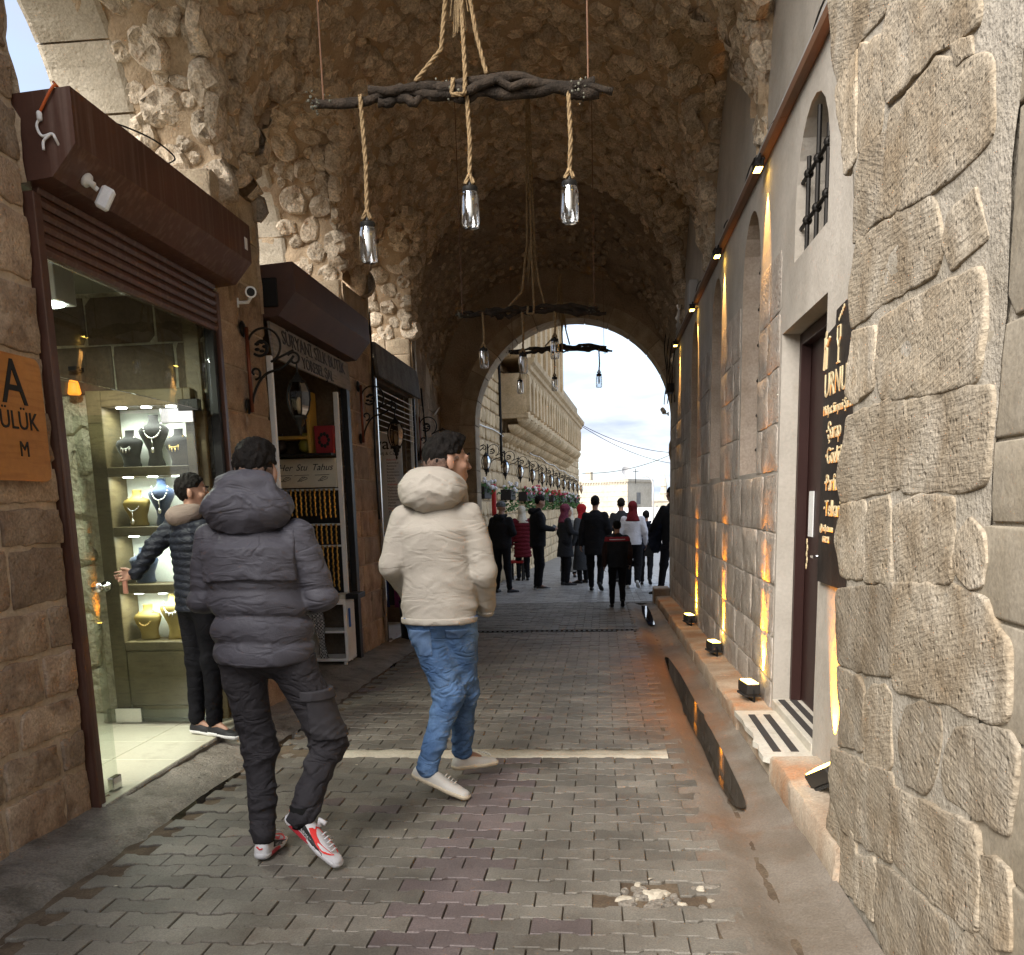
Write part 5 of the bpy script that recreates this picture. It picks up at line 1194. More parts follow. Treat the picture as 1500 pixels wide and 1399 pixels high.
def rope(q, pts, r, tw=55, n=6):
    pts = [Vector(p) for p in pts]; L_ = [0]
    for a, b in zip(pts, pts[1:]): L_.append(L_[-1] + (b - a).length)
    N = max(8, int(L_[-1] / .006)); N = min(N, 160)
    for s in range(3):
        o = []
        for i in range(N + 1):
            d = L_[-1] * i / N; k = max(j for j in range(len(L_)) if L_[j] <= d + 1e-9); k = min(k, len(pts) - 2); f = (d - L_[k]) / max(L_[k + 1] - L_[k], 1e-9)
            p = pts[k].lerp(pts[k + 1], f); t = (pts[k + 1] - pts[k]).normalized(); u = t.orthogonal().normalized(); v = t.cross(u); a = d * tw + s * 2 * PI / 3
            o.append(p + (u * math.cos(a) + v * math.sin(a)) * r * .55)
        q.tube(o, r * .62, n)
def wobble(a, b, n, amp, seed, r0, r1):
    a, b = Vector(a), Vector(b); P_ = []
    nn = np.array([[i * .45, seed, 0] for i in range(n + 1)]); y = vnoise(nn, seed); z = vnoise(nn + 40, seed + 1); w = vnoise(nn * 1.7 + 9, seed + 2)
    for i in range(n + 1):
        f = i / n; e = math.sin(PI * min(1, f * 6) / 2) * math.sin(PI * min(1, (1 - f) * 6) / 2)
        P_.append(a.lerp(b, f) + Vector((0, y[i] * amp * e, z[i] * amp * e)))
    return P_, [(r0 + (r1 - r0) * i / n) * (1 + .3 * w[i]) for i in range(n + 1)]
def chandelier(loc, spec, label, jl, ropetop, far=False):
    """spec: list of (x, drop) for the jars; branch along x between spec ends"""
    X, Y, Z = loc
    t = thing('branch_lamp', label, 'lamp', loc, 0, 'branch lamps hanging under the vault')
    x0, x1 = -.70, .64; z = lambda x: .045 * math.cos((x - .25) * 2.3) - .06 * x - .03
    V = lambda x, dy=0, dz=0: (X + x, Y + dy, Z + z(x) + dz)
    for k, (a, b, dz, dy, r0, r1) in enumerate(((x0 + .02, x1, -.02, 0, .018, .030), (x0, x1 - .12, .012, .03, .014, .022), (-.42, x1 - .02, .03, -.02, .020, .026), (-.38, .12, -.055, .0, .022, .014), (-.1, x1 + .06, -.02, -.03, .022, .016))):
        pts, rr = wobble((0, 0, 0), (1, 0, 0), 26, .055, k + int(Y * 3), r0, r1)
        q = MB().tube([V(a + (b - a) * p.x, dy * .6 + p.y * .3, dz * .62 + p.z * .5) for p in pts], [x * .95 for x in rr], 8); q.ob('branch', m_branch, t, True)
    rn = random.Random(int(Y * 10)); q = MB()
    for cx_ in (x0 + .03, -.03, x1 - .08):
        for k in range(26):
            q.ball((X + cx_ + rn.gauss(0, .03), Y - .02 + rn.gauss(0, .02), Z + z(cx_) - .01 + rn.gauss(0, .025)), rn.uniform(.003, .008), 5, 4)
    tag(q.ob('lichen', m_lichen, t), kind='stuff')
    for x in (x0 + .06, x1 - .05): MB().tube([(X + x, Y, Z + z(x)), (X + x - .01, Y, Z + ropetop)], .004, 6).ob('hanging_wire', m_trunk, t)
    q = MB(); rope(q, [V(-.20, -.02, .03), (X - .075, Y - .02, Z + .16), (X - .045, Y - .01, Z + .40), (X - .02, Y, Z + .6), (X, Y, Z + ropetop)], .0095)
    rope(q, [V(-.02, -.045, .02), V(-.03, -.05, -.05), V(.03, -.05, -.05), V(.035, -.045, .03), (X + .02, Y - .02, Z + .5), (X + .01, Y, Z + ropetop)], .0095)
    rope(q, [V(.13, -.02, .04), (X + .085, Y - .02, Z + .22), (X + .05, Y, Z + .45), (X + .02, Y, Z + ropetop)], .009)
    q.ob('rope', m_rope, t, True)
    q = MB()
    for k in range(40):
        a = rn.uniform(0, 6.28); r = rn.uniform(.005, .03); l = rn.uniform(.15, .4)
        q.tube([(X + .02 + r * .4 * math.cos(a), Y + r * .4 * math.sin(a), Z + .62), (X + .02 + r * math.cos(a), Y + r * math.sin(a), Z + .62 - l * .5), (X + .03 + r * 2.2 * math.cos(a), Y + r * 2.2 * math.sin(a), Z + .62 - l)], .0025, 4)
    tag(q.ob('frayed_rope_end', m_rope, t), kind='stuff')
    for (x, drop, s), lb in zip(spec, jl):
        j = thing('jar_lamp', lb, 'lamp', (X + x, Y, Z - drop), 0, 'glass jar lamps hanging from the branches')
        top = Z + z(x) - .02; zc = Z - drop
        q = MB(); rope(q, [(X + x, Y - .02, top + .02), (X + x + .008, Y - .01, (top + zc) / 2), (X + x, Y, zc + .07)], .0095 * s ** .5); rope(q, [(X + x - .02, Y - .01, zc + .045), (X + x, Y - .012, zc + .085), (X + x + .02, Y - .01, zc + .045)], .009); q.ob('rope', m_rope, j, True)
        MB().lathe([(.010, .055), (.014, .04), (.032, .036), (.036, .032), (.036, .010), (.034, .007)], (X + x, Y, zc), 16).ob('lid', m_black, j, True, 40)
        MB().lathe([(.036, .01), (.037, .0), (.0415, -.010), (.042, -.125), (.038, -.141), (.028, -.146)], (X + x, Y, zc), 20).ob('jar', m_jar, j, True, 50)
        MB().lathe([(.008, .01), (.009, -.02), (.010, -.045), (.010, -.075), (.008, -.092), (.003, -.096)], (X + x, Y, zc), 12).ob('bulb', m_fil, j, True)
    return t
chandelier((-.64, 4.75, 3.21), [(-.46, .585, 1), (.035, .455, 1), (.50, .455, 1)], 'dark twisted branch lamp nearest the viewer with three glass jars on ropes', ['glass jar lamp hanging lowest, left on the nearest branch', 'glass jar lamp in the middle of the nearest branch', 'glass jar lamp on the right of the nearest branch'], 1.8)
chandelier((-.65, 9.3, 3.10), [(-.45, .36, 1), (-.08, .42, 1), (.22, .30, 1)], 'dark branch lamp in the middle of the passage against the dark vault', ['glass jar lamp on the left of the second branch', 'glass jar lamp in the middle of the second branch', 'glass jar lamp on the right of the second branch, in front of the balcony'], 1.9)
chandelier((-.55, 13.4, 3.37), [(-.55, .42, .9), (-.08, .40, .9), (.52, .38, .9)], 'farthest branch lamp seen against the sky in the end arch', ['small glass jar lamp on the left of the farthest branch', 'small glass jar lamp in the middle of the farthest branch', 'small glass jar lamp hanging alone against the sky on the right'], .95)

# ================================================================ beyond the arch
m_lime = M('golden_limestone', (.48, .355, .20), (.62, .48, .30), rough=.9, scale=3, var=.14, fine=30, fvar=.15, bump=.4, dirt=(.22, .17, .11), dscale=2, dmin=.58, isl=True)
m_limem = M('limestone_mortar', (.36, .28, .18), (.46, .37, .25), rough=.95, scale=3, fine=30, bump=.4)
hb = thing('balcony_house', 'golden limestone house beyond the arch with a long carved balcony', 'house', (-2.05, 28, -.6))
K = .043
fa = math.atan(K); U_ = (math.sin(fa), math.cos(fa), 0); Wd = (math.cos(fa), -math.sin(fa), 0); O_ = (-2.55, 15.34, 0)
FRH = (O_, U_, (0, 0, 1), Wd)
MH = Matrix(((Wd[0], U_[0], 0, O_[0]), (Wd[1], U_[1], 0, O_[1]), (0, 0, 1, 0), (0, 0, 0, 1)))     # local (out, along, up)
def HB(name, lo, hi, mat, par, bev=.01): return MB().box(lo, hi, MH, bev).ob(name, mat, par)
HB('wall', (-6, .02, -1.2), (-.012, 32.5, 5.8), m_limem, hb)
HB('upper_storey', (-6, 0.05, 4.5), (.50, 17, 9.0), m_lime, hb)
for k in range(7): HB('pilaster', (.501, 8.6 + k * 1.3, 4.55), (.60, 9.1 + k * 1.3, 8.9), m_lime, hb)
cs = courses(0, 32.5, -.95, 4.4, (.22, .34), (.35, .7), 91, .03)
cs.sort(key=lambda p: p[0][0])
vis_ = [p for p in cs if p[0][1] < 3.2][:270]; oth = [p for p in cs if p not in vis_]
stones('stone', vis_, FRH, m_lime, hb, h=.03, n=16, smooth=1, amp=.6, ns=8, edge=.06); stones('wall_stones', oth, FRH, m_lime, hb, h=.025, n=12, smooth=0, amp=.5, ns=6, join=True)
B0, B1 = 6.6, 24.7
BZ = .27
HB('balcony_floor', (0, B0, 2.95 + BZ), (.64, B1, 3.05 + BZ), m_lime, hb)
HB('balcony_parapet', (.52, B0, 3.05 + BZ), (.60, B1, 3.92 + BZ), m_lime, hb); HB('balcony_side', (0, B0, 3.05 + BZ), (.52, B0 + .1, 3.92 + BZ), m_lime, hb); HB('balcony_side', (0, B1 - .1, 3.05 + BZ), (.52, B1, 3.92 + BZ), m_lime, hb)
n_ = 24; w = (B1 - B0) / n_
q = MB().prism([(-.02, 0), (.05, .0), (.07, .06), (.12, .08), (.13, .15), (.20, .19), (.22, .27), (-.02, .27)], 0, B1 - B0, axis=1)
q.V = [tuple(MH @ Vector((x + .58, y + B0, z * 1.25 + 3.9 + BZ))) for x, y, z in q.V]; q.ob('cornice', m_lime, hb)
pil = None
for k in range(n_):
    yc = B0 + w * (k + .5)
    # pilaster between pointed niches
    HB('pilaster', (.601, yc - w * .5 + .01, 3.10 + BZ), (.68, yc - w * .5 + w * .38, 3.86 + BZ), m_lime, hb, .006)
    pts = [(yc - w * .12, 3.60), (yc + w * .5, 3.60), (yc + w * .5, 3.86), (yc - w * .12, 3.86)]
    a_ = [(yc - w * .12, 3.86), (yc - w * .12, 3.58)] + [(yc + w * .19 + w * .31 * math.cos(t), 3.58 + .17 * math.sin(t)) for t in np.linspace(PI, 0, 8)] + [(yc + w * .5, 3.58), (yc + w * .5, 3.86)]
    q = MB().prism([(y, z + BZ) for y, z in a_], .601, .66, axis=0); q.V = [tuple(MH @ Vector(v)) for v in q.V]; q.ob('niche_head', m_lime, hb)
    # scalloped corbels in three tiers
    for tier, (x0_, x1_, zt_, hh) in enumerate(((.0, .24, 2.62 + BZ, .19), (.22, .44, 2.80 + BZ, .19), (.42, .66, 2.97 + BZ, .20))):
        o2 = w * .5 * (tier % 2)
        pr = [(x0_ - .05, zt_)] + [(x0_ + (x1_ - x0_) * math.sin(t), zt_ - hh * math.cos(t)) for t in np.linspace(0, PI / 2, 6)] + [(x1_, zt_ + .03), (x0_ - .05, zt_ + .03)]
        q = MB(); nV = []
        ysl = np.linspace(-w * .47, w * .47, 7)
        for yy_ in ysl:
            sc_2 = math.sqrt(max(.03, 1 - (yy_ / (w * .5)) ** 2)) * .8 + .2
            for (x, z) in pr: nV.append(MH @ Vector((x0_ - .05 + (x - x0_ + .05) * sc_2, yc + yy_, zt_ - (zt_ - z) * sc_2)))
        m_ = len(pr); FF_ = [(i * m_ + j, i * m_ + (j + 1) % m_, (i + 1) * m_ + (j + 1) % m_, (i + 1) * m_ + j) for i in range(6) for j in range(m_)] + [tuple(range(m_ - 1, -1, -1)), tuple(6 * m_ + j for j in range(m_))]
        q.add(nV, FF_).ob('corbel', m_lime, hb)
HB('slit_window', (-.3, 3.2, 2.9), (.025, 3.4, 3.9), m_black, hb)
dp = thing('drain_pipe', 'dark pipe running down the golden house beside the balcony', 'pipe', (-1.9, 17.5, 3)); MB().tube([MH @ Vector((.05, 6.3, z)) for z in np.linspace(2.2, 5.6, 8)], .03, 8).ob('pipe', m_black, dp, True)
# lanterns and flower boxes along that wall
gB, gL, gF = 'scroll brackets along the golden wall', 'lanterns along the golden wall', 'flower boxes along the golden wall'
m_leaf = M('geranium_leaf', (.03, .085, .02), (.07, .16, .035), rough=.6, scale=12, fvar=.3, bump=.1, isl=True, var=.3); m_pf = P('pink_flower', (.55, .08, .14), .7); m_wf = P('white_flower', (.72, .70, .70), .7); m_rf = P('red_flower', (.50, .03, .03), .7); m_blk = P('dark_planter', (.02, .017, .015), .7)
ordn = ['first', 'second', 'third', 'fourth', 'fifth', 'sixth', 'seventh', 'eighth', 'ninth', 'tenth', 'eleventh', 'twelfth']
def flowers(par, c, l, seed, cols, hang, n=190):
    rn = random.Random(seed); q = MB()
    for k in range(n):
        p = Vector((c[0] + rn.gauss(0, .10), c[1] + rn.uniform(-l / 2, l / 2), c[2] + .10 + rn.uniform(-hang, .16))); a = rn.uniform(0, 6.3); b = rn.uniform(-.9, .9); s = rn.uniform(.03, .06)
        u = Vector((math.cos(a), math.sin(a), b)).normalized() * s; v = u.orthogonal().normalized() * s * .7
        q.add([p - u, p + v, p + u, p - v], [(0, 1, 2, 3)])
    tag(q.ob('foliage', m_leaf, par), kind='stuff')
    for mt in cols:
        q = MB()
        for k in range(16): q.ball((c[0] + .05 + rn.gauss(0, .09), c[1] + rn.uniform(-l / 2, l / 2), c[2] + .16 + rn.uniform(-.05, .16)), rn.uniform(.025, .05), 6, 4)
        tag(q.ob('blossoms', mt, par), kind='stuff')
fb_l = ['white flowers in a dark box by the red fire hose', 'white flowers in a dark box with long trailing leaves', 'pink and white flowers spilling over the wall box', 'red and white flowers in a box above the men', 'red flowers in a box near the maroon headscarf', 'pink and white flowers above the people in a group', 'leafy flower box near the far corner with few blossoms', 'last leafy flower box before the house corner']
for k in range(12):
    al = 2.0 + k * 2.4; p = MH @ Vector((.02, al, 2.27 - .014 * k))
    if k == 0: bb = bracket(tuple(p), 'scroll bracket on the golden wall, nearest to the arch', gB, copper=False); bb.rotation_euler = (0, 0, -fa); ll = lantern(tuple(MH @ Vector((.40, al, 1.96))), 'lantern on the golden wall, nearest to the arch', gL)
    else:
        c_ = copytree(bb, tuple(p), label='scroll bracket on the golden wall, %s from the arch' % ordn[k]); copytree(ll, tuple(MH @ Vector((.40, al, 1.96 - .014 * k))), label='lantern on the golden wall, %s from the arch' % ordn[k])
for k in range(8):
    al = 3.0 + k * 3.6; l = .8 if k < 2 else 2.0; t = thing('flower_box', fb_l[k], 'flower box', tuple(MH @ Vector((.15, al, 1.45))), 0, gF)
    HB('planter', (.02, al - l / 2, 1.44 - .02 * k), (.26, al + l / 2, 1.67 - .02 * k), m_blk, t, .01)
    flowers(t, tuple(MH @ Vector((.18, al, 1.50 - .015 * k))), l, k, [(m_wf,), (m_wf,), (m_pf, m_wf), (m_rf, m_wf), (m_rf, m_pf), (m_pf, m_wf), (m_wf,), (m_pf,)][k], .08 if k == 0 else .42, 130 if l < 1 else 260)
fh = thing('fire_hose', 'red fire hose pipe on the golden wall below the flowers', 'pipe', (-1.9, 19.5, 1)); MB().tube([MH @ Vector((.12, 4.6, z)) for z in np.linspace(1.1, 1.75, 5)], .05, 10).ob('hose', P('red_enamel', (.40, .02, .02), .4), fh, True)
stl = thing('stool', 'small stool with a red top at the foot of the golden wall', 'stool', tuple(MH @ Vector((.35, 6.4, gz(21.8)))))
zs0 = gz(21.8)
HB('seat', (.18, 6.2, zs0 + .40), (.50, 6.6, zs0 + .46), P('red_seat', (.35, .02, .02), .5), stl)
for x in (.21, .47):
    for y in (6.24, 6.56): HB('leg', (x - .02, y - .02, zs0 - .01), (x + .02, y + .02, zs0 + .40), m_iron, stl, .003)
lw_ = thing('light_string', 'white light string sagging along the golden wall', 'cable', (-2, 15, 2.5)); MB().tube([(-2.40, 14.0, 2.62)] + [MH @ Vector((.05, a, 2.95 - .018 * a + .03 * math.sin(a * 1.4))) for a in np.linspace(0.1, 31, 50)], .014, 6).ob('lead', m_white, lw_, True)
# overhead wires
for k, (a, b) in enumerate((((-.7, 36, 4.1), (3.2, 40, 3.2)), ((-.7, 36, 4.05), (3.4, 44, 2.9)), ((-.8, 40, 2.5), (3.2, 42, 3.35)))):
    t = thing('overhead_wire', ['upper of the two wires leaving the balcony corner', 'lower of the two wires leaving the balcony corner', 'wire rising to the right below the other two'][k], 'wire', a, group='overhead wires across the sky')
    a, b = Vector(a), Vector(b); MB().tube([a.lerp(b, f) + Vector((0, 0, -.25 * 4 * f * (1 - f))) for f in np.linspace(0, 1, 16)], .012, 5).ob('strand', m_black, t)
# far house, lamp, town wall, spire
m_far = M('far_limestone', (.42, .37, .29), (.52, .47, .38), rough=.9, scale=.8, fine=6, fvar=.12, bump=.2)
fhs = thing('far_house', 'flat roofed pale stone house far beyond the arch with a satellite dish', 'house', (-.5, 66, -1.2))
MF = T((1.72, 66, 0), -.42)
def FB(name, lo, hi, mat, bev=.0): return MB().box(lo, hi, MF, bev).ob(name, mat, fhs)
FB('wall', (-6, 0, -2), (0, 4.5, 2.62), m_far); FB('parapet', (-6.1, -.08, 2.62), (.08, 4.6, 2.80), m_far)
for k in range(30): FB('dentil', (-6.0 + k * .2, -.075, 2.50), (-5.92 + k * .2, -.001, 2.618), m_far)
for k in range(10): FB('course', (-6, -.012, -1.0 + k * .33), (0, -.001, -.98 + k * .33), m_limem)
FB('window', (.001, 1.6, 1.1), (.03, 2.3, 1.9), m_curtain); FB('window_frame', (.0, 1.5, 1.0), (.02, 2.4, 1.09), m_far); FB('chimney', (-3.6, 1, 2.8), (-3.2, 1.4, 3.4), m_far)
sdh = thing('satellite_dish', 'satellite dish on the roof of the far house', 'dish', (1.6, 66.3, 3)); MB().lathe([(.02, 0), (.2, .03), (.33, .1), (.38, .16), (.375, .165), (.3, .1), (.02, .02)], n=18, M=T((1.55, 66, 3.25), .6) @ Matrix.Rotation(1.2, 4, 'X')).ob('bowl', m_grey, sdh, True); MB().tube([(1.55, 66.1, 2.7), (1.55, 66.1, 3.3)], .03, 6).ob('mast', m_grey, sdh)
an = thing('aerial', 'thin aerial mast on the roof of the far house', 'aerial', (2.9, 68, 2.8)); q = MB().tube([(2.3, 67, 2.5), (2.3, 67, 3.5)], .025, 6); q.tube([(2.1, 67, 3.3), (2.5, 67, 3.3)], .02, 5).ob('mast', m_iron, an)
slm = thing('street_lamp', 'grey street lamp with curved arm beyond the far house', 'street lamp', (3.13, 60, -1.1)); MB().tube([(3.13, 60, -1.1), (3.13, 60, 2.1)] + [(3.13 - .62 * math.sin(t) * .98, 60, 2.1 + .7 * (1 - math.cos(t)) ** .6 * .95) if False else (2.73 + .40 * math.cos(t), 60, 2.1 + .70 * math.sin(t)) for t in np.linspace(.1, 1.7, 10)], .055, 8).ob('pole', m_grey, slm, True); MB().box((2.42, 59.9, 2.74), (2.72, 60.1, 2.82), None, .02).ob('lamp_head', m_grey, slm)
tw = thing('town_wall', 'long pale building with a row of small windows on the horizon', 'building', (6, 90, -1.5)); B('wall', (3.2, 92, -3), (14, 96, 1.22), m_far, tw, 0); B('cornice', (3.1, 91.9, 1.22), (14, 96.1, 1.36), m_far, tw, 0)
for k in range(12): B('window', (3.7 + k * .45, 91.97, .3), (3.88 + k * .45, 92.0, .85), m_curtain, tw, 0)
sp = thing('church_spire', 'slender stone bell tower spire on the horizon', 'tower', (6, 92, 1)); MB().lathe([(.35, -2), (.35, 1.9), (.42, 1.95), (.42, 2.05), (.28, 2.1), (.28, 2.6), (.33, 2.65), (.03, 3.9)], (5.85, 93, 0), 8).ob('spire', m_far, sp)
wv = thing('parked_van', 'white van parked in the far street', 'van', (3.4, 58, -1.0)); q = MB().prism([(-2.2, .35), (2.1, .35), (2.2, 1.0), (1.6, 1.25), (1.0, 2.0), (-2.15, 2.05), (-2.25, 1.2)], -.85, .85, axis=1); q.V = [tuple(T((3.2, 62, -1.12), .15) @ Vector(v)) for v in q.V]; q.ob('body', m_white, wv)
for sx in (-1.4, 1.4):
    for sy in (-.86, .70): MB().lathe([(.2, 0), (.33, .02), (.33, .16), (.2, .18)], n=16, M=T((3.2, 62, -1.12), .15) @ Matrix.Translation((sx, sy, .33)) @ Matrix.Rotation(-PI / 2, 4, 'X')).ob('wheel', m_black, wv)

# ================================================================ people
def snet(f, lo, hi, h):
    """surface of a signed distance field as a quad mesh"""
    lo = np.array(lo, float); n = np.ceil((np.array(hi) - lo) / h).astype(int) + 1
    ax = [lo[i] + h * np.arange(n[i]) for i in range(3)]
    G = np.stack(np.meshgrid(*ax, indexing='ij'), -1)
    if G[..., 0].size < 60000: D = f(G.reshape(-1, 3)).reshape(n)
    else:   # evaluate finely only near the surface
        b = 6; nb = -(-n // b); cc = np.stack(np.meshgrid(*[lo[i] + h * (np.arange(nb[i]) * b + (b - 1) / 2) for i in range(3)], indexing='ij'), -1).reshape(-1, 3)
        dc = f(cc); nearb = (np.abs(dc) < b * h * .87 * 1.35 + .035).reshape(nb); big = lambda a: np.repeat(np.repeat(np.repeat(a, b, 0), b, 1), b, 2)[:n[0], :n[1], :n[2]]
        D = big(dc.reshape(nb)).copy(); mk_ = big(nearb); D[mk_] = f(G[mk_])
    m = n - 1; cnt = np.zeros(m); acc = np.zeros((*m, 3)); quads = []
    S = D < 0; base = np.stack(np.meshgrid(*[np.arange(k) for k in n], indexing='ij'), -1).astype(float)
    edges = []
    for a in range(3):
        s0 = [slice(None)] * 3; s1 = [slice(None)] * 3; s0[a] = slice(0, -1); s1[a] = slice(1, None)
        A, Bq = D[tuple(s0)], D[tuple(s1)]; cr = (A < 0) != (Bq < 0); I = np.argwhere(cr); t = A[cr] / (A[cr] - Bq[cr])
        P_ = I.astype(float); P_[:, a] += t; u, v = [i for i in range(3) if i != a]
        for du in (0, 1):
            for dv in (0, 1):
                J = I.copy(); J[:, u] -= du; J[:, v] -= dv; ok = (J >= 0).all(1) & (J < m).all(1)
                np.add.at(cnt, tuple(J[ok].T), 1); np.add.at(acc, tuple(J[ok].T), P_[ok])
        edges.append((a, u, v, I, (A < 0)[cr]))
    idx = -np.ones(m, int); act = cnt > 0; idx[act] = np.arange(act.sum()); V = lo + h * acc[act] / cnt[act][:, None]
    for a, u, v, I, ins in edges:
        ok = (I[:, u] > 0) & (I[:, v] > 0) & (I[:, u] < m[u]) & (I[:, v] < m[v]); I = I[ok]; ins = ins[ok]
        def at(du, dv): J = I.copy(); J[:, u] -= du; J[:, v] -= dv; return idx[tuple(J.T)]
        q = np.stack([at(0, 0), at(1, 0), at(1, 1), at(0, 1)], 1)
        fl = ins if a != 1 else ~ins
        q[fl] = q[fl][:, ::-1] if False else q[fl]; q[~fl] = q[~fl][:, ::-1]
        quads.append(q)
    Q = np.concatenate(quads); 
    return V, Q[(Q >= 0).all(1)]
def smin(a, b, k): h = np.clip(.5 + .5 * (b - a) / k, 0, 1); return b * (1 - h) + a * h - k * h * (1 - h)
def cap(p, a, b, ra, rb):
    a = np.array(a, float); b = np.array(b, float); d = b - a; t = np.clip((p - a) @ d / max(d @ d, 1e-9), 0, 1)
    return np.linalg.norm(p - a - t[:, None] * d, axis=1) - (ra + (rb - ra) * t)
def ell(p, c, r, rot=None):
    q = p - np.array(c, float)
    if rot is not None: q = q @ np.array(rot)
    r = np.array(r, float); k = np.linalg.norm(q / r, axis=1); k2 = np.linalg.norm(q / (r * r), axis=1); return k * (k - 1) / np.maximum(k2, 1e-6)
def tor(p, pts, k=.0):
    """torso: elliptical sections (x, y, z, rx, ry) stacked by height, in the body's turned frame"""
    pts = np.array(pts, float); z = p[:, 2]; o = np.argsort(pts[:, 2]); pts = pts[o]; zc = np.clip(z, pts[0, 2], pts[-1, 2])
    cx, cy, rx, ry = (np.interp(zc, pts[:, 2], pts[:, i]) for i in (0, 1, 3, 4))
    x, y = p[:, 0] - cx, p[:, 1] - cy; e = np.sqrt((x / rx) ** 2 + (y / ry) ** 2)
    d = (e - 1) * np.minimum(rx, ry); return np.maximum(d, np.abs(z - zc) - 0) if k == 0 else np.where(z != zc, np.sqrt(np.maximum(d, 0) ** 2 + (z - zc) ** 2), d)
def uni(ds, k):
    r = ds[0]
    for d in ds[1:]: r = smin(r, d, k)
    return r
JB = dict(hipL=(-.095, 0, .90), hipR=(.095, 0, .90), kneeL=(-.10, .015, .49), kneeR=(.10, .015, .49), ankL=(-.105, -.02, .085), ankR=(.105, -.02, .085), toeL=(-.125, .15, .03), toeR=(.125, .15, .03),
          shL=(-.175, -.01, 1.395), shR=(.175, -.01, 1.395), elL=(-.245, -.03, 1.13), elR=(.245, -.03, 1.13), wrL=(-.245, .05, .88), wrR=(.245, .05, .88), pel=(0, 0, .95), waist=(0, 0, 1.10), chest=(0, 0, 1.30), neck=(0, -.015, 1.48), head=(0, .02, 1.63))
def crease(p, f, seed, ang=.5):
    q = np.c_[p[:, 0] + p[:, 2] * .0, p[:, 1], p[:, 2] + ang * np.abs(p[:, 0])]; q = q + vnoise(p * 4, seed + 7)[:, None] * .06
    return -(1 - np.abs(vnoise(q * f, seed))) ** 3 * 1.0 - .5 * (1 - np.abs(vnoise(q * np.array(f) * 1.9 + 31, seed + 3))) ** 3 + .45
def bnd(pts, r): a = np.array(pts, float); return a.min(0) - r, a.max(0) + r
def rotz(a): return np.array([[math.cos(a), -math.sin(a), 0], [math.sin(a), math.cos(a), 0], [0, 0, 1]])
def rotx(a): return np.array([[1, 0, 0], [0, math.cos(a), -math.sin(a)], [0, math.sin(a), math.cos(a)]])
def head_sdf(p, c, yaw, pitch, s=1, detail=True):
    R_ = rotz(yaw) @ rotx(pitch); q = ((p - np.array(c)) @ R_) / s
    d = ell(q, (0, -.012, .03), (.076, .094, .092)); d = smin(d, ell(q, (0, .022, -.035), (.058, .068, .075)), .03); d = smin(d, ell(q, (0, .052, -.085), (.032, .030, .026)), .03)
    d = smin(d, cap(q, (0, .088, .012), (0, .109, -.026), .007, .0095), .012)
    d = smin(d, ell(q, (0, .103, -.030), (.016, .009, .008)), .008)
    for sx in (-1, 1):
        d = smin(d, ell(q, (sx * .026, .086, .026), (.026, .010, .008)), .010)
        d = smin(d, ell(q, (sx * .042, .062, -.022), (.022, .022, .018)), .02)
        e = ell(q, (sx * .080, -.008, -.008), (.010, .020, .033)); d = smin(d, e, .006)
        d = np.maximum(d, -(ell(q, (sx * .030, .096, .010), (.017, .012, .010)) - .000))
        d = smin(d, ell(q, (sx * .030, .082, .010), (.014, .012, .011)), .003)
    d = smin(d, ell(q, (0, .088, -.058), (.022, .010, .006)), .007); d = smin(d, ell(q, (0, .086, -.070), (.019, .010, .007)), .006)
    return d * s
def hair_sdf(p, c, yaw, pitch, s=1, style='short'):
    R_ = rotz(yaw) @ rotx(pitch); q = ((p - np.array(c)) @ R_) / s
    d = ell(q, (0, -.014, .034), (.083, .103, .100)); n = fbm(q * np.array([70, 70, 55]), 2, 4) * .006
    if style == 'tall': d = smin(d, ell(q, (0, .02, .10), (.068, .075, .038)), .03)
    zb = {'short': .035, 'tall': .012}.get(style, .035)
    cut = np.maximum(q[:, 1] * .95 - .058 - np.clip(q[:, 2] - .06, -.2, .1) * .6, -(q[:, 2] + zb + np.clip(-q[:, 1], -.02, .05) * .9 - .0) + .02)
    side = np.where((np.abs(q[:, 0]) > .05) & (q[:, 1] > -.025), .022 - (q[:, 2] - .01), -1)
    return np.maximum(np.maximum(d + n, cut), side) * s
def hand_parts(w, dirv, curl=.5, spread=.3, s=1, thumb=(1, 0, 0), palm=(0, 0, -1)):
    """palm and five fingers as capsules: w wrist, dirv finger direction, thumb side, palm direction (fingers curl towards it)"""
    w = np.array(w, float); d = np.array(dirv, float); d /= np.linalg.norm(d); t = np.array(thumb, float); t -= d * (t @ d); t /= np.linalg.norm(t); n = np.cross(d, t); n = n if n @ np.array(palm) > 0 else -n
    out = [(w, w + d * .03 * s, .024 * s, .026 * s)]
    for k in range(4):
        b = w + d * .085 * s + t * (.030 - .020 * k) * s; out.append((w + d * .02 * s + t * (.016 - .011 * k) * s, b, .016 * s, .0115 * s))
        l = (.070, .078, .072, .056)[k] * s; a = curl * .55; p = b
        for j, f in enumerate((.45, .32, .23)):
            dd = d * math.cos(a) + n * math.sin(a) + t * spread * (.15 - .1 * k); dd /= np.linalg.norm(dd); q = p + dd * l * f; out.append((p, q, (.0098 - .001 * j) * s, (.0088 - .001 * j) * s)); p = q; a += curl * .8
    b = w + d * .03 * s + t * .026 * s; m_ = b + (d * .75 + t * .6 + n * .35) * .036 * s; e = m_ + (d * .9 + t * .15 + n * .45) * .030 * s
    out += [(w + d * .01 * s, b, .018 * s, .015 * s), (b, m_, .013 * s, .011 * s), (m_, e, .011 * s, .009 * s)]
    return out
m_skin = M('skin', (.30, .165, .11), (.36, .205, .14), rough=.5, scale=14, fine=180, fvar=.06, bump=.06, bd=.002, spec=.4)
m_hair = M('black_hair', (.005, .004, .0035), (.010, .008, .007), spec=.12, rough=.7, scale=30, fine=260, fvar=.4, bump=.6, bd=.004, stripe=((90, 90, 14), 1.0, (.014, .011, .009), .3))
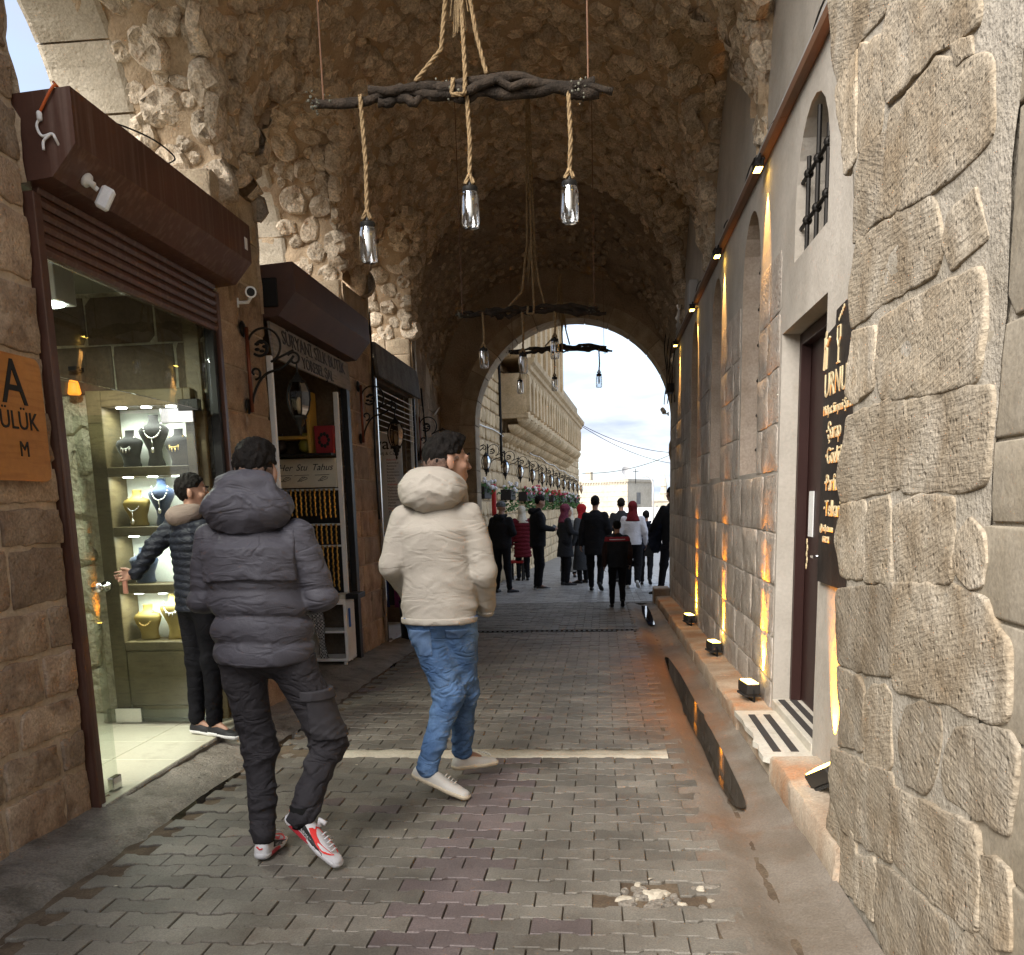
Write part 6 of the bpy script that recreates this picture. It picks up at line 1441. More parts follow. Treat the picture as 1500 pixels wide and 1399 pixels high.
m_fade = M('stubble_fade', (.085, .055, .042), (.16, .10, .075), rough=.7, scale=40, fine=300, fvar=.4, bump=.3, bd=.001)
m_eye = P('eye_white', (.7, .68, .66), .2); m_iris = P('iris', (.02, .012, .008), .2)
def cloth(name, c, fine=350, bump=.4, rough=.85, fv=.10, **k): return M(name, c, tuple(min(1, x * 1.15) for x in c), spec=k.pop('spec', .08), rough=rough, scale=5, fine=fine, fvar=fv, bump=bump, bd=.006, sheen=k.pop('sheen', 0), wr=k.pop('wr', ((7, 7, 13), 1.5)), **k)
m_bk = cloth('black_cloth_wear', (.014, .014, .016)); m_bk2 = cloth('charcoal_cloth', (.022, .023, .026)); m_bkt = cloth('black_trousers', (.012, .012, .014)); m_blkshoe = P('black_shoe', (.012, .011, .011), .5)
def shoe_sdf(p, heel, toe, up, w=.043, hgt=.075):
    heel, toe, up = map(lambda v: np.array(v, float), (heel, toe, up)); d = toe - heel; L_ = np.linalg.norm(d); d /= L_; up = up - d * (up @ d); up /= np.linalg.norm(up); sd_ = np.cross(d, up)
    q = np.c_[(p - heel) @ sd_, (p - heel) @ d, (p - heel) @ up]
    y = np.clip(q[:, 1], 0, L_); f = y / L_
    hw = np.interp(f, [0, .25, .5, .75, 1], [w * .80, w * .84, w * .88, w * 1.08, w * .90]); hh = np.interp(f, [0, .15, .35, .6, .85, 1], [hgt, hgt * 1.12, hgt * 1.0, hgt * .78, hgt * .66, hgt * .56])
    ex = np.maximum(np.abs(q[:, 1] - y), 0)
    e = np.sqrt((np.abs(q[:, 0]) / hw) ** 2.4 + (np.abs(q[:, 2] - hh * .35) / np.where(q[:, 2] > hh * .35, hh * .65, hh * .5)) ** 2.4 + (ex / (w * .9)) ** 2.4) - 1
    return np.maximum(e * .03, -q[:, 2]), q, L_
def person(label, loc, rz, H=1.75, J=None, skin=m_skin, hair='short', jacket=None, trousers=m_bkt, shoes=(m_blkshoe, None), head=(0, 0), hem=.80, jw=1.0, coat=None, scarf=None, scarfcol=None, vest=None, hands=True, h=.015, group='people walking and standing in the passage', hood=None, hat=None, puff=0, puffz=9, pamp=1.0, fold=.012, armk=.035, skirt=None, bag=None, handpose=None, sleeves=None, thin=1.0, trousthick=1.0, face=True):
    j = {k: np.array(v, float) for k, v in {**JB, **(J or {})}.items()}
    s = H / 1.75; t = thing('person', label, 'person', loc, rz, group); t.scale = (s, s, s)
    yaw, pitch = head; L_ = {}
    # ---- body, one continuous skin
    hp = []
    if hands:
        for S, tx in (('L', 1), ('R', -1)):
            hd = (handpose or {}).get(S, {}); w = j['wr' + S]; d = w - j['el' + S]; d = d / np.linalg.norm(d)
            if hd.get('hide'): continue
            hp += hand_parts(w + d * .01, hd.get('dir', d), hd.get('curl', .5), .3, .95, hd.get('thumb', (tx * .3, 1, .2)), hd.get('palm', (tx, .2, 0)))
    def body(p):
        ds = [cap(p, j['hip' + S], j['knee' + S], .07, .05) for S in 'LR'] + [cap(p, j['knee' + S], j['ank' + S], .05, .034) for S in 'LR'] + [cap(p, j['ank' + S], j['ank' + S] * .35 + j['toe' + S] * .65, .030, .016) for S in 'LR']
        ds += [cap(p, j['sh' + S], j['el' + S], .045, .036) for S in 'LR'] + [cap(p, j['el' + S], j['wr' + S], .036, .026) for S in 'LR']
        ds += [cap(p, j['pel'], j['chest'], .10, .11), cap(p, j['chest'], j['neck'] - np.array([0, 0, .04]), .10, .06), cap(p, j['neck'] - np.array([0, 0, .05]), j['head'] - np.array([0, .012, .05]), .052, .05)] + [cap(p, j['chest'], j['sh' + S], .08, .05) for S in 'LR']
        d = uni(ds, .03); d = smin(d, head_sdf(p, j['head'], yaw, pitch), .012)
        if hp: d = smin(d, np.min([cap(p, *q) for q in hp], 0), .006)
        return d
    lo, hi = bnd(list(j.values()), .16)
    V, F = snet(body, lo, hi, h); L_['body'] = ob('body', mk(V, F, skin, True), t, local=True)
    if face:
        R_ = rotz(yaw) @ rotx(pitch)
        for sx in (-1, 1):
            c = j['head'] + R_ @ np.array([sx * .030, .0845, .010]); MB().ball(c, .0095, 10, 8).ob('eye', m_eye, L_['body'], True, local=True)
            c2 = j['head'] + R_ @ np.array([sx * .030, .0925, .010]); MB().ball(c2, .0048, 8, 6).ob('iris', m_iris, L_['body'], True, local=True)
            pts = [j['head'] + R_ @ np.array([sx * x, y, z]) for x, y, z in ((.014, .0985, .030), (.03, .0985, .036), (.046, .085, .031))]; MB().tube(pts, [.004, .005, .003], 6).ob('eyebrow', m_hair, L_['body'], True, local=True)
    c = j['head']
    if hair: V, F = snet(lambda p: hair_sdf(p, c, yaw, pitch, 1, hair), c - .2, c + .2, .0055 if h < .01 else .009); ob('hair', mk(V, F, m_hair, True), t, local=True)
    if hair == 'tall': V, F = snet(lambda p: np.maximum(hair_sdf(p, c - np.array([0, 0, .030]), yaw, pitch, .955, 'short') - .001, (p - c)[:, 2] - .03), c - .2, c + .2, .008); ob('hair_fade', mk(V, F, m_fade, True), t, local=True)
    if hat is not None:
        V, F = snet(lambda p: np.maximum(ell((p - c) @ (rotz(yaw) @ rotx(pitch)), (0, -.02, .045), (.092, .11, .092)), -((p - c) @ (rotz(yaw) @ rotx(pitch)))[:, 2] + .02), c - .2, c + .2, .01); ob('hat', mk(V, F, hat, True), t, local=True)
    # ---- trousers
    if trousers:
        def tr(p):
            k = trousthick; ds = []
            for S in 'LR': ds += [cap(p, j['hip' + S] + np.array([0, -.01, .02]), j['knee' + S], .098 * k, .070 * k), cap(p, j['knee' + S], j['ank' + S] + np.array([0, 0, .02]), .068 * k, .052 * k)]
            ds += [ell(p, j['pel'] + np.array([0, -.02, -.02]), (.165 * k, .13 * k, .13))]
            d = uni(ds, .035); n = crease(p, np.array([4.5, 4.5, 13]), 11, .6) * fold * .55
            kn = sum(np.exp(-((p[:, 2] - j['knee' + S][2]) / .09) ** 2) for S in 'LR') + sum(1.3 * np.exp(-((p[:, 2] - j['ank' + S][2] - .07) / .07) ** 2) for S in 'LR')
            return d + n + crease(p, np.array([7, 7, 34]), 5, -.8) * .006 * np.clip(kn, 0, 1.3)
        lo, hi = bnd([j[a + S] for a in ('hip', 'knee', 'ank') for S in 'LR'] + [j['pel']], .2); lo[2] = max(lo[2], min(j['ankL'][2], j['ankR'][2]) - .06)
        V, F = snet(lambda p: np.maximum(tr(p), p[:, 2] - (min(1.06, hem + .03) if jacket and not coat else 1.06)), lo, hi, h); L_['trousers'] = ob('trousers', mk(V, F, trousers, True), t, local=True)
    # ---- shoes
    if trousers: L_['tr'] = tr
    for S in 'LR':
        a, e = j['ank' + S], j['toe' + S]; ft = e - a; n = np.array([0, 0, 1.0]); dirf = np.array([ft[0], ft[1], 0]); dirf /= np.linalg.norm(dirf)
        hl = a - dirf * .022 + np.array([0, 0, -.085]) if abs(ft[2] + .055) < .03 else a - ft / np.linalg.norm(ft) * .024 + np.cross(np.cross(ft, n), ft) / np.linalg.norm(ft) ** 2 * -.065
        tt = e + (np.array([0, 0, -.03]) if abs(ft[2] + .055) < .03 else np.cross(np.cross(ft, n), ft) / np.linalg.norm(ft) ** 2 * -.03) + ft / np.linalg.norm(ft) * .012
        j['heel' + S] = hl; j['tip' + S] = tt
        lo, hi = bnd([hl, tt], .13); up = np.cross(np.cross(ft, n), ft); V, F = snet(lambda p: shoe_sdf(p, hl, tt, up)[0], lo, hi, min(h, .009)); sh_ = ob('shoe', mk(V, F, shoes[0], True), t, local=True)
        if shoes[1]:
            V, F = snet(lambda p: np.maximum(np.maximum(shoe_sdf(p, hl, tt, up, .048, .11)[0], shoe_sdf(p, hl, tt, up)[1][:, 2] - .026), -shoe_sdf(p, hl, tt, up)[1][:, 2] - .004), lo, hi, min(h, .009)); ob('sole', mk(V, F, shoes[1], True), sh_, local=True)
        L_['shoe' + S] = sh_; L_['sf' + S] = (hl, tt, up)
    # ---- jacket or coat
    if jacket:
        pl, wa, ch, nk = j['pel'], j['waist'], j['chest'], j['neck']
        zt = j['shL'][2] * .5 + j['shR'][2] * .5
        def secs(e=0):
            lowz = hem; o = [(pl[0], pl[1] - .01, lowz, (.175 + e) * jw, (.135 + e) * jw), (pl[0], pl[1] - .005, pl[2], (.178 + e) * jw, (.138 + e) * jw), (wa[0], wa[1], wa[2] + .02, (.172 + e) * jw, (.132 + e) * jw), (ch[0], ch[1], ch[2] + .02, (.192 + e) * jw, (.138 + e) * jw), (ch[0] * .6 + nk[0] * .4, ch[1] * .6 + nk[1] * .4, zt + .012, (.150 + e) * jw, (.112 + e) * jw), (nk[0], nk[1], zt + .055, .100 * jw, .090), (nk[0], nk[1], zt + .095, .075, .078)]
            if coat: o[0] = (pl[0], pl[1] - .01, hem, (.175 + e) * jw * coat, (.155 + e) * jw * coat)
            return o
        S_ = secs()
        def jk(p):
            d = tor(p, S_, 1); ar = []
            for S in 'LR':
                sh, el, wr = j['sh' + S], j['el' + S], j['wr' + S]; k = jw ** .5
                ar += [cap(p, sh, el, .066 * k, .058 * k), cap(p, el, wr + (wr - el) * .02, .057 * k, .044 * k)]
            d = smin(d, uni(ar[:2], .02), armk); d = smin(d, uni(ar[2:], .02), armk)
            d = np.maximum(d, hem - p[:, 2])
            n = crease(p, np.array([4, 5, 11]), 23, .7) * fold * .6 + fbm(p * 5, 2, 3) * .004
            if puff:
                z = p[:, 2] + vnoise(p * 5, 9) * .012; d = d - (np.abs(np.sin(z * PI / puff)) ** .6 * .022 - .012) * pamp * np.clip((puffz - p[:, 2]) / .03, 0, 1)
            return d + n
        lo, hi = bnd([j[a + S] for a in ('sh', 'el', 'wr') for S in 'LR'] + [(-.25 * jw, -.2, hem), (.25 * jw, .2, 1.55)], .12); lo[2] = hem - .02
        V, F = snet(jk, lo, hi, h); L_['jacket'] = ob('coat' if coat else 'jacket', mk(V, F, jacket, True), t, local=True)
        L_['jk'] = jk
    if skirt:
        mt, zb, wb = skirt; pl = j['pel']
        def sk(p): return tor(p, [(pl[0], pl[1], zb, wb, wb * .85), (pl[0], pl[1], pl[2] + .1, .16, .125)], 1) + np.maximum(0, 0) + np.sin(np.arctan2(p[:, 1], p[:, 0]) * 9) * .010 * np.clip((1.0 - p[:, 2]) * 1.3, 0, 1)
        V, F = snet(lambda p: np.maximum(sk(p), zb - p[:, 2]), (-.4, -.35, zb - .02), (.4, .35, pl[2] + .2), h); ob('skirt', mk(V, F, mt, True), t, local=True)
    if scarf:
        nk = j['neck']; R_ = rotz(yaw) @ rotx(pitch)
        def sf(p):
            q = (p - c) @ R_; d = ell(q, (0, -.018, .02), (.094, .112, .112)); d = smin(d, tor(p, [(nk[0], nk[1] - .01, nk[2] - .12, .17, .13), (nk[0], nk[1] - .01, nk[2] - .02, .11, .105), (c[0], c[1] - .03, c[2] - .05, .08, .08)], 1), .04)
            face_ = ell(q, (0, .105, -.015), (.058, .07, .088)); d = np.maximum(d, -face_); return d + fbm(p * np.array([16, 16, 9]), 2, 5) * .008
        V, F = snet(sf, c - np.array([.25, .25, .36]), c + .2, h); ob('headscarf', mk(V, F, scarf, True), t, local=True)
    if hood == 'down':
        nk = j['neck']; mt = jacket
        def hd_(p): return smin(cap(p, nk + np.array([-.10, .02, .01]), nk + np.array([-.05, -.10, -.02]), .035, .05), smin(cap(p, nk + np.array([.10, .02, .01]), nk + np.array([.05, -.10, -.02]), .035, .05), cap(p, nk + np.array([-.05, -.10, -.03]), nk + np.array([.05, -.10, -.03]), .055, .055), .04), .04) + fbm(p * 14, 2, 6) * .008
        V, F = snet(hd_, nk - .24, nk + .2, h); ob('hood', mk(V, F, hood_mat.get(label, mt), True), t, local=True)
    L_['t'] = t; L_['j'] = j
    return L_
hood_mat = {}
BT = time_b = 0
def phone(P_, loc, rot):
    t = thing('mobile_phone', 'dark mobile phone held by the man in black standing near the flowers', 'phone', tuple(loc)); MB().box((-.036, -.075, -.004), (.036, .075, .004), Matrix.Translation(loc) @ rot, .003).ob('case', m_black, t)
# ---- the group beyond the arch
m_red1 = cloth('dark_red_cloth', (.10, .012, .018)); m_cream_s = cloth('cream_cloth', (.50, .46, .38)); m_maroon = M('maroon_plaid', (.085, .012, .03), (.15, .03, .05), rough=.8, scale=14, fvar=.3, fine=60, bump=.2); m_redsc = cloth('red_scarf_cloth', (.30, .02, .025)); m_greyc = cloth('grey_coat_cloth', (.045, .047, .05)); m_whit = cloth('white_shirt', (.62, .62, .66)); m_lightg = cloth('light_grey_dress', (.17, .17, .16)); m_dred = cloth('dark_red_headcloth', (.12, .015, .018)); m_grayhat = M('grey_knit', (.05, .05, .05), (.16, .16, .16), rough=.9, scale=30, fine=80, bump=.4); m_brn = cloth('brown_sleeve', (.035, .022, .02)); m_redtrim = P('red_trim', (.28, .02, .03), .7); m_whitsole = P('white_sole', (.6, .6, .58), .6); m_fur = cloth('beige_fur', (.22, .17, .12)); m_navyc = cloth('navy_cloth_wear', (.014, .017, .028)); m_pinkb = cloth('red_sleeve', (.28, .05, .06))
def on(x, y): return (x, y, gz(y) + .002)
FWD = dict
walk = lambda st, d=1: dict(kneeL=(-.10, .06 * d * st, .49), ankL=(-.10, .16 * d * st, .09), toeL=(-.11, .33 * d * st, .035), kneeR=(.10, .03, .49), ankR=(.10, -.20 * st, .15), toeR=(.11, -.20 * st + .155, .04), wrL=(-.26, -.08 * st, .88), wrR=(.26, .14 * st, .90))
p1 = person('man in black jacket with grey knit cap standing with bent arm, leftmost beyond the arch', on(-1.89, 18.0), -.35, 1.70, dict(elR=(.27, -.04, 1.15), wrR=(.16, .17, 1.12), elL=(-.27, .02, 1.15), wrL=(-.20, .14, .95), ankL=(-.13, 0, .085), toeL=(-.16, .16, .03), ankR=(.16, -.03, .085), toeR=(.24, .12, .03)), hair=None, jacket=m_bk, hat=m_grayhat, hem=.86, jw=1.12, hood='down')
p2 = person('woman in long dark red padded coat and cream headscarf by the golden wall', on(-1.80, 21.6), .2, 1.67, None, hair=None, jacket=m_red1, hem=.56, coat=1.12, scarf=m_cream_s, puff=.09, jw=1.05)
p3 = person('man in black jacket facing right and looking at his phone', on(-1.25, 18.7), -1.25, 1.82, dict(elL=(-.24, .02, 1.16), wrL=(-.08, .26, 1.13), elR=(.24, .02, 1.16), wrR=(.10, .26, 1.12), head=(0, .05, 1.62)), hair='short', jacket=m_bk, hem=.80, jw=1.08, head=(0, -.35), hood='down', shoes=(m_blkshoe, m_whitsole))
phone(p3, Vector((-.93, 18.72, .86 + .02)), Matrix.Rotation(.6, 4, 'Y') @ Matrix.Rotation(.3, 4, 'X'))
p4 = person('woman in black with maroon patterned headscarf facing the group', on(-.76, 19.8), -1.1, 1.66, dict(elR=(.24, .03, 1.15), wrR=(.18, .22, 1.10)), hair=None, jacket=m_bk2, hem=.62, coat=1.15, scarf=m_maroon, jw=1.0)
p5 = person('woman in pale headscarf and long light dress facing the viewer', on(-.76, 22.6), PI, 1.63, dict(elR=(.24, .03, 1.15), wrR=(.10, .22, 1.05)), hair=None, jacket=m_lightg, hem=.70, scarf=m_cream_s, skirt=(m_lightg, .14, .26), trousers=m_bkt)
p6 = person('person with bright red headscarf and long grey coat, behind the tall man', on(-.43, 20.3), .9, 1.66, None, hair=None, jacket=m_greyc, hem=.30, coat=1.35, scarf=m_redsc)
p7 = person('tall man in long black coat walking away in the middle of the group', on(-.13, 17.95), -.15, 1.76, walk(.7), jacket=m_bk, hem=.68, jw=1.12, coat=1.05, hair='short')
p8 = person('boy in black vest with red and white yoke walking away', on(.22, 14.5), .05, 1.31, walk(.6), jacket=m_bk2, hem=.82, jw=1.1, hair='short')
# boy: red and white yoke and brown sleeves are the jacket's own panels
def shell(P_, mat, name, cond, off=.006, h=.013):
    jk = P_['jk']; j = P_['j']; lo, hi = bnd([j[a + S] for a in ('sh', 'el', 'wr') for S in 'LR'] + [(-.3, -.25, .5), (.3, .25, 1.58)], .12)
    V, F = snet(lambda p: np.maximum(jk(p) - off, cond(p)), lo, hi, h); return ob(name, mk(V, F, mat, True), P_['jacket'], local=True)
shell(p8, m_redtrim, 'red_yoke', lambda p: np.maximum(1.335 - p[:, 2], p[:, 2] - 1.43)); shell(p8, m_whit, 'white_stripe', lambda p: np.maximum(np.abs(p[:, 2] - 1.375) - .010, np.abs(p[:, 0]) - .16), .012); 
for sx in (-1, 1): shell(p8, m_brn, 'sleeve', lambda p: np.maximum(.205 - sx * p[:, 0], p[:, 2] - 1.33))
p9 = person('woman in white shirt with dark red head cloth walking away behind the boy', on(.58, 18.5), -.1, 1.66, walk(.5), hair=None, jacket=m_whit, hem=.86, scarf=m_dred, jw=1.0, shoes=(m_whitsole, None), trousthick=1.2)
p9b = person('man in dark jacket mostly hidden behind the woman in white', on(.40, 20.6), .1, 1.76, None, jacket=m_bk2, hair='short')
p10 = person('shorter person in dark jacket walking away to the right of the woman in white', on(.87, 19.4), -.1, 1.48, walk(.8), jacket=m_navyc, hem=.84, hood='down', hair='short')
p11 = person('person in black carrying bags, half hidden by the wall edge on the right', on(1.22, 17.1), .5, 1.86, dict(ankL=(-.20, .02, .085), toeL=(-.30, .14, .03), kneeL=(-.14, .02, .49), elL=(-.27, .06, 1.18), wrL=(-.24, .26, 1.05)), jacket=m_bk, hem=.78, hair='short')
hgb = thing('carried_bag', 'dark bag and coat bundle hanging from the arm of the half hidden person', 'bag', (.98, 17.2, .5))
V, F = snet(lambda p: uni([ell(p, (.97, 17.25, .78), (.15, .12, .20)), ell(p, (.93, 17.25, .55), (.12, .10, .16)), ell(p, (1.08, 17.25, .85), (.12, .1, .18))], .04) + fbm(p * 13, 3, 4) * .03, (.7, 17.0, .25), (1.3, 17.5, 1.15), .014); ob('bundle', mk(V, F, m_navyc, True), hgb)
hb2 = thing('handbag', 'grey handbag carried beside the dark bundle', 'bag', (.82, 17.2, .3)); MB().prism([(.74, .36), (.90, .33), (.90, .50), (.80, .56)], 17.2, 17.28, axis=1).ob('body', m_greyc, hb2); MB().tube([(.79, 17.24, .54), (.82, 17.24, .70), (.87, 17.24, .52)], .008, 6).ob('strap', m_black, hb2)

# ================================================================ the three near figures
def loc_off(rz, d): c, s = math.cos(-rz), math.sin(-rz); return {k: (v[0] * c - v[1] * s, v[0] * s + v[1] * c, v[2]) for k, v in d.items()}
def scl(d, s): return {k: tuple(x / s for x in v) for k, v in d.items()}
m_gj = M('grey_jacket_cloth', (.060, .058, .071), (.074, .071, .085), rough=.6, scale=3, fine=420, fvar=.08, bump=.55, bd=.008, wr=((6, 6, 16), .7), spec=.3)
m_gt = M('dark_grey_trousers', (.031, .029, .033), (.041, .038, .042), rough=.75, scale=4, fine=420, fvar=.1, bump=.6, bd=.008, wr=((8, 8, 13), 1.1), spec=.12)
m_gt2 = M('dark_grey_pocket', (.034, .032, .036), (.043, .040, .045), rough=.75, scale=4, fine=420, fvar=.1, bump=.15, bd=.002)
m_wshoe = M('white_shoe', (.52, .51, .52), (.60, .59, .60), rough=.5, scale=8, fine=200, fvar=.05, bump=.05, dirt=(.45, .43, .40), dscale=12, dmin=.62); m_redr = P('red_rubber', (.42, .03, .045), .35); m_redp = P('red_leather', (.62, .035, .03), .4); m_blk2 = P('black_leather', (.014, .013, .013), .5); m_sole = P('dark_sole', (.05, .045, .04), .8)
m_sock = cloth('black_sock', (.01, .01, .01)); m_cj = M('cream_jacket_cloth', (.345, .312, .265), (.385, .35, .30), rough=.75, scale=3, fine=420, fvar=.05, bump=.5, bd=.007, wr=((5, 5, 13), .55), spec=.2); m_seam = cloth('cream_seam', (.46, .42, .36))
m_jean = M('blue_denim', (.058, .115, .24), (.12, .205, .36), rough=.9, scale=4.5, fine=420, fvar=.22, bump=.6, bd=.007, wr=((8, 8, 15), 1.2), spec=.1, dirt=(.04, .08, .17), dscale=5, dmin=.50); m_jean2 = M('denim_pocket', (.07, .13, .26), (.13, .21, .36), rough=.9, scale=6, fine=420, fvar=.2, bump=.25, bd=.002); m_seamb = cloth('denim_seam', (.075, .13, .24))
m_whites = M('offwhite_shoe', (.48, .455, .41), (.55, .525, .48), rough=.6, scale=8, fine=200, fvar=.05, bump=.08); m_gum = P('cream_sole', (.52, .44, .32), .7)
m_puffer = M('navy_puffer', (.006, .008, .014), (.010, .012, .019), rough=.6, scale=4, fine=300, fvar=.1, bump=.4, bd=.005, wr=((12, 12, 20), 1.5), spec=.25); m_hoodb = cloth('brown_hood', (.16, .125, .105)); m_bjean = M('black_jeans', (.005, .005, .006), (.011, .011, .013), rough=.85, scale=4, fine=350, fvar=.15, bump=.4, bd=.006, wr=((9, 9, 14), 1.2), spec=.06); m_bsnk = P('black_sneaker', (.016, .016, .018), .55)
def patch(Pn, key, mat, name, cond, off=.006, h=.008, par='jacket', lo=(-.45, -.4, .0), hi=(.45, .4, 1.6)):
    f = Pn[key]; V, F = snet(lambda p: np.maximum(f(p) - off, cond(p)), lo, hi, h)
    return ob(name, mk(V, F, mat, True), Pn[par], local=True)
def rbox(p, c, r, R_=None): q = p - np.array(c); q = q @ R_ if R_ is not None else q; return np.max(np.abs(q) - np.array(r), axis=1)
def shoe_map(sf, side, pts, w=.043, hgt=.075, off=.0025):
    hl, tt, up = map(lambda v: np.array(v, float), sf); d = tt - hl; L_ = np.linalg.norm(d); d /= L_; up = up - d * (up @ d); up /= np.linalg.norm(up); sd_ = np.cross(d, up); out = []
    for y, z in pts:
        f = min(max(y / L_, 0), 1); hw = np.interp(f, [0, .25, .5, .75, 1], [w * .80, w * .84, w * .88, w * 1.08, w * .90]); hh = np.interp(f, [0, .15, .35, .6, .85, 1], [hgt, hgt * 1.12, hgt * 1.0, hgt * .78, hgt * .66, hgt * .56])
        b = hh * .65 if z > hh * .35 else hh * .5; x = hw * max(0, 1 - abs((z - hh * .35) / b) ** 2.4) ** (1 / 2.4) + off
        out.append(hl + sd_ * side * x + d * y + up * z)
    return out
def shoe_poly(Pn, S, side, poly, mat, name, thick=.003, n=40):
    r = resample(poly, n, 0); a = shoe_map(Pn['sf' + S], side, r, off=.003); b = shoe_map(Pn['sf' + S], side, r, off=-.004)
    tri = tessellate_polygon([[Vector((x, y, 0)) for x, y in r]]); F = [tuple(t) for t in tri]; F += [(i, (i + 1) % n, n + (i + 1) % n, n + i) for i in range(n)]
    return ob(name, mk(a + b, F, mat), Pn['shoe' + S], local=True)
def shoe_text(Pn, S, side, txt, size, y0, z0, mat, slope=0):
    c = bpy.data.curves.new('t', 'FONT'); c.body = txt; c.size = size; c.resolution_u = 2; t = bpy.data.objects.new('t', c); COL.objects.link(t); me = bpy.data.meshes.new_from_object(t.evaluated_get(bpy.context.evaluated_depsgraph_get())); bpy.data.objects.remove(t)
    pts = [(y0 + (v.co.x if side > 0 else v.co.x), z0 + v.co.y + v.co.x * slope) for v in me.vertices]
    for v, p in zip(me.vertices, shoe_map(Pn['sf' + S], side, pts, off=.0048)): v.co = p
    me.materials.clear(); me.materials.append(mat); return ob('letters', me, Pn['shoe' + S], local=True)

# ---- man in the grey padded jacket
s = 1.665 / 1.75
A_ = person('man in grey hooded padded jacket and cargo trousers walking away, nearest the viewer', (-1.325, 3.56, gz(3.56)), 0, 1.665,
    scl(dict(hipL=(-.09, 0, .85), hipR=(.10, 0, .85), pel=(.01, 0, .90), waist=(.0, 0, 1.05), chest=(-.005, .0, 1.24), neck=(-.005, .03, 1.41), head=(.005, .055, 1.535), shL=(-.168, 0, 1.29), shR=(.168, 0, 1.29), elL=(-.225, .02, 1.06), elR=(.240, .02, 1.06), wrL=(-.10, .20, 1.03), wrR=(.13, .22, 1.02),
        kneeL=(-.06, .04, .45), ankL=(-.05, -.01, .095), toeL=(-.055, .15, .035), kneeR=(.225, .06, .475), ankR=(.14, -.085, .185), toeR=(.265, -.115, .055)), s),
    jacket=m_gj, trousers=m_gt, hem=.815 / s, jw=1.10, armk=.02, puff=.105, puffz=1.12 / s, h=.0085, hair='tall', shoes=(m_wshoe, m_wshoe), fold=.016, trousthick=1.0, group='men in the foreground', head=(.0, -.12))
t = A_['t']
def hoodg(p):
    d = ell(p, (-.005, -.05, 1.475), (.178, .125, .105)); d = smin(d, cap(p, (-.125, .02, 1.495), (-.09, .09, 1.46), .04, .03), .04); d = smin(d, cap(p, (.125, .02, 1.495), (.09, .09, 1.46), .04, .03), .04); d = smin(d, ell(p, (0, -.05, 1.575), (.115, .095, .045)), .04)
    d = np.maximum(d, -ell(p, (0, .06, 1.62), (.085, .10, .12)))
    q = p @ rotz(.0); return d + crease(p, np.array([6, 6, 16]), 8, .5) * .014
V, F = snet(hoodg, (-.3, -.28, 1.34), (.3, .24, 1.70), .008); ob('hood', mk(V, F, m_gj, True), t, local=True)
jk0 = A_['jk']; A_['jkf'] = lambda p: jk0(p) - .016 * np.clip((1.40 - p[:, 2]) / .2, 0, 1)
patch(A_, 'jkf', m_gj, 'back_flap', lambda p: np.maximum(np.maximum(1.185 + .014 * np.cos(p[:, 0] * 8) - p[:, 2], p[:, 2] - 1.40), np.maximum(np.abs(p[:, 0]) - .19, p[:, 1] + .02)), .001, .007, lo=(-.3, -.3, 1.1), hi=(.3, .1, 1.45))
patch(A_, 'tr', m_gt2, 'cargo_pocket', lambda p: rbox(p, (.265, .02, .62), (.075, .085, .095), rotz(.0)), .013, .007, 'trousers', lo=(.1, -.2, .45), hi=(.45, .25, .8))
patch(A_, 'tr', m_gt2, 'pocket_flap', lambda p: rbox(p, (.25, .02, .715), (.085, .09, .022), rotz(.0)), .020, .006, 'trousers', lo=(.1, -.2, .62), hi=(.45, .25, .8))
for S in 'LR':
    a = A_['j']['ank' + S]; MB().tube([a + np.array([0, 0, -.02]), a + np.array([0, .0, .07])], [.045, .047], 14).ob('sock', m_sock, A_['shoe' + S], True, local=True)
for S, side in (('L', -1), ('L', 1), ('R', 1), ('R', -1)):
    shoe_poly(A_, S, side, [(.0, .006), (.03, .004), (.075, .004), (.115, .010), (.105, .022), (.06, .026), (.01, .024)], m_redr, 'air_bubble')
    shoe_poly(A_, S, side, [(.035, .036), (.10, .026), (.165, .016), (.20, .012), (.19, .024), (.12, .042), (.055, .062)], m_blk2, 'side_panel')
    shoe_poly(A_, S, side, [(.075, .064), (.10, .050), (.15, .034), (.19, .032), (.225, .042), (.19, .046), (.15, .049), (.12, .058), (.09, .074)], m_redp, 'swoosh_mark')
    shoe_text(A_, S, side, 'AIRMAX', .017, .05 if side > 0 else .05, .036, m_wshoe, -.15)
for S in 'LR':
    hl, tt, up = A_['sf' + S]; d = (tt - hl) / np.linalg.norm(tt - hl); u = up - d * (up @ d); u /= np.linalg.norm(u); sd_ = np.cross(d, u)
    V, F = snet(lambda p: np.maximum(np.maximum(shoe_sdf(p, hl, tt, up, .049, .12)[0], shoe_sdf(p, hl, tt, up)[1][:, 2] - .006), -shoe_sdf(p, hl, tt, up)[1][:, 2] - .010), *bnd([hl, tt], .1), .007); ob('tread', mk(V, F, m_sole, True), A_['shoe' + S], local=True)
    q = MB()
    for k in range(5): y = .135 + k * .018; w = .022; q.tube([hl + d * y + u * (.076 - k * .006) + sd_ * w, hl + d * y + u * (.084 - k * .006), hl + d * y + u * (.076 - k * .006) - sd_ * w], .0035, 5)
    q.tube([hl + d * .10 + u * .088, hl + d * .085 + u * .11, hl + d * .115 + u * .115], .012, 6); tag(q.ob('laces', m_wshoe, A_['shoe' + S], True, local=True), kind='stuff')
    q = MB().tube([hl - d * .038 + u * .050 + sd_ * .012, hl - d * .041 + u * .046, hl - d * .037 + u * .058 - sd_ * .014], .003, 5); q.ob('heel_mark', m_redp, A_['shoe' + S], local=True)

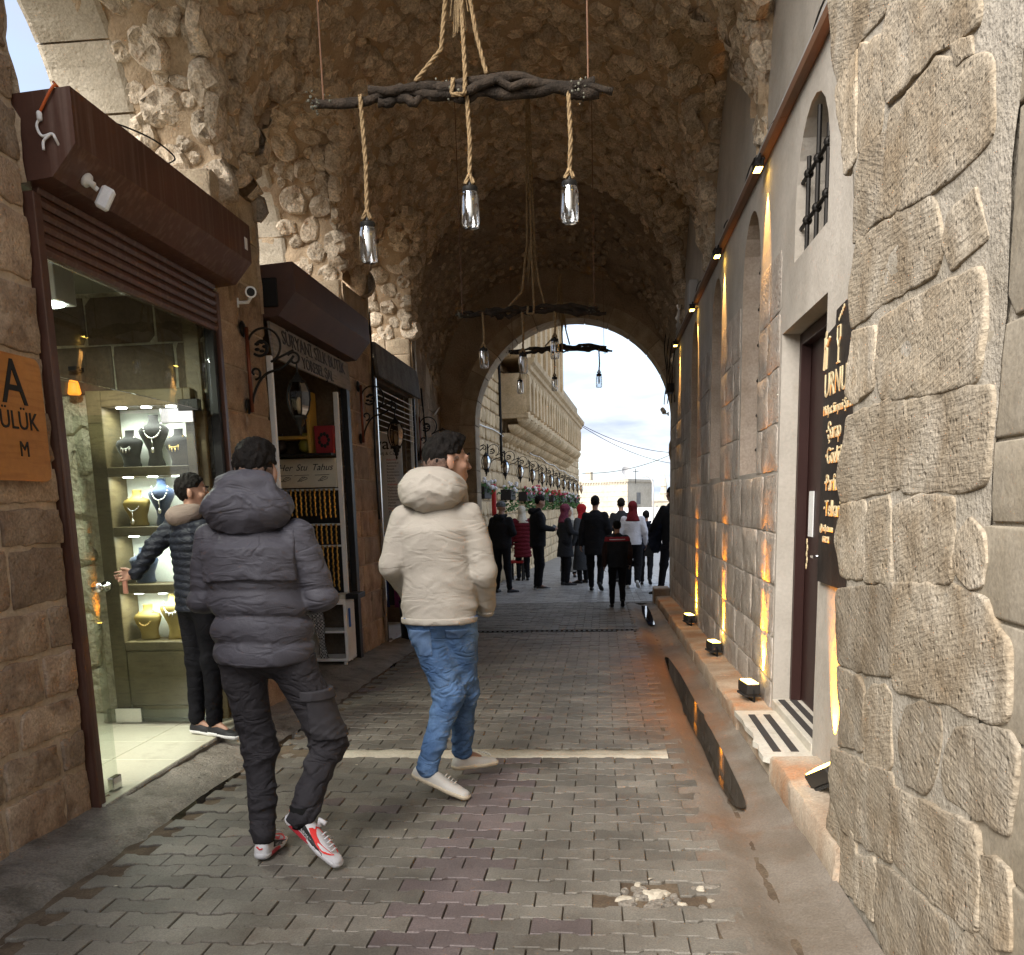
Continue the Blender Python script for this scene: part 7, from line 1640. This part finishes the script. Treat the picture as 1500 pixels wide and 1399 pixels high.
# ---- man in the cream hooded jacket and jeans
W_ = person('man in cream hooded jacket and blue jeans walking away, head turned right', (-.775, 4.47, gz(4.47)), 0, 1.75,
    dict(hipL=(-.085, 0, .89), hipR=(.085, .0, .89), pel=(.0, 0, .95), waist=(.0, 0, 1.09), chest=(.0, .0, 1.28), neck=(.02, .02, 1.46), head=(.055, .045, 1.61), shL=(-.15, -.01, 1.355), shR=(.155, -.01, 1.355), elL=(-.215, -.035, 1.14), elR=(.225, -.03, 1.10), wrL=(-.175, .12, .985), wrR=(.205, .12, .93),
        kneeL=(.02, .03, .50), ankL=(-.085, -.05, .135), toeL=(.085, -.085, .045), kneeR=(.075, .17, .50), ankR=(.035, .30, .135), toeR=(.16, .40, .075)),
    jacket=m_cj, trousers=m_jean, hem=.865, jw=1.0, armk=.016, h=.0085, hair='tall', shoes=(m_whites, m_gum), fold=.015, trousthick=1.0, group='men in the foreground', head=(-1.12, .02), handpose=dict(L=dict(hide=1), R=dict(hide=1)))
t = W_['t']
def hoodw(p):
    d = ell(p, (-.01, -.06, 1.475), (.150, .105, .095)); d = smin(d, ell(p, (.0, -.03, 1.53), (.12, .10, .06)), .04); d = smin(d, cap(p, (-.12, .0, 1.50), (-.06, .09, 1.44), .045, .04), .04); d = smin(d, cap(p, (.10, .0, 1.49), (.10, .09, 1.42), .05, .045), .04)
    d = np.maximum(d, -ell(p, (.05, .045, 1.63), (.075, .085, .14)))
    return d + crease(p, np.array([6, 6, 14]), 18, .4) * .012
V, F = snet(hoodw, (-.28, -.26, 1.32), (.28, .22, 1.64), .008); ob('hood', mk(V, F, m_cj, True), t, local=True)
patch(W_, 'jk', m_cj, 'hem_band', lambda p: np.maximum(.862 - p[:, 2], p[:, 2] - .895), .006, .007, lo=(-.35, -.3, .82), hi=(.35, .3, .94))
patch(W_, 'tr', m_jean2, 'back_pocket', lambda p: np.maximum(rbox(p, (.095, -.12, .775), (.058, .06, .065)), p[:, 1] + .03), .004, .006, 'trousers', lo=(-.05, -.3, .68), hi=(.25, .05, .92))
patch(W_, 'tr', m_jean2, 'back_pocket', lambda p: np.maximum(rbox(p, (-.085, -.12, .775), (.055, .06, .065)), p[:, 1] + .03), .004, .006, 'trousers', lo=(-.25, -.3, .68), hi=(.05, .05, .92))
for S in 'LR':
    hl, tt, up = W_['sf' + S]; d = (tt - hl) / np.linalg.norm(tt - hl); u = up - d * (up @ d); u /= np.linalg.norm(u); sd_ = np.cross(d, u); q = MB()
    for k in range(4): y = .13 + k * .018; q.tube([hl + d * y + u * (.077 - k * .006) + sd_ * .02, hl + d * y + u * (.084 - k * .006), hl + d * y + u * (.077 - k * .006) - sd_ * .02], .003, 5)
    q.ob('laces', m_whites, W_['shoe' + S], True, local=True)
# ---- man in the navy padded jacket at the shop door
rzm = -.75; s = 1.60 / 1.75; zf = -.048
D_ = person('man in navy padded jacket with brown hood at the shop door holding out a pendant', (-2.47, 5.62, zf), rzm, 1.60,
    scl(loc_off(rzm, dict(elL=(-.27, .02, 1.17), wrL=(-.375, -.02, 1.02), shL=(-.13, .10, 1.32), ankL=(-.08, .0, .085), toeL=(.06, -.04, .03), kneeL=(-.07, .04, .47), hipL=(-.07, .05, .86), ankR=(.06, -.06, .085), toeR=(.20, -.12, .03), kneeR=(.06, -.02, .47), hipR=(.07, -.05, .86))), s),
    jacket=m_puffer, trousers=m_bjean, hem=.79 / s, jw=1.02, armk=.02, puff=.05, pamp=.5, puffz=9, h=.009, hair='short', shoes=(m_bsnk, m_whitsole), fold=.006, group='men in the foreground', head=(-.55, .05),
    handpose=dict(L=dict(dir=loc_off(rzm, {'a': (-1, -.1, -.12)})['a'], curl=.75, thumb=(0, 0, 1), palm=loc_off(rzm, {'a': (.1, -1, -.3)})['a'])))
nk = D_['j']['neck']
V, F = snet(lambda p: np.maximum(smin(ell(p, nk + np.array([0, -.05, .0]), (.125, .10, .075)), cap(p, nk + np.array([-.10, .0, .03]), nk + np.array([.10, .0, .03]), .05, .05), .04), -ell(p, nk + np.array([0, .05, .14]), (.075, .09, .12))) + fbm(p * 13, 2, 5) * .008, nk - .22, nk + .22, .009); ob('hood', mk(V, F, m_hoodb, True), D_['t'], local=True)
pd = thing('pendant', 'rose gold pendant dangling from the outstretched hand', 'pendant', (-2.92, 5.60, .93)); MB().box((-2.935, 5.585, .845), (-2.905, 5.60, .945), None, .004).ob('bar', P('rose_gold', (.55, .27, .20), .3, .8), pd); MB().tube([(-2.92, 5.592, .945), (-2.915, 5.592, .985)], .003, 5).ob('loop', m_silver, pd)
